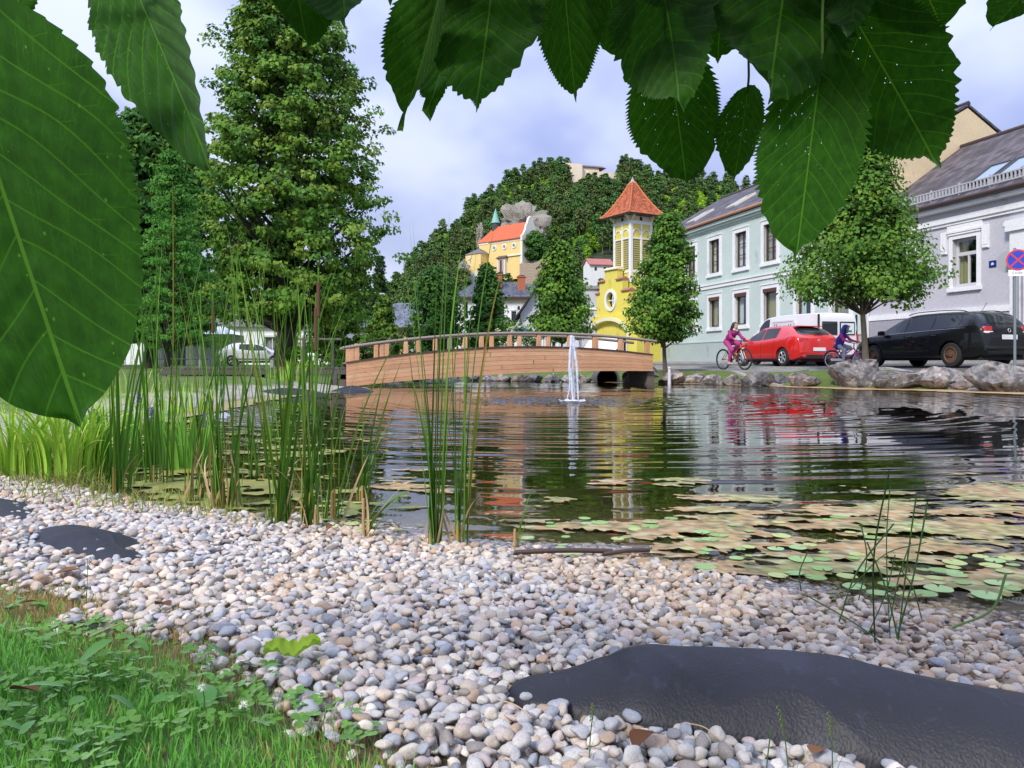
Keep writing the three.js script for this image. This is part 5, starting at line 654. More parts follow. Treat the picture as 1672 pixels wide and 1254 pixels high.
{
  const c = thing('delivery_van', 'white panel van standing behind the red hatchback', 'van', carPos(27.0, 19.75), carTurn), paint = phys(lin(0.74, 0.74, 0.77), 0.35, { clearcoat: 0.6 });
  makeCar(c, { L: 4.9, W: 1.94, sill: 0.25, roof: 0.84, wheel: 0.33, axles: [-1.45, 1.6], seams: [[1.3, 0.08], [0.5, 0.0], [-0.7, 0]], rim: M.steel, paint, mirror: [1.35, 1.2],
    top: [[-2.45, 1.2], [-2.44, 1.5], [-2.40, 1.82], [-2.32, 1.92], [-1.5, 1.97], [0.6, 1.95], [1.0, 1.86], [1.7, 1.3], [2.1, 1.05], [2.38, 0.85], [2.45, 0.5]], belt: [[-2.45, 1.1], [-2.0, 1.12], [1.2, 1.1], [1.8, 1.02], [2.45, 0.45]], windows: [[1.35, 0.62]], windscreen: [1.05, 1.75, 0.92] });
  mesh('rear_window', [boxAt(-2.475, -2.45, 1.12, 1.62, -0.72, -0.06)], M.glassDark, c); mesh('rear_window', [boxAt(-2.475, -2.45, 1.12, 1.62, 0.06, 0.72)], M.glassDark, c); mesh('window_poster', boxAt(-2.481, -2.476, 1.16, 1.56, 0.10, 0.68), std(lin(0.68, 0.74, 0.76), 0.5), c); mesh('poster_print', [boxAt(-2.484, -2.482, 1.25, 1.45, 0.20, 0.25), boxAt(-2.484, -2.482, 1.4, 1.48, 0.32, 0.5), boxAt(-2.484, -2.482, 1.22, 1.3, 0.40, 0.58)], std(lin(0.08, 0.16, 0.18), 0.5), c);
  for (const s of [-1, 1]) { mesh('tail_light', cbox(0.1, 0.36, 0.12, -2.42, 0.98, s * 0.86, 0.03), redLens, c); mesh('corner_trim', cbox(0.08, 0.9, 0.09, -2.41, 1.45, s * 0.84, 0.03), M.rubber, c); }
  const cv = document.createElement('canvas'); cv.width = 256; cv.height = 96; const x = cv.getContext('2d'); x.fillStyle = '#dcdce4'; x.fillRect(0, 0, 256, 96); x.strokeStyle = '#2a2a44'; x.lineWidth = 7; for (const [a, b, p, q] of [[20, 80, 44, 22], [44, 80, 68, 22], [190, 34, 220, 70], [222, 32, 186, 72]]) { x.beginPath(); x.moveTo(a, b); x.lineTo(p, q); x.stroke(); } x.lineWidth = 5; x.beginPath(); x.arc(100, 54, 14, 0.6, 5.6); x.stroke(); x.beginPath(); x.arc(146, 54, 14, 0, 6.28); x.stroke(); x.strokeStyle = '#55556a'; x.lineWidth = 3; x.beginPath(); x.moveTo(16, 12); x.lineTo(240, 12); x.stroke(); const t = new THREE.CanvasTexture(cv); t.colorSpace = THREE.SRGBColorSpace;
  mesh('side_lettering', new THREE.PlaneGeometry(1.5, 0.5).rotateY(Math.PI).rotateX(-0.09).translate(-0.35, 1.5, -0.945), std(0xffffff, 0.4, { map: t }), c, true);
}
// ---------------------------------------------------------------- bicycles and riders
function sdfGeo(fn, c, half, res) { // smooth surface where fn = 0
  const mc = new MarchingCubes(res, new THREE.MeshBasicMaterial(), false, false, 120000); mc.isolation = 0; const f = mc.field;
  for (let k = 0; k < res; k++) for (let j = 0; j < res; j++) for (let i = 0; i < res; i++) f[i + j * res + k * res * res] = -fn(c.x + (i - res / 2) / (res / 2) * half, c.y + (j - res / 2) / (res / 2) * half, c.z + (k - res / 2) / (res / 2) * half);
  mc.update(); const n = mc.count, p = new Float32Array(n * 3); for (let i = 0; i < n; i++) { p[3 * i] = mc.positionArray[3 * i] * half + c.x; p[3 * i + 1] = mc.positionArray[3 * i + 1] * half + c.y; p[3 * i + 2] = mc.positionArray[3 * i + 2] * half + c.z; }
  let g = new THREE.BufferGeometry(); g.setAttribute('position', new THREE.BufferAttribute(p, 3)); g = mergeVertices(g, 1e-4); g.computeVertexNormals();
  const nn = g.attributes.normal, pp = g.attributes.position; let out = 0; for (let i = 0; i < pp.count; i += 7) { const e = 0.01; out += Math.sign(fn(pp.getX(i) + nn.getX(i) * e, pp.getY(i) + nn.getY(i) * e, pp.getZ(i) + nn.getZ(i) * e)); } if (out < 0) { const a = g.index.array; for (let i = 0; i < a.length; i += 3) { const t = a[i + 1]; a[i + 1] = a[i + 2]; a[i + 2] = t; } g.computeVertexNormals(); }
  return g;
}
function bone(a, b, r0, r1, sz = 1) { return (x, y, z) => { const dx = b[0] - a[0], dy = b[1] - a[1], dz = b[2] - a[2], q = clamp(((x - a[0]) * dx + (y - a[1]) * dy + (z - a[2]) * dz) / (dx * dx + dy * dy + dz * dz + 1e-9)); return Math.hypot(x - a[0] - q * dx, y - a[1] - q * dy, (z - a[2] - q * dz) / sz) - lerp(r0, r1, q); }; }
const smin = (fs, k) => (x, y, z) => { let d = 1e3; for (const f of fs) { const e = f(x, y, z), h = Math.max(k - Math.abs(d - e), 0) / k; d = Math.min(d, e) - h * h * k * 0.25; } return d; };
function bicycle(b, o) { // x forward, z to the rider's right
  const R = o.R, ra = V3(-o.wb * 0.47, R, 0), fa = V3(o.wb * 0.53, R, 0), bb = V3(-0.04, R * 0.92, 0), seat = V3(o.seat[0], o.seat[1], 0), head = V3(o.head[0], o.head[1], 0), crown = head.clone().lerp(fa, 0.38);
  for (const a of [ra, fa]) { const w = mesh('wheel', new THREE.TorusGeometry(R - o.ty, o.ty, 8, 36).translate(a.x, a.y, 0), M.rubber, b); mesh('rim', [new THREE.TorusGeometry(R - 2.3 * o.ty, o.ty * 0.55, 6, 36).translate(a.x, a.y, 0), new THREE.CylinderGeometry(0.02, 0.02, 0.09, 8).rotateX(Math.PI / 2).translate(a.x, a.y, 0)], o.rim, w); const sp = []; for (let k = 0; k < 24; k++) { const t = k / 24 * 6.2832; sp.push(tubeBetween(V3(a.x + 0.015 * Math.cos(t), a.y + 0.015 * Math.sin(t), (k % 2 - 0.5) * 0.06), V3(a.x + (R - 2.3 * o.ty) * Math.cos(t + 0.2), a.y + (R - 2.3 * o.ty) * Math.sin(t + 0.2), 0), 0.0016, 0.0016, 4)); } mesh('spokes', sp, M.steel, w); }
  mesh('frame', [tubeBetween(bb, seat.clone().lerp(bb, 0.18), 0.016), tubeBetween(bb, crown, 0.022), tubeBetween(seat.clone().lerp(bb, o.low ?? 0.25), head, 0.018), tubeBetween(head, crown, 0.02), ...[-1, 1].flatMap(s => [tubeBetween(bb.clone().setZ(s * 0.03), ra.clone().setZ(s * 0.05), 0.011), tubeBetween(seat.clone().lerp(bb, 0.25).setZ(s * 0.02), ra.clone().setZ(s * 0.05), 0.009)])], o.paint, b);
  mesh('fork', [-1, 1].map(s => tubeBetween(crown.clone().setZ(s * 0.045), fa.clone().setZ(s * 0.05), 0.016, 0.012)), o.fork, b);
  const hb = V3(o.bar[0], o.bar[1], 0); mesh('handlebar', [tubeBetween(head, hb, 0.014), tubePath([V3(hb.x - 0.06, hb.y + 0.02, -o.barW), V3(hb.x, hb.y, -0.12), hb, V3(hb.x, hb.y, 0.12), V3(hb.x - 0.06, hb.y + 0.02, o.barW)], 0.011)], M.darkMetal, b);
  mesh('saddle', [new THREE.SphereGeometry(1, 14, 8).scale(0.13, 0.035, 0.075).translate(seat.x - 0.03, seat.y + 0.02, 0), new THREE.SphereGeometry(1, 10, 8).scale(0.1, 0.025, 0.03).translate(seat.x + 0.09, seat.y + 0.02, 0), tubeBetween(seat.clone().lerp(bb, 0.2), seat, 0.013)], M.rubber, b);
  const cr = []; const ped = [[o.crank, 1], [o.crank + Math.PI, -1]].map(([a, s]) => { const e = V3(bb.x + 0.155 * Math.cos(a), bb.y + 0.155 * Math.sin(a), s * 0.08); cr.push(tubeBetween(bb.clone().setZ(s * 0.06), e, 0.011)); cr.push(box(0.09, 0.02, 0.09, e.x, e.y, s * 0.13)); return e; }); cr.push(new THREE.CylinderGeometry(0.085, 0.085, 0.006, 20).rotateX(Math.PI / 2).translate(bb.x, bb.y, 0.05)); mesh('crankset', cr, M.darkMetal, b);
  mesh('head_lamp', new THREE.CylinderGeometry(0.035, 0.025, 0.05, 10).rotateZ(-Math.PI / 2).translate(crown.x + 0.06, crown.y + 0.05, 0), whiteLens, b);
  return { ra, fa, bb, ped, hb };
}
function rider(p, o) {
  const S = o.S, skin = std(lin(0.52, 0.30, 0.22), 0.6), hip = o.hip, sh = o.sh, nk = o.neck, hd = o.headC;
  const arms = [], forearms = [], hands = [], thighs = [], shins = [], shoes = [];
  for (const s of [1, -1]) {
    const shp = [sh[0], sh[1], s * 0.165 * S], hand = [o.hand[0], o.hand[1], s * o.hand[2]], el = [lerp(shp[0], hand[0], 0.48) - 0.02, lerp(shp[1], hand[1], 0.5) - 0.07 * S, s * 0.23 * S];
    arms.push(bone(shp, el, 0.058 * S, 0.046 * S), bone(el, [lerp(el[0], hand[0], 0.9), lerp(el[1], hand[1], 0.9), lerp(el[2], hand[2], 0.9)], 0.046 * S, 0.034 * S)); forearms.push(bone(el, hand, 0.035 * S, 0.026 * S));
    hands.push(bone(hand, [hand[0] + 0.05 * S, hand[1] - 0.005, hand[2]], 0.028 * S, 0.024 * S, 1.2)); for (let f = 0; f < 4; f++) hands.push(bone([hand[0] + 0.045 * S, hand[1] + 0.012 * S, hand[2] + s * (f - 1.5) * 0.019 * S], [hand[0] + 0.075 * S, hand[1] - 0.025 * S, hand[2] + s * (f - 1.5) * 0.019 * S], 0.010 * S, 0.008 * S)); hands.push(bone([hand[0] + 0.015 * S, hand[1], hand[2] - s * 0.03 * S], [hand[0] + 0.06 * S, hand[1] - 0.02 * S, hand[2] - s * 0.035 * S], 0.011 * S, 0.009 * S));
    const ped = o.ped[s > 0 ? 0 : 1], an = [ped.x - 0.05 * S, ped.y + 0.11 * S, s * 0.115], hp = [hip[0], hip[1], s * 0.09 * S]; const d = Math.hypot(an[0] - hp[0], an[1] - hp[1]), a1 = o.legL[0] * S, a2 = o.legL[1] * S, dd = Math.min(d, (a1 + a2) * 0.995), ca = (a1 * a1 + dd * dd - a2 * a2) / (2 * a1 * dd), base = Math.atan2(an[1] - hp[1], an[0] - hp[0]), ang = base + Math.acos(clamp(ca, -1, 1)); const kn = [hp[0] + a1 * Math.cos(ang), hp[1] + a1 * Math.sin(ang), s * 0.12 * S];
    thighs.push(bone(hp, kn, 0.092 * S, 0.062 * S)); shins.push(bone(kn, [lerp(kn[0], an[0], 0.5) - 0.012, lerp(kn[1], an[1], 0.5), lerp(kn[2], an[2], 0.5)], 0.06 * S, 0.056 * S), bone([lerp(kn[0], an[0], 0.5) - 0.012, lerp(kn[1], an[1], 0.5), lerp(kn[2], an[2], 0.5)], an, 0.056 * S, 0.04 * S));
    shoes.push(bone([an[0] - 0.03 * S, ped.y + 0.045, an[2]], [an[0] + 0.15 * S, ped.y + 0.035, an[2]], 0.042 * S, 0.032 * S), bone(an, [an[0], ped.y + 0.06, an[2]], 0.04 * S, 0.042 * S));
  }
  const mid = [lerp(hip[0], sh[0], 0.5) - 0.02, lerp(hip[1], sh[1], 0.5), 0];
  const trunk = [bone([hip[0], hip[1], 0], mid, 0.115 * S, 0.105 * S, 1.4), bone(mid, [sh[0], sh[1] - 0.03, 0], 0.105 * S, 0.10 * S, 1.55)], head = [bone([hd[0], hd[1] + 0.02 * S, 0], [hd[0] + 0.025 * S, hd[1] - 0.055 * S, 0], 0.088 * S, 0.062 * S, 0.92), bone([hd[0] + 0.085 * S, hd[1] + 0.0 * S, 0], [hd[0] + 0.105 * S, hd[1] - 0.022 * S, 0], 0.012 * S, 0.016 * S), bone([hd[0] - 0.0, hd[1] - 0.0, 0.078 * S], [hd[0], hd[1] - 0.03 * S, 0.08 * S], 0.014 * S, 0.012 * S), bone([hd[0] - 0.0, hd[1] - 0.0, -0.078 * S], [hd[0], hd[1] - 0.03 * S, -0.08 * S], 0.014 * S, 0.012 * S)], neck = [bone(nk, [hd[0] - 0.01, hd[1] - 0.05 * S, 0], 0.05 * S, 0.046 * S)];
  const C = V3((hip[0] + hd[0]) / 2 + 0.1, (o.low + hd[1] + 0.15) / 2, 0), half = (hd[1] + 0.2 - o.low) / 2 + 0.03, grow = (f, d) => (x, y, z) => f(x, y, z) - d;
  const body = smin([...trunk.map(f => grow(f, -0.012)), ...head, ...neck, ...forearms.map(f => grow(f, -0.004)), ...arms.map(f => grow(f, -0.012)), ...hands, ...thighs.map(f => grow(f, -0.012)), ...shins.map(f => grow(f, -0.012))], 0.03 * S); mesh('body', sdfGeo(body, C, half, 96), skin, p);
  mesh('jacket', sdfGeo(smin([...trunk, ...arms, bone(nk, [nk[0] + 0.01, nk[1] + 0.03 * S, 0], 0.058 * S, 0.054 * S)], 0.05 * S), C, half, 84), o.jacket, p); mesh('trousers', sdfGeo(smin([bone([hip[0], hip[1] + 0.03, 0], [hip[0], hip[1] - 0.01, 0], 0.12 * S, 0.115 * S, 1.35), ...thighs, ...shins], 0.05 * S), C, half, 84), o.trousers, p); mesh('shoes', sdfGeo(smin(shoes, 0.02), C, half, 84), o.shoes, p);
  const eye = []; for (const s of [-1, 1]) eye.push(new THREE.SphereGeometry(0.011 * S, 8, 6).translate(hd[0] + 0.083 * S, hd[1] + 0.012 * S, s * 0.032 * S)); mesh('eyes', eye, std(lin(0.03, 0.02, 0.018), 0.3), p); mesh('mouth', new THREE.SphereGeometry(1, 10, 6).scale(0.008 * S, 0.007 * S, 0.022 * S).translate(hd[0] + 0.083 * S, hd[1] - 0.06 * S, 0), std(lin(0.4, 0.13, 0.12), 0.5), p);
  return { head, C, half };
}
{
  const D = 24.5, pos = at(1197, D), turn = Math.atan2(0.917, 0.4) - Math.PI; // heading right and towards the viewer
  const tn = -Math.atan2(0.917, 0.4);
  const b = thing('bicycle', 'black and orange adult bicycle ridden beside the red hatchback', 'bicycle', pos, tn);
  const k = bicycle(b, { R: 0.345, ty: 0.022, wb: 1.04, seat: [-0.24, 0.80], head: [0.34, 0.80], bar: [0.40, 0.93], barW: 0.28, crank: -1.35, paint: std(lin(0.30, 0.10, 0.04), 0.4), fork: std(lin(0.6, 0.6, 0.6), 0.4), rim: std(lin(0.06, 0.06, 0.06), 0.5) });
  const p = thing('person', 'person in magenta tracksuit with long dark hair riding a bicycle', 'person', pos, tn);
  const hd = [0.10, 1.405, 0];
  const q = rider(p, { S: 0.98, hip: [-0.22, 0.90, 0], sh: [0.02, 1.22, 0], neck: [0.04, 1.27, 0], headC: hd, hand: [0.36, 0.97, 0.24], ped: k.ped, legL: [0.40, 0.40], low: 0.05, jacket: std(lin(0.32, 0.025, 0.16), 0.85), trousers: std(lin(0.42, 0.04, 0.22), 0.85), shoes: std(lin(0.45, 0.35, 0.3), 0.7) });
  mesh('hair', sdfGeo(smin([bone([hd[0] - 0.02, hd[1] + 0.035, 0], [hd[0] - 0.05, hd[1] - 0.02, 0], 0.094, 0.09), bone([hd[0] - 0.07, hd[1] - 0.03, 0.02], [-0.10, 1.10, 0.06], 0.075, 0.05), bone([hd[0] - 0.03, hd[1] - 0.02, -0.075], [0.03, 1.16, -0.12], 0.04, 0.03), bone([hd[0] - 0.03, hd[1] - 0.02, 0.075], [0.03, 1.18, 0.11], 0.04, 0.028)], 0.03), V3(0, 1.3, 0), 0.32, 64), std(lin(0.018, 0.012, 0.012), 0.5), p);
  mesh('scarf', sdfGeo(smin([bone([0.10, 1.29, 0.05], [0.12, 1.26, -0.05], 0.035, 0.035)], 0.02), V3(0.1, 1.28, 0), 0.15, 36), std(lin(0.7, 0.66, 0.62), 0.9), p);
}
{
  const D = 22.2, pos = at(1380, D), tn = -Math.atan2(0.8, 0.6);
  const b = thing('bicycle', 'small pink and white child bicycle behind the big boulder', 'bicycle', pos, tn);
  const k = bicycle(b, { R: 0.265, ty: 0.02, wb: 0.86, seat: [-0.22, 0.62], head: [0.26, 0.60], bar: [0.27, 0.74], barW: 0.25, crank: -0.9, low: 0.7, paint: std(lin(0.62, 0.08, 0.28), 0.35), fork: std(lin(0.7, 0.12, 0.34), 0.4), rim: std(lin(0.75, 0.75, 0.78), 0.4) });
  mesh('mudguard', [new THREE.TorusGeometry(0.285, 0.018, 6, 18, 2.2).rotateZ(0.75).translate(k.ra.x, k.ra.y, 0)], std(lin(0.35, 0.05, 0.16), 0.4), b); mesh('chain_guard', cbox(0.36, 0.07, 0.02, -0.22, 0.26, 0.065, 0.008), std(lin(0.75, 0.75, 0.75), 0.4), b);
  const p = thing('person', 'person in blue hooded vest and pink sleeves on child bicycle', 'person', pos, tn), hd = [0.03, 1.16, 0];
  rider(p, { S: 0.80, hip: [-0.2, 0.70, 0], sh: [-0.06, 0.98, 0], neck: [-0.03, 1.03, 0], headC: hd, hand: [0.24, 0.78, 0.24], ped: k.ped, legL: [0.38, 0.39], low: 0.02, jacket: std(lin(0.62, 0.035, 0.30), 0.85), trousers: std(lin(0.42, 0.42, 0.55), 0.85), shoes: std(lin(0.7, 0.66, 0.66), 0.7) });
  mesh('vest', sdfGeo(smin([bone([-0.2, 0.66, 0], [-0.14, 0.84, 0], 0.115, 0.10, 1.4), bone([-0.14, 0.84, 0], [-0.06, 0.97, 0], 0.10, 0.095, 1.4)], 0.04), V3(-0.12, 0.82, 0), 0.32, 60), std(lin(0.035, 0.04, 0.30), 0.85), p);
  const hd2 = smin([bone([0.01, 1.19, 0], [-0.02, 1.13, 0], 0.092, 0.09), bone([-0.03, 1.10, 0], [-0.05, 1.02, 0], 0.085, 0.075)], 0.03), cut = bone([0.12, 1.15, 0], [0.1, 1.10, 0], 0.075, 0.06); mesh('hood', sdfGeo((x, y, z) => Math.max(hd2(x, y, z), -cut(x, y, z)), V3(0, 1.13, 0), 0.24, 64), std(lin(0.05, 0.075, 0.48), 0.85), p);
  mesh('hair', sdfGeo(smin([bone([0.04, 1.13, 0.06], [0.03, 1.05, 0.07], 0.028, 0.02), bone([0.04, 1.13, -0.06], [0.03, 1.05, -0.07], 0.028, 0.02), bone([0.05, 1.22, 0.05], [0.05, 1.22, -0.05], 0.025, 0.025)], 0.02), V3(0.04, 1.13, 0), 0.16, 48), std(lin(0.02, 0.014, 0.012), 0.5), p);
}
{ // no-stopping sign
  const D = 17.6, px = 1657, base = at(px, D), m = D / F; const Y = (py) => EYE + (HY - py) * m - base.y; const s = thing('street_sign', 'round blue no-stopping sign with red rim on grey post', 'sign', base, -0.35);
  mesh('post', new THREE.CylinderGeometry(0.03, 0.03, Y(405) + 0.1, 12).translate(0, (Y(405) - 0.1) / 2, 0), std(lin(0.22, 0.26, 0.28), 0.4, { metalness: 0.4 }), s);
  const cy = Y(425), R = 0.245; const d = mesh('sign_disc', new THREE.CylinderGeometry(R, R, 0.02, 36).rotateX(Math.PI / 2).translate(0.05, cy, 0.045), std(lin(0.5, 0.5, 0.52), 0.4), s); const red = std(lin(0.60, 0.045, 0.06), 0.4), blue = std(lin(0.02, 0.05, 0.45), 0.4);
  mesh('blue_field', new THREE.CircleGeometry(R * 0.84, 36).translate(0.05, cy, 0.057), blue, d); mesh('red_rim', new THREE.RingGeometry(R * 0.84, R * 0.985, 40).translate(0.05, cy, 0.0585), red, d); mesh('red_cross', [0.785, -0.785].map((a, i) => new THREE.PlaneGeometry(R * 1.68, R * 0.15).rotateZ(a).translate(0.05, cy, 0.0605 + i * 0.0012)), red, d);
  const bk = mesh('sign_disc', new THREE.CylinderGeometry(R, R, 0.02, 36).rotateX(Math.PI / 2).rotateY(-1.0).translate(-0.13, cy - 0.01, -0.2), std(lin(0.42, 0.43, 0.45), 0.45), s);
  const cv = document.createElement('canvas'); cv.width = 128; cv.height = 56; const c = cv.getContext('2d'); c.fillStyle = '#e8e8ec'; c.fillRect(0, 0, 128, 56); c.fillStyle = '#222'; c.font = '34px sans-serif'; c.textAlign = 'center'; c.fillText('Ende', 64, 40); const t = new THREE.CanvasTexture(cv); t.colorSpace = THREE.SRGBColorSpace; const pl = mesh('sign_plate', box(0.36, 0.15, 0.012, 0.04, Y(446), 0.045), std(lin(0.6, 0.6, 0.62), 0.4), s); mesh('lettering', new THREE.PlaneGeometry(0.35, 0.14).translate(0.04, Y(446), 0.0525), std(0xffffff, 0.4, { map: t }), pl, true);
  mesh('clamp', [box(0.08, 0.05, 0.08, 0, cy + 0.05, 0), box(0.08, 0.05, 0.08, 0, cy - 0.1, 0)], M.steel, s);
}
{ const D = 23.4, b = thing('post_light', 'slim white marker post beside young tree at the bridge end', 'bollard', at(1093, D)); mesh('post', new THREE.CylinderGeometry(0.05, 0.055, 0.62, 12).translate(0, 0.28, 0), std(lin(0.6, 0.6, 0.62), 0.5), b); mesh('cap', new THREE.SphereGeometry(0.06, 12, 8).scale(1, 0.7, 1).translate(0, 0.6, 0), std(lin(0.5, 0.5, 0.52), 0.4), b); }
// ---------------------------------------------------------------- near bank: liner, gravel, grass
const gravelEdge = [[-4.5, 3.2], [-1.6, 1.9], [-0.98, 1.52], [-0.62, 1.34], [-0.37, 1.14], [-0.21, 0.99], [-0.08, 0.88], [0.05, 0.74], [0.3, 0.55], [1.2, 0.35], [4, 0.2]]; // lawn begins on the near side of this line (X, D)
const edgeD = (X) => interp(gravelEdge, X);
// black pond liner humps
const linerB = tex(512, 512, (u, v) => { const a = tnoise(u + v * 3, v - u * 2, 64, 3), b = tnoise(u * 2 - v, v * 3 + u, 64, 9); return 0.3 * a + 0.3 * b + 0.4 * tfbm(u, v, 10, 4, 3); }, false, 3), linerC = tex(512, 512, (u, v) => { const d = sstep(0.55, 0.75, tfbm(u, v, 9, 5, 23)) * 0.5 + sstep(0.84, 0.88, tnoise(u, v, 90, 7)) * 0.5; const a = 0.42 + 0.24 * tfbm(u, v, 5, 4, 9) + 0.35 * d; return [a, a, a * 1.02]; }, true, 1.1);
const linerMat = std(lin(0.036, 0.037, 0.062), 0.55, { map: linerC, bumpMap: linerB, bumpScale: 0.0014 });
// a hump along a line of (X, D, half width, height)
function humpH(line, X, D) { let best = 0; for (let i = 0; i < line.length - 1; i++) { const a = line[i], b = line[i + 1], dx = b[0] - a[0], dd = b[1] - a[1], q = clamp(((X - a[0]) * dx + (D - a[1]) * dd) / (dx * dx + dd * dd)); const w = lerp(a[2], b[2], q), h = lerp(a[3], b[3], q), e = Math.hypot(X - a[0] - q * dx, D - a[1] - q * dd) / w; if (e < 1) best = Math.max(best, h * Math.pow(1 - e * e, 0.85)); } return best; }
const HUMPS = [
  { line: [[0.06, 1.15, 0.08, 0.04], [0.22, 1.165, 0.13, 0.095], [0.42, 1.125, 0.14, 0.105], [0.72, 1.005, 0.135, 0.095], [1.15, 0.86, 0.135, 0.095], [1.7, 0.66, 0.14, 0.08]], label: 'large black pond liner hump lying across the right foreground gravel' },
  { line: [[-1.38, 2.40, 0.13, 0.04], [-1.24, 2.26, 0.16, 0.05], [-1.05, 2.06, 0.09, 0.025]], label: 'small black liner patch showing through the gravel on the left' },
  { line: [[-2.1, 3.0, 0.22, 0.045], [-1.86, 2.78, 0.15, 0.04], [-1.68, 2.62, 0.08, 0.02]], label: 'black liner patch at the left picture edge' }];
for (const h of HUMPS) {
  let x0 = 1e9, x1 = -1e9, d0 = 1e9, d1 = -1e9; for (const p of h.line) { x0 = Math.min(x0, p[0] - p[2]); x1 = Math.max(x1, p[0] + p[2]); d0 = Math.min(d0, p[1] - p[2]); d1 = Math.max(d1, p[1] + p[2]); }
  const g = gridGeo(240, 150, (u, v) => { const X = lerp(x0, x1, u), D = lerp(d0, d1, v), e = humpH(h.line, X, D); return [X, gh(X, D) - 0.012 + e + Math.min(1, e * 20) * (0.014 * (fbm(X * 8, D * 8, 3, 4) - 0.5) + 0.0035 * Math.pow(1 - Math.abs(Math.sin(X * 9 + D * 17 + 3 * fbm(X * 5, D * 5, 2, 2))), 4)) - 0.02 * (1 - sstep(0, 0.02, e)), -D]; }, (u, v) => [lerp(x0, x1, u), lerp(d0, d1, v)]);
  tag(mesh('pond_liner', g, linerMat, scene, true), h.label, 'liner');
}
const humpAt = (X, D) => Math.max(...HUMPS.map(h => humpH(h.line, X, D)));
{ // gravel bank
  const bank = new THREE.Group(); bank.name = numbered('gravel_bank'); structure(bank); scene.add(bank);
  const r = rng(2024), variants = []; for (let k = 0; k < 16; k++) { const q = rng(900 + k), g = mergeVertices(new THREE.IcosahedronGeometry(1, 2).deleteAttribute('uv').deleteAttribute('normal')), p = g.attributes.position, cut = []; for (let i = 0; i < 4 + (k % 5); i++) cut.push([V3(q() * 2 - 1, (q() * 2 - 1) * 0.8, q() * 2 - 1).normalize(), 0.55 + 0.3 * q()]); const soft = 0.10 + 0.12 * q(); for (let i = 0; i < p.count; i++) { const v = V3().fromBufferAttribute(p, i); let d = 1; for (const [n, o] of cut) { const e = v.dot(n); if (e > 0.05) { const f = o / e, h = Math.max(soft - Math.abs(d - f), 0) / soft; d = Math.min(d, f) - h * h * soft * 0.25; } } v.multiplyScalar(d * (1 + 0.5 * (fbm(v.x * 1.1 + k * 5, v.y * 1.1, v.z * 1.1 + k, 2) - 0.5) + 0.06 * (fbm(v.x * 5 + k, v.y * 5, v.z * 5, 2) - 0.5)) * 1.12); p.setXYZ(i, v.x, v.y, v.z); } g.computeVertexNormals(); boxUV(g); variants.push(g); }
  const palette = [[0.56, 0.53, 0.50], [0.50, 0.49, 0.50], [0.60, 0.55, 0.49], [0.56, 0.49, 0.42], [0.42, 0.43, 0.46], [0.52, 0.43, 0.36], [0.36, 0.38, 0.43], [0.62, 0.60, 0.57], [0.50, 0.42, 0.40], [0.46, 0.46, 0.48], [0.58, 0.54, 0.51], [0.25, 0.26, 0.29], [0.45, 0.33, 0.24], [0.62, 0.57, 0.50], [0.54, 0.47, 0.45], [0.30, 0.27, 0.25]];
  const all = []; const step = 0.0168;
  for (let layer = 0; layer < 2; layer++) for (let D = 0.35; D < 5.2;) {
    const st = step * (1 + 0.10 * Math.max(0, D - 1.2)) * (layer ? 1.25 : 1);
    const hw = D * 0.80 + 0.45; for (let X = -hw; X < hw; X += st) {
      const x = X + (r() - 0.5) * st * 1.1, d = D + (r() - 0.5) * st * 1.1; if (d < edgeD(x) + (x < -0.2 ? 0.10 * sstep(-0.2, -0.5, x) + (fbm(x * 5, d * 5, 3, 2) - 0.5) * 0.3 : 0) + (r() - 0.6) * 0.14) continue; const pd = pondDistFast(x, d); const lim = x < -0.9 ? -0.02 : -0.28; if (pd < lim + (r() - 0.5) * 0.12 || (d > 2.6 && x > 0.6)) continue;
      if (x < -0.5 && d > 3.3 + 0.28 * Math.abs(x) + 0.2 * r() ) continue;
      const hp = humpAt(x, d); if (hp > 0.004 + 0.03 * r() * fbm(x * 12, d * 12, 4, 2) * (d > 1.6 ? 2.2 : 1)) continue; if (layer && r() < 0.35) continue;
      let s = st * (0.46 + 0.40 * r() * r() + (r() < 0.05 ? 0.13 : 0)); const y = gh(x, d) - 0.006 + (layer ? 0.55 * st : 0) + (r() - 0.5) * 0.35 * st;
      let c = palette[Math.floor(r() * palette.length)]; const wet = sstep(0.5, 0.0, pd), n = fbm(x * 2.2, d * 2.2, 5, 2); const b = 0.90 + 0.38 * r(); const warm = clamp((n - 0.5) * 1.6 + (x > 0 ? 0.25 : 0) + 0.4 * sstep(0.7, 0.1, pd), 0, 0.7); // ochre-stained stones towards the water
      all.push({ x, y, z: -d, s, sy: 0.40 + 0.34 * r(), sz: 0.58 + 0.38 * r(), a: r() * 6.283, tx: (r() - 0.5) * 0.7, tz: (r() - 0.5) * 0.7, c: [c[0] * b * (1.06 + 0.08 * warm), c[1] * b * (1.04 - 0.07 * warm), c[2] * b * (1 - 0.26 * warm)], v: Math.floor(r() * 16), near: d });
    } D += st * 0.9;
  }
  // nearest stones as parts of their own, the rest together
  const proj = (p) => Math.abs(p.x) < 0.66 * p.near && (EYE - p.y) * F / p.near + HY < 1254; const pm = (c) => std(lin(...c), 0.62, { map: T.speck }); const mats = palette.map(c => pm(c.map(q => q * 1.0)));
  const cand = all.filter(proj).sort((a, b) => b.s / b.near - a.s / a.near); const own = new Set(cand.slice(0, 300)); const m4 = new THREE.Matrix4(), E = new THREE.Euler(), Q = new THREE.Quaternion();
  const setM = (p) => { Q.setFromEuler(E.set(p.tx, p.a, p.tz, 'YXZ')); return m4.compose(V3(p.x, p.y + p.s * p.sy * 0.35, p.z), Q, V3(p.s, p.s * p.sy, p.s * p.sz)); };
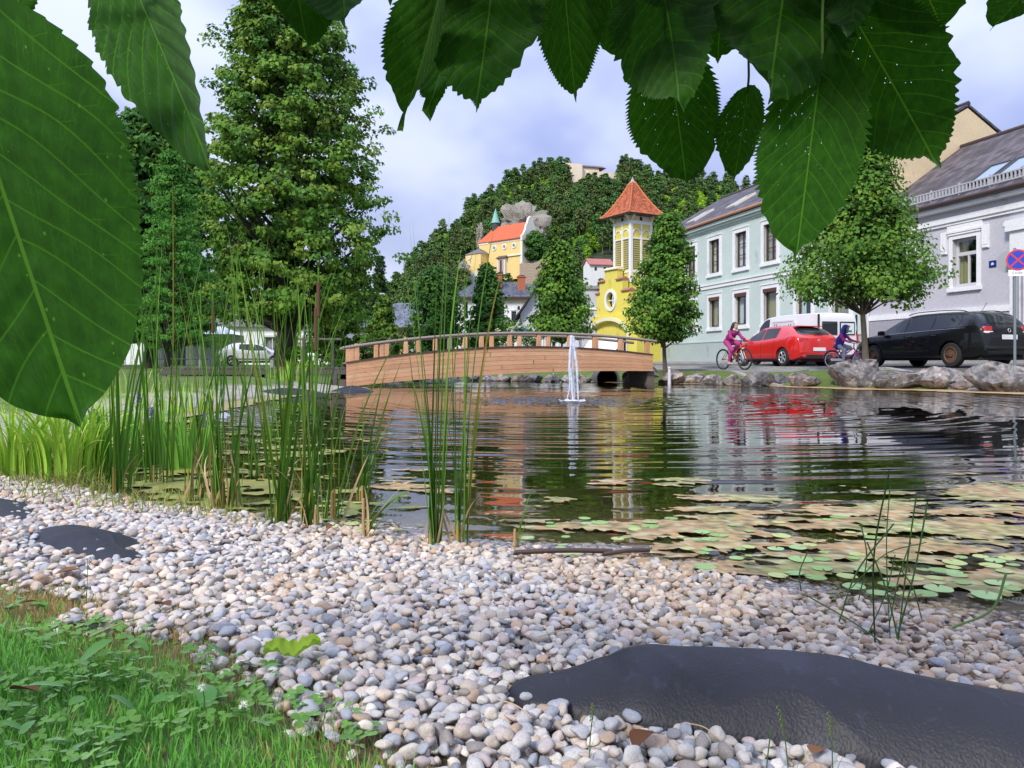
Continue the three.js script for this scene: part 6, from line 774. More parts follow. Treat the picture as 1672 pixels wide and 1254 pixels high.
  for (const p of own) { const m = new THREE.Mesh(variants[p.v], mats[Math.floor(hash3(p.x * 1e4, p.z * 1e4, 3) * mats.length)]); m.name = 'pebble'; setM(p).decompose(m.position, m.quaternion, m.scale); m.castShadow = m.receiveShadow = true; bank.add(m); }
  const rest = all.filter(p => !own.has(p)), im0 = variants.map((g, k) => { const l = rest.filter(p => p.v === k), im = new THREE.InstancedMesh(g, std(0xffffff, 0.62, { map: T.speck }), l.length); l.forEach((p, i) => { im.setMatrixAt(i, setM(p)); im.setColorAt(i, lin(...p.c)); }); im.name = 'pebbles'; stuff(im); im.castShadow = im.receiveShadow = true; bank.add(im); });
  console.log('pebbles', all.length);
}
// a blade: strip with a keel, bent over its length
function bladeGeo(L, w, bend, twist, seed, n = 9, tipPow = 0.6) {
  const pos = [], idx = [], uv = []; let x = 0, y = 0, a = 0; const sx = Math.cos(twist), sz = Math.sin(twist);
  for (let i = 0; i <= n; i++) { const k = i / n, ww = w * Math.pow(1 - k, tipPow) * (0.75 + 0.25 * Math.min(1, k * 6)) + 0.0002; const tw = twist * 0.0 + k * 0.6 * (hash3(seed, 1, 2) - 0.5) * 3; const c = Math.cos(tw), s = Math.sin(tw); pos.push(x - 0, y, 0); pos.pop(); pos.pop(); pos.pop(); const nx = Math.cos(a), ny = -Math.sin(a); pos.push(x + nx * ww * s, y + ny * ww * s, -ww * c, x - nx * ww * 0.35 * c, y - ny * ww * 0.35 * c, 0, x - nx * ww * s, y - ny * ww * s, ww * c); uv.push(0, k, 0.5, k, 1, k); a = bend * Math.pow(k, 1.6); x += Math.sin(a) * L / n; y += Math.cos(a) * L / n; }
  for (let i = 0; i < n; i++) for (let j = 0; j < 2; j++) { const p = i * 3 + j; idx.push(p, p + 1, p + 3, p + 1, p + 4, p + 3); }
  const g = new THREE.BufferGeometry(); g.setAttribute('position', new THREE.Float32BufferAttribute(pos, 3)); g.setAttribute('uv', new THREE.Float32BufferAttribute(uv, 2)); g.setIndex(idx); g.computeVertexNormals(); return g;
}
const plantM = (r, g, b, tr = 0.3) => phys(lin(r, g, b), 0.85, { transmission: tr, thickness: 0, side: THREE.DoubleSide, specularIntensity: 0.2 });
{ // lawn
  const r = rng(555), kinds = [0, 1, 2, 3].map(k => bladeGeo(1, 0.045, 0.5 + 0.45 * k, 0, k, 4)), lists = kinds.map(() => []), M4 = new THREE.Matrix4(), Q = new THREE.Quaternion(), E = new THREE.Euler();
  const add = (x, d, h, c) => { const k = Math.floor(r() * 4); Q.setFromEuler(E.set((r() - 0.5) * 0.6, r() * 6.283, (r() - 0.5) * 0.6, 'YXZ')); lists[k].push([new THREE.Matrix4().compose(V3(x, gh(x, d) - 0.016, -d), Q, V3(h * 0.9, h, h * (0.6 + 0.5 * r()))), c]); };
  for (let i = 0; i < 130000; i++) { const d = 0.25 + 1.9 * Math.pow(r(), 0.85), x = lerp(-d * 0.8 - 0.5, 0.75, r()); const e = edgeD(x) - d; const over = fbm(x * 7, d * 7, 8, 3); const strip = 0.26 * sstep(-0.1, -0.45, x); if (e < -0.10 - strip + (over - 0.5) * 0.42) continue; const dens = Math.max(sstep(-0.12, 0.16, e), strip > 0.05 ? 0.75 * sstep(-0.38, -0.22, e) : 0); if (r() > dens * 0.9 + 0.06) continue; const n = fbm(x * 5, d * 5, 2, 3), dry = r() < 0.03 + 0.85 * sstep(0.22, -0.06, e) * (x < 0.0 ? 1 : 0.6); const c = dry ? [0.36 + 0.16 * r(), 0.27 + 0.1 * r(), 0.11] : [0.085 + 0.09 * n, 0.28 + 0.18 * n + 0.06 * r(), 0.028 + 0.02 * r()]; add(x, d, (dry ? 0.022 : 0.025) * (0.6 + 0.8 * r()) * lerp(0.6, 1.2, dens), c); }
  const lawn = new THREE.Group(); lawn.name = numbered('lawn_grass'); lawn.userData = { label: 'short green lawn grass with dry straw at its edge', category: 'grass', kind: 'stuff' }; scene.add(lawn);
  const gm = phys(0xffffff, 0.85, { transmission: 0.3, thickness: 0, side: THREE.DoubleSide });
  lists.forEach((l, k) => { const im = new THREE.InstancedMesh(kinds[k], gm, l.length); im.name = 'grass_blades'; l.forEach(([m, c], i) => { im.setMatrixAt(i, m); im.setColorAt(i, lin(...c)); }); stuff(im); im.castShadow = im.receiveShadow = true; lawn.add(im); });
  // clover and broad weeds
  const leaflet = (() => { const g = gridGeo(4, 4, (u, v) => { const a = (u - 0.5) * 2, w = Math.sin(Math.PI * Math.min(1, v * 0.82 + 0.06)) * 0.42; return [a * w, 0.12 * Math.abs(a) * w + 0.06 * Math.sin(v * 3), v]; }); return g; })();
  const clover = merged([0, 2.09, 4.19].map(a => leaflet.clone().rotateY(a)));
  const broad = gridGeo(6, 8, (u, v) => { const a = (u - 0.5) * 2, w = 0.26 * Math.pow(Math.sin(Math.PI * Math.min(1, 0.1 + v * 0.88)), 0.7) * (1 + 0.12 * Math.sin(v * 26)); return [a * w, 0.32 * Math.sin(v * 1.7) + 0.10 * a * a * w, v]; });
  const put = (name, g, n, size, col, lift, zone, label) => { const L = []; for (let i = 0; i < n; i++) { const d = 0.3 + 1.6 * r(), x = lerp(-d * 0.75 - 0.35, 0.45, r()), e = edgeD(x) - d; if (e < -0.02 || !zone(x, d, e)) continue; Q.setFromEuler(E.set((r() - 0.5) * 0.8, r() * 6.283, (r() - 0.5) * 0.8, 'YXZ')); const s = size * (0.6 + 0.8 * r()); L.push([new THREE.Matrix4().compose(V3(x, gh(x, d) + lift * (0.5 + r()), -d), Q, V3(s, s, s)), col(r())]); } const im = new THREE.InstancedMesh(g, phys(0xffffff, 0.85, { transmission: 0.3, thickness: 0, side: THREE.DoubleSide }), L.length); im.name = numbered(name); L.forEach(([m, c], i) => { im.setMatrixAt(i, m); im.setColorAt(i, lin(...c)); }); im.userData = { label, category: 'plants', kind: 'stuff' }; im.castShadow = im.receiveShadow = true; scene.add(im); };
  put('clover', clover, 5200, 0.0105, (q) => [0.085 + 0.04 * q, 0.23 + 0.09 * q, 0.025], 0.012, (x, d, e) => fbm(x * 6, d * 6, 33, 3) > 0.46, 'small green clover leaves scattered through the lawn');
  put('broad_leaf_weeds', broad, 420, 0.036, (q) => [0.06 + 0.05 * q, 0.22 + 0.10 * q, 0.035], 0.012, (x, d, e) => x < -0.25 && fbm(x * 4, d * 4, 71, 2) > 0.5, 'broad-leaved weeds in the lawn at bottom left');
  // clover heads
  [[330, 1150, 'white clover flower in lawn, left of the two'], [398, 1178, 'white clover flower in lawn, right of the two']].forEach(([px, py, l], i) => { const D = 0.5 * F / (py - HY) * 0.86, b = at(px, D), f = thing('clover_flower', l, 'flower', b, 0, 'clover flowers'); mesh('stem', tubePath([V3(0, -0.015, 0), V3(0.003, 0.022, 0), V3(0, 0.036, 0)], 0.0009, 5), plantM(0.08, 0.2, 0.04), f); const pt = []; for (let k = 0; k < 46; k++) { const v = V3(r() - 0.5, r() - 0.25, r() - 0.5).normalize(); pt.push(new THREE.ConeGeometry(0.0010, 0.0062, 5).translate(0, 0.0036, 0).applyQuaternion(new THREE.Quaternion().setFromUnitVectors(V3(0, 1, 0), v)).translate(0, 0.037, 0)); } mesh('flower_head', pt, std(lin(0.72, 0.72, 0.6), 0.8), f); });
}
// thin stray grass stalks and seed heads in the gravel
function stalk(px, D, topPy, lean, label, seedy) {
  const b = at(px, D), m = D / F, H = EYE + (HY - topPy) * m - b.y, s = thing('grass_stalk', label, 'grass stalk', b, 0, 'grass stalks in the gravel'); const top = V3(lean * m, H, 0.01); mesh('stem', tubePath([V3(0, -0.02, 0), V3(lean * m * 0.3, H * 0.5, 0), top], 0.0007, 5), plantM(0.09, 0.18, 0.04), s); if (seedy) { const g = []; for (let k = 0; k < 9; k++) { const q = 1 - k * 0.03; g.push(new THREE.SphereGeometry(1, 6, 5).scale(0.0009, 0.0022, 0.0008).rotateZ((k % 2 - 0.5) * 0.9).translate(lean * m * q * q + (k % 2 - 0.5) * 0.002, H * q, 0)); } mesh('seed_head', g, plantM(0.16, 0.20, 0.08), s); } mesh('blade', bladeGeo(H * 0.55, 0.0012, 0.7, 0, 3, 6), plantM(0.08, 0.2, 0.04), s);
}
stalk(1292, 0.83, 1155, -22, 'grass stalk in front of the liner hump, left one', true); stalk(1362, 0.86, 1165, -10, 'grass stalk in front of the liner hump, right one', true); stalk(962, 0.9, 1150, 6, 'thin grass stalk with small seeds at liner left end', true); stalk(140, 1.55, 910, 8, 'thin grass stalk at left lawn edge', true); stalk(1250, 0.80, 1180, 4, 'short grass stalk among front pebbles', false);
// ---------------------------------------------------------------- plants in and at the water
const reedM = [plantM(0.15, 0.32, 0.035), plantM(0.11, 0.26, 0.03), plantM(0.21, 0.38, 0.05), plantM(0.08, 0.20, 0.028)], reedY = plantM(0.42, 0.33, 0.06), reedDry = plantM(0.46, 0.30, 0.14, 0.1), reedDry2 = plantM(0.55, 0.40, 0.22, 0.1), headM = std(lin(0.10, 0.05, 0.025), 0.95);
// each stand: base pixel, distance, spread, list of leaf top rows and leans
function cattail(label, px, D, o) {
  const r = rng(o.seed), X0 = (px - CX) * D / F, b = V3(X0, Math.max(gh(X0, D), -0.15) - 0.02, -D), t = thing('cattail', label, 'reed', b, 0, 'cattail stands at the near shore'), m = D / F;
  for (let i = 0; i < Math.round(o.n * 1.1); i++) {
    const H = (EYE + (HY - lerp(o.top[0], o.top[1], Math.pow(r(), 1.3))) * m - b.y), lean = (o.lean ?? 0) + (r() - 0.5) * 1.5 * (o.fan ?? 0.35), w = (0.0068 + 0.0045 * r()) * (o.w ?? 1), g = bladeGeo(H, w, 0.25 * (r() - 0.35) + lean * 0.9, 0, i + o.seed, 12, 0.7); g.rotateY(r() * 0.9 - 0.45 + (lean < 0 ? 0 : 0)); g.rotateZ(-lean * 0.55); const a = r() * 6.28, q = o.spread * Math.sqrt(r()); g.translate(Math.cos(a) * q, 0, Math.sin(a) * q * 0.6);
    mesh('leaf', g, r() < 0.05 ? reedY : reedM[Math.floor(r() * 4)], t, true);
  }
  for (let i = 0; i < (o.dry ?? 3); i++) { const H = 0.12 + 0.25 * r(), g = bladeGeo(H, 0.006, (r() - 0.5) * 3.0, 0, i, 8); g.rotateY(r() * 6.28); g.rotateZ((r() - 0.5) * 0.9); g.translate((r() - 0.5) * o.spread * 2, 0.01, (r() - 0.5) * o.spread); mesh('dry_leaf', g, r() < 0.5 ? reedDry : reedDry2, t, true); }
  for (let i = 0; i < (o.sheath ?? 3); i++) { const x = (r() - 0.5) * o.spread * 1.4, z = (r() - 0.5) * o.spread, h = 0.10 + 0.10 * r(); mesh('sheath', new THREE.CylinderGeometry(0.0045, 0.008, h, 8).translate(x, h / 2 - 0.01, z), i % 2 ? reedY : reedDry, t); }
  for (const [hx, y0, y1] of o.heads || []) { const x = (hx - px) * m, a = EYE + (HY - y0) * m - b.y, c = EYE + (HY - y1) * m - b.y; const hd = mesh('flower_stalk', [tubePath([V3(0, 0, 0), V3(x * 0.6, c * 0.5, 0), V3(x, c, 0), V3(x, a + 0.05, 0)], 0.0035, 6)], reedM[1], t); mesh('seed_head', new THREE.CapsuleGeometry(0.0072, Math.max(0.02, a - c - 0.02), 5, 10).translate(x, (a + c) / 2, 0), headM, hd); }
}
cattail('cattail stand with tall dark leaves nearest picture centre, left of pair', 710, 2.62, { seed: 1, n: 15, spread: 0.028, top: [340, 620], fan: 0.22, lean: -0.04, w: 1.1, dry: 3 });
cattail('cattail stand with thick pale stems nearest picture centre, right of pair', 752, 2.66, { seed: 2, n: 14, spread: 0.03, top: [350, 640], fan: 0.16, lean: 0.0, w: 1.1, dry: 3 });
cattail('cattail leaning strongly right out of the gravel left of centre', 592, 2.72, { seed: 3, n: 5, spread: 0.02, top: [735, 800], fan: 0.2, lean: 0.78, w: 1.1, dry: 1, sheath: 1 });
cattail('small thin cattail leaning right beyond the central pair', 842, 2.62, { seed: 4, n: 4, spread: 0.012, top: [775, 850], fan: 0.18, lean: 0.28, w: 0.8, dry: 0, sheath: 1 });
cattail('cattail stand at gravel edge with yellow stem bases', 462, 2.95, { seed: 5, n: 16, spread: 0.04, top: [380, 640], fan: 0.34, lean: -0.02, dry: 4 });
cattail('cattail stand with brown seed head right of the yellow-based stand', 505, 2.90, { seed: 6, n: 14, spread: 0.04, top: [400, 660], fan: 0.3, lean: 0.04, dry: 4, heads: [[520, 458, 520], [516, 500, 575]] });
cattail('slim cattail stand between gravel edge stand and leaning reed', 540, 3.05, { seed: 7, n: 10, spread: 0.04, top: [470, 690], fan: 0.36, lean: 0.1, dry: 2 });
cattail('cattail stand with many dry brown leaves at its foot', 370, 3.3, { seed: 8, n: 17, spread: 0.07, top: [370, 620], fan: 0.34, dry: 12, sheath: 8, heads: [[348, 498, 545]] });
cattail('cattail stand left of the dry-leaved stand', 318, 3.5, { seed: 9, n: 13, spread: 0.06, top: [420, 650], fan: 0.34, dry: 5, sheath: 4 });
cattail('dense cattail stand below the large leaf tip', 195, 3.75, { seed: 10, n: 16, spread: 0.06, top: [300, 640], fan: 0.24, lean: 0.06, dry: 3 });
cattail('cattail stand right of the large leaf, behind purple flowers', 258, 4.0, { seed: 11, n: 15, spread: 0.08, top: [270, 560], fan: 0.26, dry: 3 });
cattail('cattail stand in open water left of the gravel edge stands', 425, 4.2, { seed: 12, n: 14, spread: 0.07, top: [360, 620], fan: 0.34, dry: 4, sheath: 4 });
cattail('short cattail stand in water before bridge left end', 586, 3.5, { seed: 13, n: 9, spread: 0.04, top: [560, 740], fan: 0.5, lean: 0.14, dry: 1 });
cattail('sparse cattail stand in water left of centre pair', 480, 4.9, { seed: 14, n: 12, spread: 0.09, top: [420, 640], fan: 0.4, dry: 3 });
cattail('cattail stand behind the dry-leaved stand, further out', 345, 5.2, { seed: 15, n: 12, spread: 0.10, top: [430, 640], fan: 0.34, dry: 2 });
cattail('cattail stand far out at the left bank', 285, 6.2, { seed: 16, n: 13, spread: 0.12, top: [450, 640], fan: 0.34, dry: 1 });
// sedge tufts at the left
function tuft(name, label, px, D, n, H, spread, mats, bend, seed, w = 0.007) { const r = rng(seed), t = thing(name, label, 'waterside plant', at(px, D, -0.02)); for (let i = 0; i < n; i++) { const a = r() * 6.283, q = spread * Math.sqrt(r()), g = bladeGeo(H * (0.6 + 0.5 * r()), w * (0.7 + 0.6 * r()), bend * (0.3 + r()), 0, i, 8, 0.55); g.rotateY(a + (r() - 0.5)); g.translate(Math.cos(a) * q, 0, -Math.sin(a) * q); mesh('leaf', g, mats[Math.floor(r() * mats.length)], t, true); } return t; }
const limeM = [plantM(0.34, 0.58, 0.055), plantM(0.42, 0.64, 0.08), plantM(0.25, 0.48, 0.045), plantM(0.44, 0.60, 0.09)];
{ // low grass and moss along the left waterline
  const r = rng(404), g = bladeGeo(1, 0.05, 1.3, 0, 2, 4), L = []; const Q = new THREE.Quaternion(), E = new THREE.Euler(); for (let i = 0; i < 9000; i++) { const X = lerp(-3.4, -0.35, r()), D = lerp(2.5, 5.4, r()), d = pondDistFast(X, D); if (Math.abs(d - 0.02) > 0.16 + 0.10 * fbm(X * 4, D * 4, 3, 2) * (X < -1.4 ? 2.4 : 0.4) || fbm(X * 5, D * 5, 9, 2) < (X < -1.2 ? 0.36 : 0.5)) continue; Q.setFromEuler(E.set((r() - 0.5) * 0.8, r() * 6.283, (r() - 0.5) * 0.8, 'YXZ')); const h = 0.03 + 0.07 * r() * (X < -1.2 ? 1 : 0.6); L.push([new THREE.Matrix4().compose(V3(X, Math.max(-0.01, gh(X, D)) - 0.005, -D), Q, V3(h, h, h * 0.7)), r() < 0.3 ? [0.36, 0.28, 0.10] : [0.20 + 0.1 * r(), 0.28 + 0.1 * r(), 0.05]]); }
  const im = new THREE.InstancedMesh(g, phys(0xffffff, 0.85, { transmission: 0.3, thickness: 0, side: THREE.DoubleSide }), L.length); im.name = numbered('shore_grass'); L.forEach(([m, c], i) => { im.setMatrixAt(i, m); im.setColorAt(i, lin(...c)); }); im.userData = { label: 'low yellow-green grass along the left waterline', category: 'grass', kind: 'stuff' }; im.castShadow = im.receiveShadow = true; scene.add(im);
}
tuft('iris_clump', 'bright lime iris clump at left edge below large leaf, left one', 28, 4.15, 120, 0.52, 0.19, limeM, 1.9, 21, 0.009);
tuft('iris_clump', 'bright lime iris clump at left edge below large leaf, right one', 105, 4.15, 130, 0.58, 0.19, limeM, 1.7, 22, 0.009);
tuft('iris_clump', 'lime green leaf clump further left beyond the picture edge', -60, 4.4, 50, 0.5, 0.14, limeM, 0.9, 23);
tuft('sedge', 'low yellow-green sedge at the foot of the lime clumps', 150, 4.0, 60, 0.17, 0.24, [plantM(0.30, 0.34, 0.07), plantM(0.20, 0.30, 0.05), reedDry], 1.5, 24, 0.004);
tuft('sedge', 'low green sedge at gravel top edge left', 70, 3.85, 50, 0.12, 0.2, [plantM(0.22, 0.32, 0.06), plantM(0.34, 0.34, 0.09)], 1.6, 25, 0.004);
tuft('sedge', 'small grass tuft at gravel edge beside yellow reed stems', 440, 2.95, 26, 0.09, 0.05, [plantM(0.22, 0.34, 0.06), plantM(0.30, 0.33, 0.09)], 1.6, 26, 0.003);
tuft('sedge', 'reedy grass tuft on far left beach by boardwalk', 470, 19, 60, 0.6, 0.5, limeM, 0.8, 27, 0.012);
tuft('sedge', 'reedy grass tuft on left bank behind purple flowers', 300, 9.5, 60, 0.5, 0.4, limeM, 0.9, 28, 0.01);
tuft('sedge', 'tall green grass at left bank beyond cattails', 215, 7.0, 60, 0.65, 0.3, limeM, 0.7, 29, 0.009);
// pickerelweed: broad blades and purple spikes
{ const pk = (label, px, D, seed, spikes) => { const t = tuft('pickerelweed', label, px, D, 60, 0.46, 0.16, [plantM(0.14, 0.34, 0.04), plantM(0.18, 0.4, 0.05)], 0.55, seed, 0.016), m = D / F, r = rng(seed + 5); for (const [sx, y0, y1] of spikes) { const x = (sx - px) * m, b = t.position.y, a = EYE + (HY - y0) * m - b, c = EYE + (HY - y1) * m - b; const st = mesh('flower_stalk', tubePath([V3(x * 0.3, 0, 0), V3(x * 0.8, c * 0.6, 0.02), V3(x, a, 0.03)], 0.003, 5), reedM[0], t); const f = []; for (let k = 0; k < 36; k++) { const q = r(), an = r() * 6.28, rr = 0.012 * (1 - 0.5 * q); f.push(new THREE.IcosahedronGeometry(0.005, 0).scale(1, 1.3, 1).translate(x + Math.cos(an) * rr, lerp(c, a, q), 0.03 + Math.sin(an) * rr)); } mesh('flower_spike', f, std(lin(0.13, 0.07, 0.34), 0.8), st); } };
  pk('broad-leaved water plant with purple spikes below large leaf tip', 175, 4.4, 61, [[160, 668, 690], [163, 676, 690]]); pk('broad-leaved water plant with purple spikes right of the lime clumps', 240, 4.8, 62, [[251, 665, 690], [231, 640, 655]]); pk('broad-leaved water plant with single purple spike near dry reeds', 305, 4.6, 63, [[336, 676, 695]]); }
{ // bulrush in the right foreground
  const D = 1.62, px = 1450, b = at(px, D, -0.02), t = thing('bulrush', 'dark green bulrush tuft in right gravel before lily pads', 'rush', b), m = D / F, r = rng(90); const S = (x0, y0, x1, y1, x2, y2, rad, dry, z = 0) => { const Q = (x, y, zz) => V3((x - px) * m, EYE + (HY - y) * m - b.y, zz); mesh('stem', tubePath([Q(x0, y0, z), Q(x1, y1, z + 0.02), Q(x2, y2, z + 0.03)], rad * 0.55, 6, 16), dry || reedM[Math.floor(r() * 4)], t); };
  const dk = plantM(0.05, 0.10, 0.03, 0.1), gr = plantM(0.10, 0.20, 0.06, 0.1);
  S(1430, 1090, 1420, 900, 1441, 765, 0.0035, dk); S(1462, 1085, 1475, 900, 1484, 805, 0.0032, gr); S(1455, 1080, 1440, 880, 1442, 790, 0.0022, gr); S(1370, 1015, 1392, 930, 1448, 850, 0.003, gr); S(1402, 980, 1408, 905, 1395, 850, 0.0025, gr); S(1465, 1040, 1485, 930, 1502, 815, 0.003, gr); S(1475, 1090, 1440, 960, 1405, 880, 0.003, gr); S(1505, 1010, 1480, 950, 1436, 900, 0.0025, gr); S(1452, 1020, 1462, 930, 1475, 880, 0.0025, gr); S(1495, 1095, 1400, 1020, 1308, 965, 0.003, gr); S(1308, 965, 1300, 930, 1310, 895, 0.0025, gr); S(1500, 1090, 1560, 1085, 1600, 1110, 0.0028, gr, 0.05); S(1640, 1115, 1605, 1075, 1540, 1030, 0.0018, gr, 0.05); S(1555, 1025, 1610, 990, 1628, 930, 0.0045, plantM(0.22, 0.36, 0.12)); S(1420, 1030, 1440, 960, 1450, 900, 0.0022, gr); S(1390, 960, 1440, 900, 1500, 880, 0.002, gr);
}
// floating algae mats, irregular sheets lying on the water
function mat(name, label, x0, x1, d0, d1, cell, mask, colour, lift) {
  const nx = Math.round((x1 - x0) / cell), nd = Math.round((d1 - d0) / cell), val = [], pos = [], col = [], idx = []; const id = new Int32Array((nx + 1) * (nd + 1)).fill(-1);
  for (let j = 0; j <= nd; j++) for (let i = 0; i <= nx; i++) { const X = x0 + i * cell + (hash3(i, j, 5) - 0.5) * cell * 0.7, D = d0 + j * cell + (hash3(i, j, 6) - 0.5) * cell * 0.7; val.push([mask(X, D), X, D]); }
  const vert = (k) => { if (id[k] < 0) { const [m, X, D] = val[k]; id[k] = pos.length / 3; pos.push(X, lift + 0.006 * clamp(m * 3) * (0.4 + fbm(X * 26, D * 26, 3, 3)), -D); col.push(...colour(X, D, m)); } return id[k]; };
  for (let j = 0; j < nd; j++) for (let i = 0; i < nx; i++) { const a = j * (nx + 1) + i, b = a + 1, c = a + nx + 1, d = c + 1; if (val[a][0] > 0 && val[b][0] > 0 && val[c][0] > 0) idx.push(vert(a), vert(b), vert(c)); if (val[b][0] > 0 && val[d][0] > 0 && val[c][0] > 0) idx.push(vert(b), vert(d), vert(c)); }
  const g = new THREE.BufferGeometry(); g.setAttribute('position', new THREE.Float32BufferAttribute(pos, 3)); g.setAttribute('color', new THREE.Float32BufferAttribute(col, 3)); g.setIndex(idx); g.computeVertexNormals();
  const o = mesh(name, g, std(0xffffff, 0.6, { vertexColors: true, bumpMap: T.rock, bumpScale: 0.004, side: THREE.DoubleSide })); o.userData = { label, category: 'algae', kind: 'stuff' }; return o;
}
const pix = (X, D) => [CX + X * F / D, HY + EYE * F / D];
const blobs = (list) => (X, D) => { const [px, py] = pix(X, D); let m = -1; for (const [a, b, rx, ry, w] of list) { const e = 1 - Math.hypot((px - a) / rx, (py - b) / ry); m = Math.max(m, e * w); } return m; };
{
  const B1 = blobs([[1500, 860, 430, 62, 0.75], [1300, 835, 260, 34, 0.6], [1640, 810, 200, 34, 0.6], [1080, 858, 240, 22, 0.55], [1000, 785, 62, 9, 0.7], [1110, 790, 60, 9, 0.7], [900, 820, 50, 10, 0.7], [1200, 855, 120, 40, 0.7], [880, 862, 130, 18, 0.5], [640, 790, 90, 22, 0.4], [1600, 960, 200, 40, 0.25], [1150, 905, 160, 34, 0.35], [1400, 915, 200, 40, 0.35]]);
  mat('algae_mat', 'orange and yellow floating algae mat on near right water', -1.2, 4.6, 1.5, 5.2, 0.017, (X, D) => pondDistFast(X, D) > -0.03 ? -1 : B1(X, D) - 0.085 + 1.3 * (fbm(X * 3.5, D * 6.5, 9, 4) - 0.58) + 1.15 * (fbm(X * 9, D * 30, 41, 4) - 0.52), (X, D) => { const n = fbm(X * 3.5, D * 3.5, 2, 3), q = fbm(X * 24, D * 24, 4, 2), k = sstep(0.40, 0.60, n), b = 0.72 + 0.55 * q; const g2 = 0.6 + 0.7 * fbm(X * 60, D * 60, 14, 2), fl = fbm(X * 30, D * 55, 71, 2); if (fl > 0.64) return [0.40, 0.37, 0.20]; if (fl < 0.36) return [0.12, 0.12, 0.04]; return [lerp(0.25, 0.37, 1 - k) * b * g2, lerp(0.245, 0.225, 1 - k) * b * g2, lerp(0.07, 0.095, 1 - k) * b * g2]; }, 0.003);
  const B2 = blobs([[330, 790, 330, 70, 0.7], [430, 740, 200, 60, 0.4], [560, 850, 120, 40, 0.4], [200, 720, 150, 60, 0.5]]);
  mat('algae_mat', 'yellow-green algae film among the left reeds', -3.2, -0.3, 2.4, 9, 0.026, (X, D) => pondDistFast(X, D) > -0.01 ? -1 : B2(X, D) - 0.14 + 1.3 * (fbm(X * 4, D * 6, 19, 4) - 0.56) + 1.6 * (fbm(X * 12, D * 24, 43, 3) - 0.56), (X, D) => { const q = fbm(X * 20, D * 20, 4, 3), k = fbm(X * 3, D * 3, 8, 2); const g2 = 0.6 + 0.7 * fbm(X * 60, D * 60, 14, 2); return [(0.17 + 0.14 * q) * g2, (0.16 + 0.12 * q + 0.06 * k) * g2, (0.035 + 0.03 * q) * g2]; }, 0.003);
  mat('algae_mat', 'orange scum band along the far boulders', 1.5, 12.2, 12, 27.5, 0.07, (X, D) => { const d = -pondDistFast(X, D); return d < 0.02 ? -1 : 0.15 + 0.9 * fbm(X * 0.9, D * 0.9, 3, 3) + 0.5 * (fbm(X * 6, D * 6, 8, 3) - 0.5) - d * lerp(1.1, 0.36, sstep(4, 10, X)); }, (X, D) => { const q = fbm(X * 5, D * 5, 4, 3); return [0.36 + 0.16 * q, 0.235 + 0.12 * q, 0.11 + 0.06 * q]; }, 0.009);
  mat('algae_mat', 'tan scum at the left beach waterline', -5, -2.6, 8, 20, 0.06, (X, D) => { const d = -pondDistFast(X, D); return d < 0.02 ? -1 : 0.1 + 0.8 * fbm(X * 1.5, D * 1.5, 3, 3) - d * 1.1; }, (X, D) => { const q = fbm(X * 5, D * 5, 4, 3); return [0.25 + 0.1 * q, 0.21 + 0.08 * q, 0.11]; }, 0.009);
}
// water lilies: each plant with its floating leaves
{
  const pad = (() => { const s = new THREE.Shape(); for (let k = 0; k <= 22; k++) { const a = 0.16 + k / 22 * (6.283 - 0.32), q = 1 + 0.03 * Math.sin(a * 5); if (k) s.lineTo(Math.cos(a) * q, Math.sin(a) * q); else { s.moveTo(0.12, 0); s.lineTo(Math.cos(a), Math.sin(a)); } } s.closePath(); return new THREE.ExtrudeGeometry(s, { depth: 0.03, bevelEnabled: true, bevelSize: 0.02, bevelThickness: 0.015, bevelSegments: 1 }).rotateX(-Math.PI / 2); })();
  const pm = [phys(lin(0.28, 0.46, 0.13), 0.4, { clearcoat: 0.3 }), phys(lin(0.33, 0.50, 0.18), 0.4, { clearcoat: 0.3 }), phys(lin(0.24, 0.40, 0.10), 0.4, { clearcoat: 0.3 }), phys(lin(0.42, 0.48, 0.16), 0.45)];
  [['pale green lily pads right of the central reeds', 955, 880, 95, 34, 13], ['lily pads and stems before gravel edge in the middle', 1170, 905, 90, 26, 10], ['cluster of lily pads left of the bulrush', 1330, 925, 90, 36, 12], ['cluster of lily pads behind the bulrush', 1470, 945, 90, 40, 10], ['bright lily pads at right edge', 1600, 940, 85, 45, 18], ['lily pads between reed bases and gravel on the left', 560, 850, 50, 34, 18], ['lily pad among orange algae at centre right', 1120, 865, 110, 16, 9], ['lily pads among yellow algae behind bulrush', 1380, 868, 160, 26, 10]].forEach(([label, px, py, rx, ry, n], i) => {
    const r = rng(800 + i), D0 = EYE * F / (py - HY), t = thing('water_lily', label, 'water lily', V3((px - CX) * D0 / F, 0.004, -D0)); const done = []; let tries = 0;
    while (done.length < n && tries++ < 600) { const a = r() * 6.28, q = Math.sqrt(r()), x = px + Math.cos(a) * q * rx, y = py + Math.sin(a) * q * ry, D = EYE * F / (y - HY), X = (x - CX) * D / F, s = 0.014 + 0.022 * r(); if (pondDistFast(X, D) > -0.03 || done.some(d => Math.hypot(d[0] - X, d[1] - D) < (d[2] + s) * 0.85)) continue; done.push([X, D, s]); const m = new THREE.Mesh(pad, pm[Math.floor(r() * 4)]); m.name = 'leaf'; m.position.set(X - t.position.x, 0.004 + 0.002 * done.length / n, -D - t.position.z); m.scale.set(s, s * 0.5, s * (0.85 + 0.2 * r())); m.rotation.set((r() - 0.5) * 0.06, r() * 6.28, (r() - 0.5) * 0.06); m.castShadow = m.receiveShadow = true; t.add(m); }
  });
}
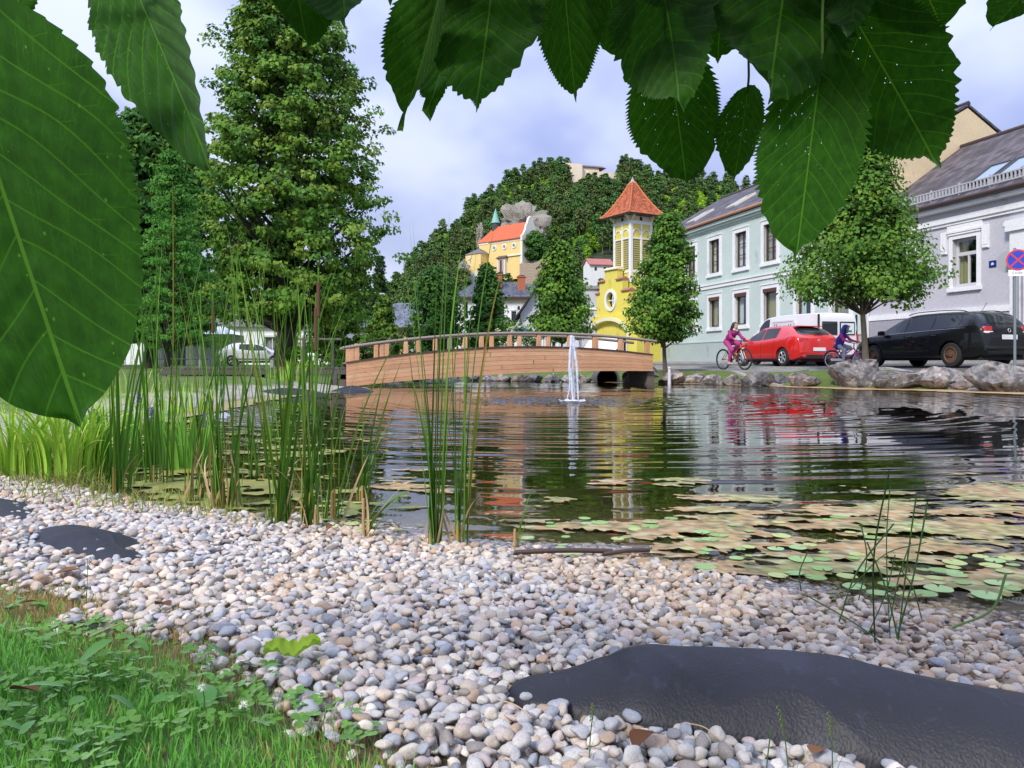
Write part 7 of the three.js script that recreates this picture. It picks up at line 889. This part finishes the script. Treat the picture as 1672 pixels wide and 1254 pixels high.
// fallen leaves, twigs and moss at the waterline
{
  const r = rng(77); const curl = (L, W, c) => gridGeo(8, 10, (u, v) => { const a = (u - 0.5) * 2, w = W * Math.sin(Math.PI * Math.min(1, v * 0.9 + 0.08)); return [a * w, c * a * a * w * 2 + 0.25 * L * Math.sin(v * 3) * c, (v - 0.5) * L]; });
  const brown = [plantM(0.13, 0.06, 0.03, 0.1), plantM(0.20, 0.10, 0.05, 0.1), plantM(0.10, 0.05, 0.03, 0.1)];
  [[265, 990, 'curled russet leaf on gravel below the small liner patch', 0.05], [110, 935, 'large brown dry leaf beside left liner patch', 0.06], [48, 985, 'dark brown leaf at lawn and gravel edge', 0.035], [1050, 1210, 'curled dead leaf at the liner front edge, left', 0.05], [1335, 1228, 'crumpled dead leaf at the liner front edge, right', 0.04], [1280, 1035, 'reddish dead leaf on right gravel', 0.035], [40, 1130, 'brown leaf lying in the lawn', 0.05], [540, 862, 'brown leaf clump at foot of cattails', 0.06], [1490, 1030, 'rust leaf beneath the bulrush', 0.035]].forEach(([px, py, l, s], i) => { let D = 1.2; for (let k = 0; k < 12; k++) { const X = (px - CX) * D / F; D = (EYE - gh(X, D) - 0.02) * F / (py - HY); } const o = mesh('fallen_leaf', curl(s * 0.85, s * 0.3, 0.12 + 0.25 * r()), brown[i % 3], scene, true); o.position.copy(at(px, D, 0.022)); o.rotation.set((r() - 0.5) * 0.5, r() * 6, (r() - 0.5) * 0.5); tag(o, l, 'leaf', 'fallen brown leaves'); });
  // fresh green leaf on the gravel
  { let D = 1.2; const px = 478, py = 1072; for (let k = 0; k < 12; k++) { const X = (px - CX) * D / F; D = (EYE - gh(X, D) - 0.02) * F / (py - HY); } const g = gridGeo(20, 24, (u, v) => { const a = (u - 0.5) * 2, w = 0.022 * Math.pow(Math.sin(Math.PI * Math.min(1, 0.06 + v * 0.92)), 0.8) * (1 + 0.18 * Math.sign(Math.sin(v * 40)) * Math.abs(a)); return [(v - 0.5) * 0.085, 0.012 * a * a + 0.006 * Math.sin(v * 9) + 0.002 * Math.sin(v * 30) * Math.abs(a), a * w]; }); const o = mesh('fallen_leaf', g, plantM(0.30, 0.46, 0.05, 0.4), scene, true); o.position.copy(at(px, D, 0.028)); o.rotation.set(0.15, 0.2, 0.05); tag(o, 'fresh yellow-green leaf lying on gravel beside the lawn', 'leaf'); }
  [[840, 902, 1000, 900, 0.008, 'dark wet stick at the gravel waterline'], [985, 905, 1060, 898, 0.007, 'short dark twig in water right of the stick'], [880, 1040, 930, 1028, 0.0012, 'thin twig on gravel left of the liner'], [812, 1142, 868, 1172, 0.0008, 'thin bent straw at liner left end'], [1118, 1180, 1172, 1205, 0.0008, 'thin straw leaning on the liner'], [145, 1040, 235, 1008, 0.0012, 'pale straw across dry lawn edge']].forEach(([a, b, c, d, rad, l], i) => { const Q = (px, py) => { let D = 1.2; for (let k = 0; k < 14; k++) { const X = (px - CX) * D / F; D = (EYE - Math.max(0, gh(X, D) + humpAt(X, D)) - 0.022) * F / (py - HY); } const X = (px - CX) * D / F; return V3(X, Math.max(0, gh(X, D) + humpAt(X, D)) + 0.022, -D); }; const p = Q(a, b), q = Q(c, d), mid = p.clone().lerp(q, 0.5).add(V3(0.004, 0.006, 0.006)); tag(mesh('twig', tubePath([p, mid, q], rad, 6), i < 2 ? std(lin(0.06, 0.035, 0.025), 0.5) : reedDry2), l, 'twig'); });
}
// ---------------------------------------------------------------- the tree over the camera: its branch hangs into the picture
const leafCanvas = (holes) => { // leaf blade: base left dark, veins paler; x across, y from stalk to tip
  const n = 1024, cv = document.createElement('canvas'); cv.width = cv.height = n; const c = cv.getContext('2d'), r = rng(5);
  c.fillStyle = '#5f8f3c'; c.fillRect(0, 0, n, n);
  for (let i = 0; i < 5000; i++) { const q = r(); c.fillStyle = q < 0.5 ? 'rgba(60,100,34,0.10)' : 'rgba(130,175,80,0.08)'; const s = 4 + 26 * r(); c.beginPath(); c.arc(r() * n, r() * n, s, 0, 6.3); c.fill(); }
  const N = 9, line = (pts, w, col) => { c.strokeStyle = col; c.lineWidth = w; c.lineCap = 'round'; c.beginPath(); pts.forEach((p, i) => i ? c.lineTo(p[0], p[1]) : c.moveTo(p[0], p[1])); c.stroke(); };
  // side veins run straight towards the margin; the net lies as rungs between them
  const vein = (k, s, a) => [n / 2 + s * a * n / 2, n * ((k + 0.3) / N * 0.95 + 0.34 * a + 0.10 * a * a + 0.012 * Math.sin(a * 7 + k * 2.1 + s))];
  for (const s of [-1, 1]) for (let k = -4; k < N; k++) for (let q = 0; q < 26; q++) { const a = 0.04 + 0.95 * r(), p0 = vein(k, s, a), p1 = vein(k + 1, s, a * (0.82 + 0.1 * r())); const pts = []; for (let t = 0; t <= 1.001; t += 0.125) pts.push([lerp(p0[0], p1[0], t) + (r() - 0.5) * 9, lerp(p0[1], p1[1], t) + (r() - 0.5) * 7]); line(pts, 1.6, 'rgba(140,190,100,0.40)'); const m = pts[4]; line([m, [m[0] + (r() - 0.5) * 40, m[1] + (r() - 0.5) * 30]], 1.1, 'rgba(140,190,100,0.35)'); }
  for (const s of [-1, 1]) for (let k = -4; k < N; k++) { const pts = []; for (let a = 0; a <= 1.001; a += 0.05) pts.push(vein(k, s, a)); line(pts, 5, 'rgba(155,200,110,0.75)'); for (const b of [0.5, 0.68, 0.84]) { const q = vein(k, s, b); line([q, [q[0] + s * 60, q[1] + 12]], 2.2, 'rgba(150,195,108,0.55)'); } }
  line([[n / 2, 0], [n / 2, n]], 13, 'rgba(175,210,130,0.95)');
  if (holes) { c.globalCompositeOperation = 'destination-out'; c.fillStyle = '#000'; const q = rng(17); for (let i = 0; i < 26; i++) { const x = n * (0.5 + (q() - 0.5) * 0.7), y = n * (0.1 + 0.6 * q()); c.beginPath(); c.ellipse(x, y, 2 + 3 * q(), 1.5 + 2 * q(), q() * 3, 0, 6.3); c.fill(); } c.globalCompositeOperation = 'source-over'; }
  for (let i = 0; i < (holes ? 0 : 60); i++) { c.fillStyle = 'rgba(205,225,170,0.8)'; c.beginPath(); c.arc(r() * n, r() * n, 2 + 3 * r(), 0, 6.3); c.fill(); }
  const t = new THREE.CanvasTexture(cv); t.colorSpace = THREE.SRGBColorSpace; t.flipY = false; return t;
};
const leafTex = leafCanvas(false), leafTexHoles = leafCanvas(true);
function bigLeafGeo(L, W, o = {}) {
  const { fold = 0.25, curl = 0.1, seed = 1, wave = 0.06, tip = 0.16, teeth = 1, TE = 30, per = 6, cols = 28 } = o, rows = TE * per, r0 = seed * 1.37;
  const shape = (u) => { const b = Math.pow(Math.max(0, Math.sin(Math.PI * Math.pow(clamp(u / (1 - tip * 0.45)), 0.84))), 0.52); const t = u > 1 - tip ? 0.16 * (1 - u) / tip : 0; return Math.max(b * (1 - 0.10 * u), t, 0.004); };
  return gridGeo(cols, rows, (p, v) => {
    const a = (p - 0.5) * 2, s = Math.sign(a) || 1, aa = Math.abs(a); const ph = (v * TE * (1 + 0.15 * Math.sin(v * 9 + r0)) + (s > 0 ? 0 : 0.4)) % 1, tooth = aa > 0.9 ? (aa - 0.9) / 0.1 : 0; const saw = (ph < 0.72 ? ph / 0.72 : (1 - ph) / 0.28) - 0.4, big = 0.7 + 0.6 * hash3(Math.floor(v * TE), s, seed);
    let w = W * shape(v) * (1 + tooth * 0.13 * teeth * saw * big * (v > 0.05 && v < 0.97 ? 1 : 0)) * (1 + 0.04 * Math.sin(v * 7 + r0 + s)); const x = a * w, back = -0.07 * L * Math.pow(aa, 2) * Math.pow(1 - v, 3);   // heart-shaped foot
    const ar = aa * shape(v), vp = (v - 0.34 * ar - 0.10 * ar * ar) / 0.95 * 9 - 0.3, q = Math.cos(Math.PI * vp) ** 2; const rel = 0.012 * L * (q - 0.5) * Math.min(1, aa * 5) * (1 - aa * 0.3) * shape(v);
    const z = fold * aa * w + curl * L * Math.pow(v, 2) + wave * L * aa * aa * Math.sin(v * 8 + r0 + s * 1.3) * 0.5 - rel - 0.004 * L * Math.exp(-aa * aa * 300);
    return [x, v * L + back + tooth * teeth * 0.012 * L * (saw + 0.4) * big, z];
  }, (p, v) => [0.5 + (p - 0.5) * Math.min(1, shape(v)) * 0.97, v * 0.98 + 0.01]);
}
{
  const root = at(CX, -0.001); const tr = thing('overhanging_tree', 'branch with large serrated dark green leaves hanging into the top of view', 'tree', V3(0, 0, 0)); root;
  const lm = (r, g, b, tr2 = 0.38) => phys(lin(r, g, b), 0.8, { map: leafTex, transmission: tr2, thickness: 0, side: THREE.DoubleSide, specularIntensity: 0.18 });
  const blade = lm(0.18, 0.35, 0.05, 0.5), holed = phys(lin(0.18, 0.35, 0.05), 0.8, { map: leafTexHoles, alphaTest: 0.5, transmission: 0.5, thickness: 0, side: THREE.DoubleSide, specularIntensity: 0.18 });
  const mats = { mid: holed, dark: blade, light: blade, gloss: blade, green: blade };
  const stalkM = plantM(0.12, 0.22, 0.05, 0.1), twigM = barkMat(lin(0.10, 0.07, 0.05));
  let seed = 0;
  function leaf(bx, by, bD, tx, ty, tD, wPx, roll, mat, o = {}) {
    seed++; const b = P(bx, by, bD), t = P(tx, ty, tD), L = b.distanceTo(t), y = t.clone().sub(b).normalize(), mid = b.clone().lerp(t, 0.5), cam = V3(0, EYE, 0).sub(mid).normalize(); let z = cam.addScaledVector(y, -cam.dot(y)).normalize(); z.applyAxisAngle(y, roll); const x = V3().crossVectors(y, z);
    const W = wPx / 2 * (bD + tD) / 2 / F / Math.max(0.25, Math.abs(Math.cos(roll))); const m = mesh('leaf', bigLeafGeo(L, W, { seed, ...o }), mats[mat], tr, true); m.applyMatrix4(new THREE.Matrix4().makeBasis(x, y, z).setPosition(b));
    const up = V3(0, 1, 0).addScaledVector(y, -0.6).normalize(); mesh('leaf_stalk', tubePath([b.clone().addScaledVector(y, L * 0.02), b.clone().addScaledVector(y, -0.012), b.clone().addScaledVector(up, 0.03), b.clone().addScaledVector(up, 0.05).add(V3(0, 0.01, 0))], 0.0011, 6), stalkM, tr);
  }
  // left side, close to the lens
  leaf(-92, 22, 0.24, 134, 698, 0.225, 425, 0.05, 'green', { fold: 0.08, curl: 0.02, wave: 0.04, tip: 0.06, teeth: 0.4 });
  leaf(165, -140, 0.42, 372, 312, 0.29, 150, 0.6, 'dark', { fold: 0.25, curl: 0.02, wave: 0.03, tip: 0.12, teeth: 0.5 });
  leaf(-60, -170, 0.27, 62, 44, 0.28, 190, 0.5, 'dark', { fold: 0.2 });
  // top, from left to right
  leaf(470, -130, 0.62, 497, 100, 0.60, 128, -0.35, 'mid', { fold: 0.3 });
  leaf(540, -110, 0.64, 592, 92, 0.50, 128, 0.3, 'dark', { fold: 0.2 });
  leaf(735, -90, 0.54, 672, 214, 0.60, 84, 0.75, 'gloss', { fold: 0.7, tip: 0.24 });
  leaf(812, -100, 0.70, 778, 232, 0.53, 200, 0.1, 'dark', { fold: 0.12, tip: 0.12 });
  leaf(752, -60, 0.70, 718, 220, 0.60, 90, 0.6, 'dark', { fold: 0.3, tip: 0.2 });
  leaf(915, -110, 0.62, 935, 160, 0.70, 122, -0.2, 'light', { fold: 0.22 });
  leaf(990, -60, 0.70, 1012, 104, 0.70, 84, 0.2, 'light', { fold: 0.2 });
  leaf(1090, 80, 0.66, 1125, 294, 0.71, 150, 0.25, 'mid', { fold: 0.3, tip: 0.08 });
  leaf(1075, -50, 0.68, 1135, 220, 0.50, 185, 0.2, 'dark', { fold: 0.16, tip: 0.06 });
  leaf(1300, -130, 0.72, 1236, 224, 0.53, 262, -0.1, 'dark', { fold: 0.12, tip: 0.08 });
  leaf(1150, -120, 0.66, 1200, 60, 0.66, 150, 0.2, 'dark', { fold: 0.2 });
  leaf(1340, 108, 0.55, 1300, 428, 0.50, 176, 0.05, 'mid', { fold: 0.10, curl: 0.04, tip: 0.1 });
  leaf(1220, 150, 0.69, 1203, 302, 0.69, 74, 0.4, 'mid', { fold: 0.3 });
  leaf(1390, 20, 0.64, 1548, 290, 0.54, 205, 0.1, 'mid', { fold: 0.12, tip: 0.14 });
  leaf(1400, -80, 0.62, 1402, 98, 0.50, 92, 0.4, 'dark', { fold: 0.3 });
  leaf(1470, -110, 0.66, 1545, 62, 0.65, 176, 0.0, 'light', { fold: 0.2 });
  leaf(1715, -60, 0.60, 1616, 60, 0.60, 84, 0.4, 'mid', { fold: 0.3 });
  leaf(640, -150, 0.62, 640, 16, 0.62, 110, 0.2, 'dark', { fold: 0.2 });
  leaf(860, -140, 0.68, 870, 20, 0.68, 150, 0.2, 'mid', { fold: 0.2 });
  leaf(1080, -130, 0.71, 1095, 30, 0.71, 150, 0.1, 'light', { fold: 0.2 });
  leaf(1330, -140, 0.66, 1350, 50, 0.66, 150, 0.1, 'dark', { fold: 0.2 });
  leaf(1180, -60, 0.64, 1170, 110, 0.64, 130, -0.1, 'dark', { fold: 0.2 });
  // twigs, limb and trunk out of the picture
  const T1 = [P(-350, -420, 0.40), P(-100, -250, 0.33), P(180, -160, 0.33), P(330, -190, 0.36)], T2 = [P(-200, -700, 0.62), P(300, -330, 0.66), P(560, -190, 0.64), P(850, -170, 0.66), P(1150, -170, 0.68), P(1450, -170, 0.66), P(1760, -120, 0.64)];
  mesh('twig', tubePath(T1, 0.004, 7), twigM, tr); mesh('twig', tubePath(T2, 0.005, 7), twigM, tr);
  const tb = V3(-1.75, gh(-1.75, -0.55) - 0.05, 0.55), crotch = V3(-1.5, 1.5, 0.3);
  mesh('trunk', [tubeBetween(tb, crotch, 0.13, 0.10, 12), tubeBetween(crotch, V3(-1.3, 3.4, 0.4), 0.09, 0.05, 10)], twigM, tr);
  mesh('limb', [tubePath([crotch, V3(-1.0, 1.75, 0.0), V3(-0.45, 1.55, -0.35), T2[0]], 0.02, 8), tubePath([V3(-1.0, 1.75, 0.0), V3(-0.75, 1.4, -0.2), T1[0]], 0.012, 8), tubePath([V3(-1.35, 2.2, 0.3), V3(-0.4, 2.1, 0.0), V3(0.6, 1.9, -0.5), V3(1.1, 1.6, -0.8)], 0.025, 8)], twigM, tr);
  // more leaves of the same branch above the picture
  const r = rng(31), spots = []; for (let i = 0; i < 620; i++) { const D = lerp(0.36, 0.95, r()), X = lerp(-0.12, 0.62, r()) * (0.5 + D * 0.6); spots.push([X, EYE + 0.473 * D + 0.17 + 0.30 * r(), D]); } for (let i = 0; i < 70; i++) { const D = lerp(0.34, 0.6, r()), X = lerp(-0.42, -0.12, r()) * (D / 0.42); spots.push([X, EYE + 0.473 * D + 0.16 + 0.18 * r(), D]); }
  const lg = [1, 2, 3].map(k => bigLeafGeo(1, 0.34, { seed: 40 + k, TE: 14, per: 3, cols: 8, fold: 0.15 + 0.1 * k, tip: 0.1 }));
  lg.forEach((g, k) => { const l = spots.filter((_, i) => i % 3 === k), im = new THREE.InstancedMesh(g, blade, l.length), m = new THREE.Matrix4(), q = new THREE.Quaternion(), e = new THREE.Euler(); l.forEach(([x, y, d], i) => { const sc = 0.07 + 0.05 * r(); q.setFromEuler(e.set(Math.PI * (0.62 + 0.3 * (r() - 0.5)), r() * 6.283, (r() - 0.5) * 0.8, 'YXZ')); im.setMatrixAt(i, m.compose(V3(x, y, -d), q, V3(sc, sc, sc))); }); im.name = 'leaf_mass'; stuff(im); im.castShadow = im.receiveShadow = true; tr.add(im); });
}
// ---------------------------------------------------------------- left bank and what stands behind it
{ // boardwalk at the bridge's left end
  const b = thing('boardwalk', 'dark weathered plank boardwalk leading to the bridge left end', 'boardwalk', V3(-4.5, 0, -21.3), 0.10), r = rng(6); const dk = [std(lin(0.10, 0.09, 0.085), 0.9, { map: T.woodC }), std(lin(0.14, 0.125, 0.115), 0.9, { map: T.woodC })];
  for (let i = 0; i < 26; i++) mesh('plank', cbox(0.17, 0.045, 1.5, -0.1 - i * 0.18, 0.50 + (r() - 0.5) * 0.008, 0, 0.006), dk[i % 2], b);
  for (const z of [-0.7, 0.7]) mesh('bearer', cbox(4.9, 0.14, 0.1, -2.4, 0.40, z, 0.01), dk[0], b); for (let i = 0; i < 5; i++) for (const z of [-0.7, 0.7]) mesh('post', cbox(0.12, 0.7, 0.12, -0.3 - i * 1.1, 0.06, z, 0.01), dk[0], b);
  const rail = mesh('railing', [cbox(0.09, 0.8, 0.09, -0.55, 0.9, -0.7, 0.01), cbox(0.09, 0.8, 0.09, -1.35, 0.9, -0.7, 0.01)], dk[0], b); mesh('handrail', cbox(1.2, 0.06, 0.11, -0.9, 1.32, -0.7, 0.01), dk[1], rail);
}
[[575, 640, 1.1, 0.22, 'black liner fold on the far left beach below the bridge'], [470, 645, 1.6, 0.16, 'long black liner fold on far left beach beyond the reeds'], [440, 655, 0.9, 0.1, 'thin black liner fold nearest on far left beach']].forEach(([px, py, w, h, l], i) => { const D = 779 / (py - HY), X = (px - CX) * D / F; const o = mesh('pond_liner', gridGeo(40, 16, (u, v) => { const x = (u - 0.5) * w, z = (v - 0.5) * 0.7, e = Math.max(0, 1 - Math.hypot(x / (w / 2), z / 0.35)); return [x, -0.03 + h * Math.pow(e, 0.5) + 0.02 * (fbm(x * 6, z * 6 + i, 2, 3) - 0.5), z]; }, (u, v) => [u * w, v * 0.7]), linerMat, scene, true); o.position.set(X, gh(X, D), -D); tag(o, l, 'liner'); });
function lawnBench(label, px, D) { const b = thing('bench', label, 'bench', at(px, D), 0.2), w = M.woodDark; for (let k = 0; k < 3; k++) mesh('seat_slat', cbox(1.5, 0.04, 0.12, 0, 0.45, -0.14 + k * 0.14, 0.006), w, b); for (const x of [-0.55, 0.55]) mesh('leg', cbox(0.1, 0.44, 0.4, x, 0.21, 0, 0.01), std(lin(0.3, 0.29, 0.28), 0.9), b); }
lawnBench('dark backless bench on the lawn left of great tree', 300, 25.5); lawnBench('dark bench before the great tree trunk', 415, 24);
function parasol(label, px, D, col) { const p = thing('market_parasol', label, 'parasol', at(px, D), 0, 'parasols at the far lawn edge'); mesh('pole', new THREE.CylinderGeometry(0.03, 0.03, 2.3, 8).translate(0, 1.15, 0), M.steel, p); mesh('canopy', new THREE.ConeGeometry(1.5, 0.5, 8, 1, true).translate(0, 2.2, 0), std(lin(...col), 0.9, { side: THREE.DoubleSide }), p); mesh('valance', new THREE.CylinderGeometry(1.5, 1.5, 0.2, 8, 1, true).translate(0, 1.86, 0), std(lin(...col), 0.9, { side: THREE.DoubleSide }), p); }
parasol('dusty red parasol at far left lawn edge', 232, 58, [0.45, 0.12, 0.12]); parasol('pale pink parasol right of the dusty red one', 262, 57, [0.62, 0.40, 0.38]); parasol('cream parasol beside white tent', 205, 60, [0.6, 0.5, 0.42]);
function tent(label, px, D, w) { const t = thing('market_tent', label, 'tent', at(px, D), 0.1, 'white tents behind the lawn'); mesh('canopy', [new THREE.ConeGeometry(w * 0.72, 0.9, 4, 1, true).rotateY(Math.PI / 4).translate(0, 2.65, 0)], std(lin(0.78, 0.79, 0.82), 0.8, { side: THREE.DoubleSide }), t); mesh('wall', [boxAt(-w / 2, w / 2, 0.0, 2.2, -w / 2, -w / 2 + 0.03), boxAt(-w / 2, -w / 2 + 0.03, 0, 2.2, -w / 2 + 0.03, w / 2)], std(lin(0.76, 0.77, 0.8), 0.8), t); for (const [x, z] of [[-1, 1], [1, 1], [1, -1], [-1, -1]]) mesh('pole', new THREE.CylinderGeometry(0.03, 0.03, 2.2, 6).translate(x * w / 2, 1.1, z * w / 2), M.steel, t); }
tent('white market tent at left between tree trunks', 305, 55, 3); tent('white market tent left of great tree trunk', 352, 56, 3.2);
{ const h = thing('market_hall', 'long white building behind the lawn under great tree', 'building', at(400, 72), 0.05), holes = [-8, -4.5, -1, 2.5, 6].map(x => ({ x0: x - 0.7, x1: x + 0.7, y0: 1, y1: 2.6 })); mesh('wall', [wallWithHoles(-11, 9, -0.4, 3.6, holes, 0.3), boxAt(-11, -10.7, -0.4, 3.6, -7, -0.3), boxAt(8.7, 9, -0.4, 3.6, -7, -0.3)], M.white, h); mesh('roof', prismX([[0.4, 3.5], [0.4, 3.62], [-3.5, 5.3], [-7.4, 3.62], [-7.4, 3.5]], -11.3, 9.3), slateMat(lin(0.2, 0.18, 0.18), 0.5), h); holes.forEach((q, i) => windowUnit(h, (q.x0 + q.x1) / 2, q.y0, q.y1, 1.4, { seed: 170 + i, frame: M.trim, surround: 0.1 })); }
{ const c = thing('parked_car', 'white car parked under the great tree behind reeds', 'car', at(416, 50), 0.2); makeCar(c, { L: 4.3, W: 1.8, sill: 0.22, roof: 0.6, wheel: 0.32, axles: [-1.3, 1.32], spokes: 5, rim: M.steel, paint: phys(lin(0.7, 0.7, 0.72), 0.3, { clearcoat: 1 }), mirror: [0.88, 1.0], top: [[-2.15, 0.60], [-2.12, 0.95], [-1.9, 1.08], [-1.4, 1.40], [-0.4, 1.475], [0.3, 1.42], [1.25, 0.98], [1.85, 0.84], [2.15, 0.5]], belt: [[-2.15, 0.55], [-2.0, 1.0], [0, 0.94], [1.1, 0.90], [2.15, 0.45]], windows: [[0.86, 0.04], [-0.02, -0.86]], rearGlass: [-1.8, -1.4, 0.86], windscreen: [0.45, 1.15, 0.9] }); }
{ const l = thing('street_lamp', 'slim curved-arm street lamp right of the great tree', 'street lamp', at(560, 60)); const m = 60 / F, H = (590 - 468) * m; mesh('post', tubePath([V3(0, -0.2, 0), V3(0, H * 0.7, 0), V3(0.3, H * 0.96, 0), V3(1.4, H, 0), V3(2.6, H - 0.25, 0)], 0.05, 8, 30), std(lin(0.45, 0.47, 0.45), 0.5), l); mesh('lamp_head', cbox(0.7, 0.1, 0.25, 2.9, H - 0.3, 0, 0.02), std(lin(0.5, 0.5, 0.5), 0.5), l); }
// flowering shrubs behind the bridge, hedge and parasol
function shrub(label, px, D, py, rad, white, seed) { const p = at(px, D), m = D / F, H = EYE + (HY - py) * m - p.y, t = thing('flowering_shrub', label, 'shrub', p), r = rng(seed), cl = [], fl = []; for (let i = 0; i < 60; i++) { const a = r() * 6.28, q = Math.sqrt(r()) * rad, y = H * (0.1 + 0.9 * r()) * (1 - 0.3 * (q / rad) ** 2); cl.push({ c: V3(Math.cos(a) * q, y, Math.sin(a) * q), r: [0.2, 0.16, 0.2], n: 34, size: 0.11, tint: G1[i % 4], out: V3(Math.cos(a), 0.3, Math.sin(a)) }); if (white && i % 2) fl.push({ c: V3(Math.cos(a) * q * 1.08, y + 0.1, Math.sin(a) * q * 1.08 + 0.05), r: [0.12, 0.09, 0.12], n: 26, size: 0.06, tint: [0.75, 0.70, 0.55], out: V3(Math.cos(a), 0.5, Math.sin(a)), thin: 0.6 }); } mesh('stems', [0, 1, 2, 3].map(k => tubeBetween(V3(0, -0.05, 0), V3(Math.cos(k * 1.6) * rad * 0.5, H * 0.7, Math.sin(k * 1.6) * rad * 0.5), 0.03, 0.012, 6)), BARK, t); mesh('foliage', foliage(cl, r), leafMat, t, true); if (white) mesh('blossom', foliage(fl, r), leafMat, t, true); }
shrub('white-flowering shrub behind bridge before the blue-grey house', 838, 34, 524, 0.95, true, 81); shrub('white-flowering shrub behind the bridge left posts', 615, 34, 548, 0.7, true, 82); shrub('green shrub behind bridge before the cream house', 668, 36, 556, 0.9, false, 83); shrub('green bush beside boardwalk under the great tree', 520, 30, 560, 1.2, false, 84);
{ const p = thing('garden_parasol', 'blue parasol before the white house', 'parasol', at(848, 46)); mesh('pole', new THREE.CylinderGeometry(0.025, 0.025, 2.2, 8).translate(0, 1.1, 0), M.steel, p); mesh('canopy', new THREE.ConeGeometry(0.95, 0.6, 8, 1, true).translate(0, 2.3, 0), std(lin(0.03, 0.12, 0.5), 0.8, { side: THREE.DoubleSide }), p); }
renderer.render(scene, camera);
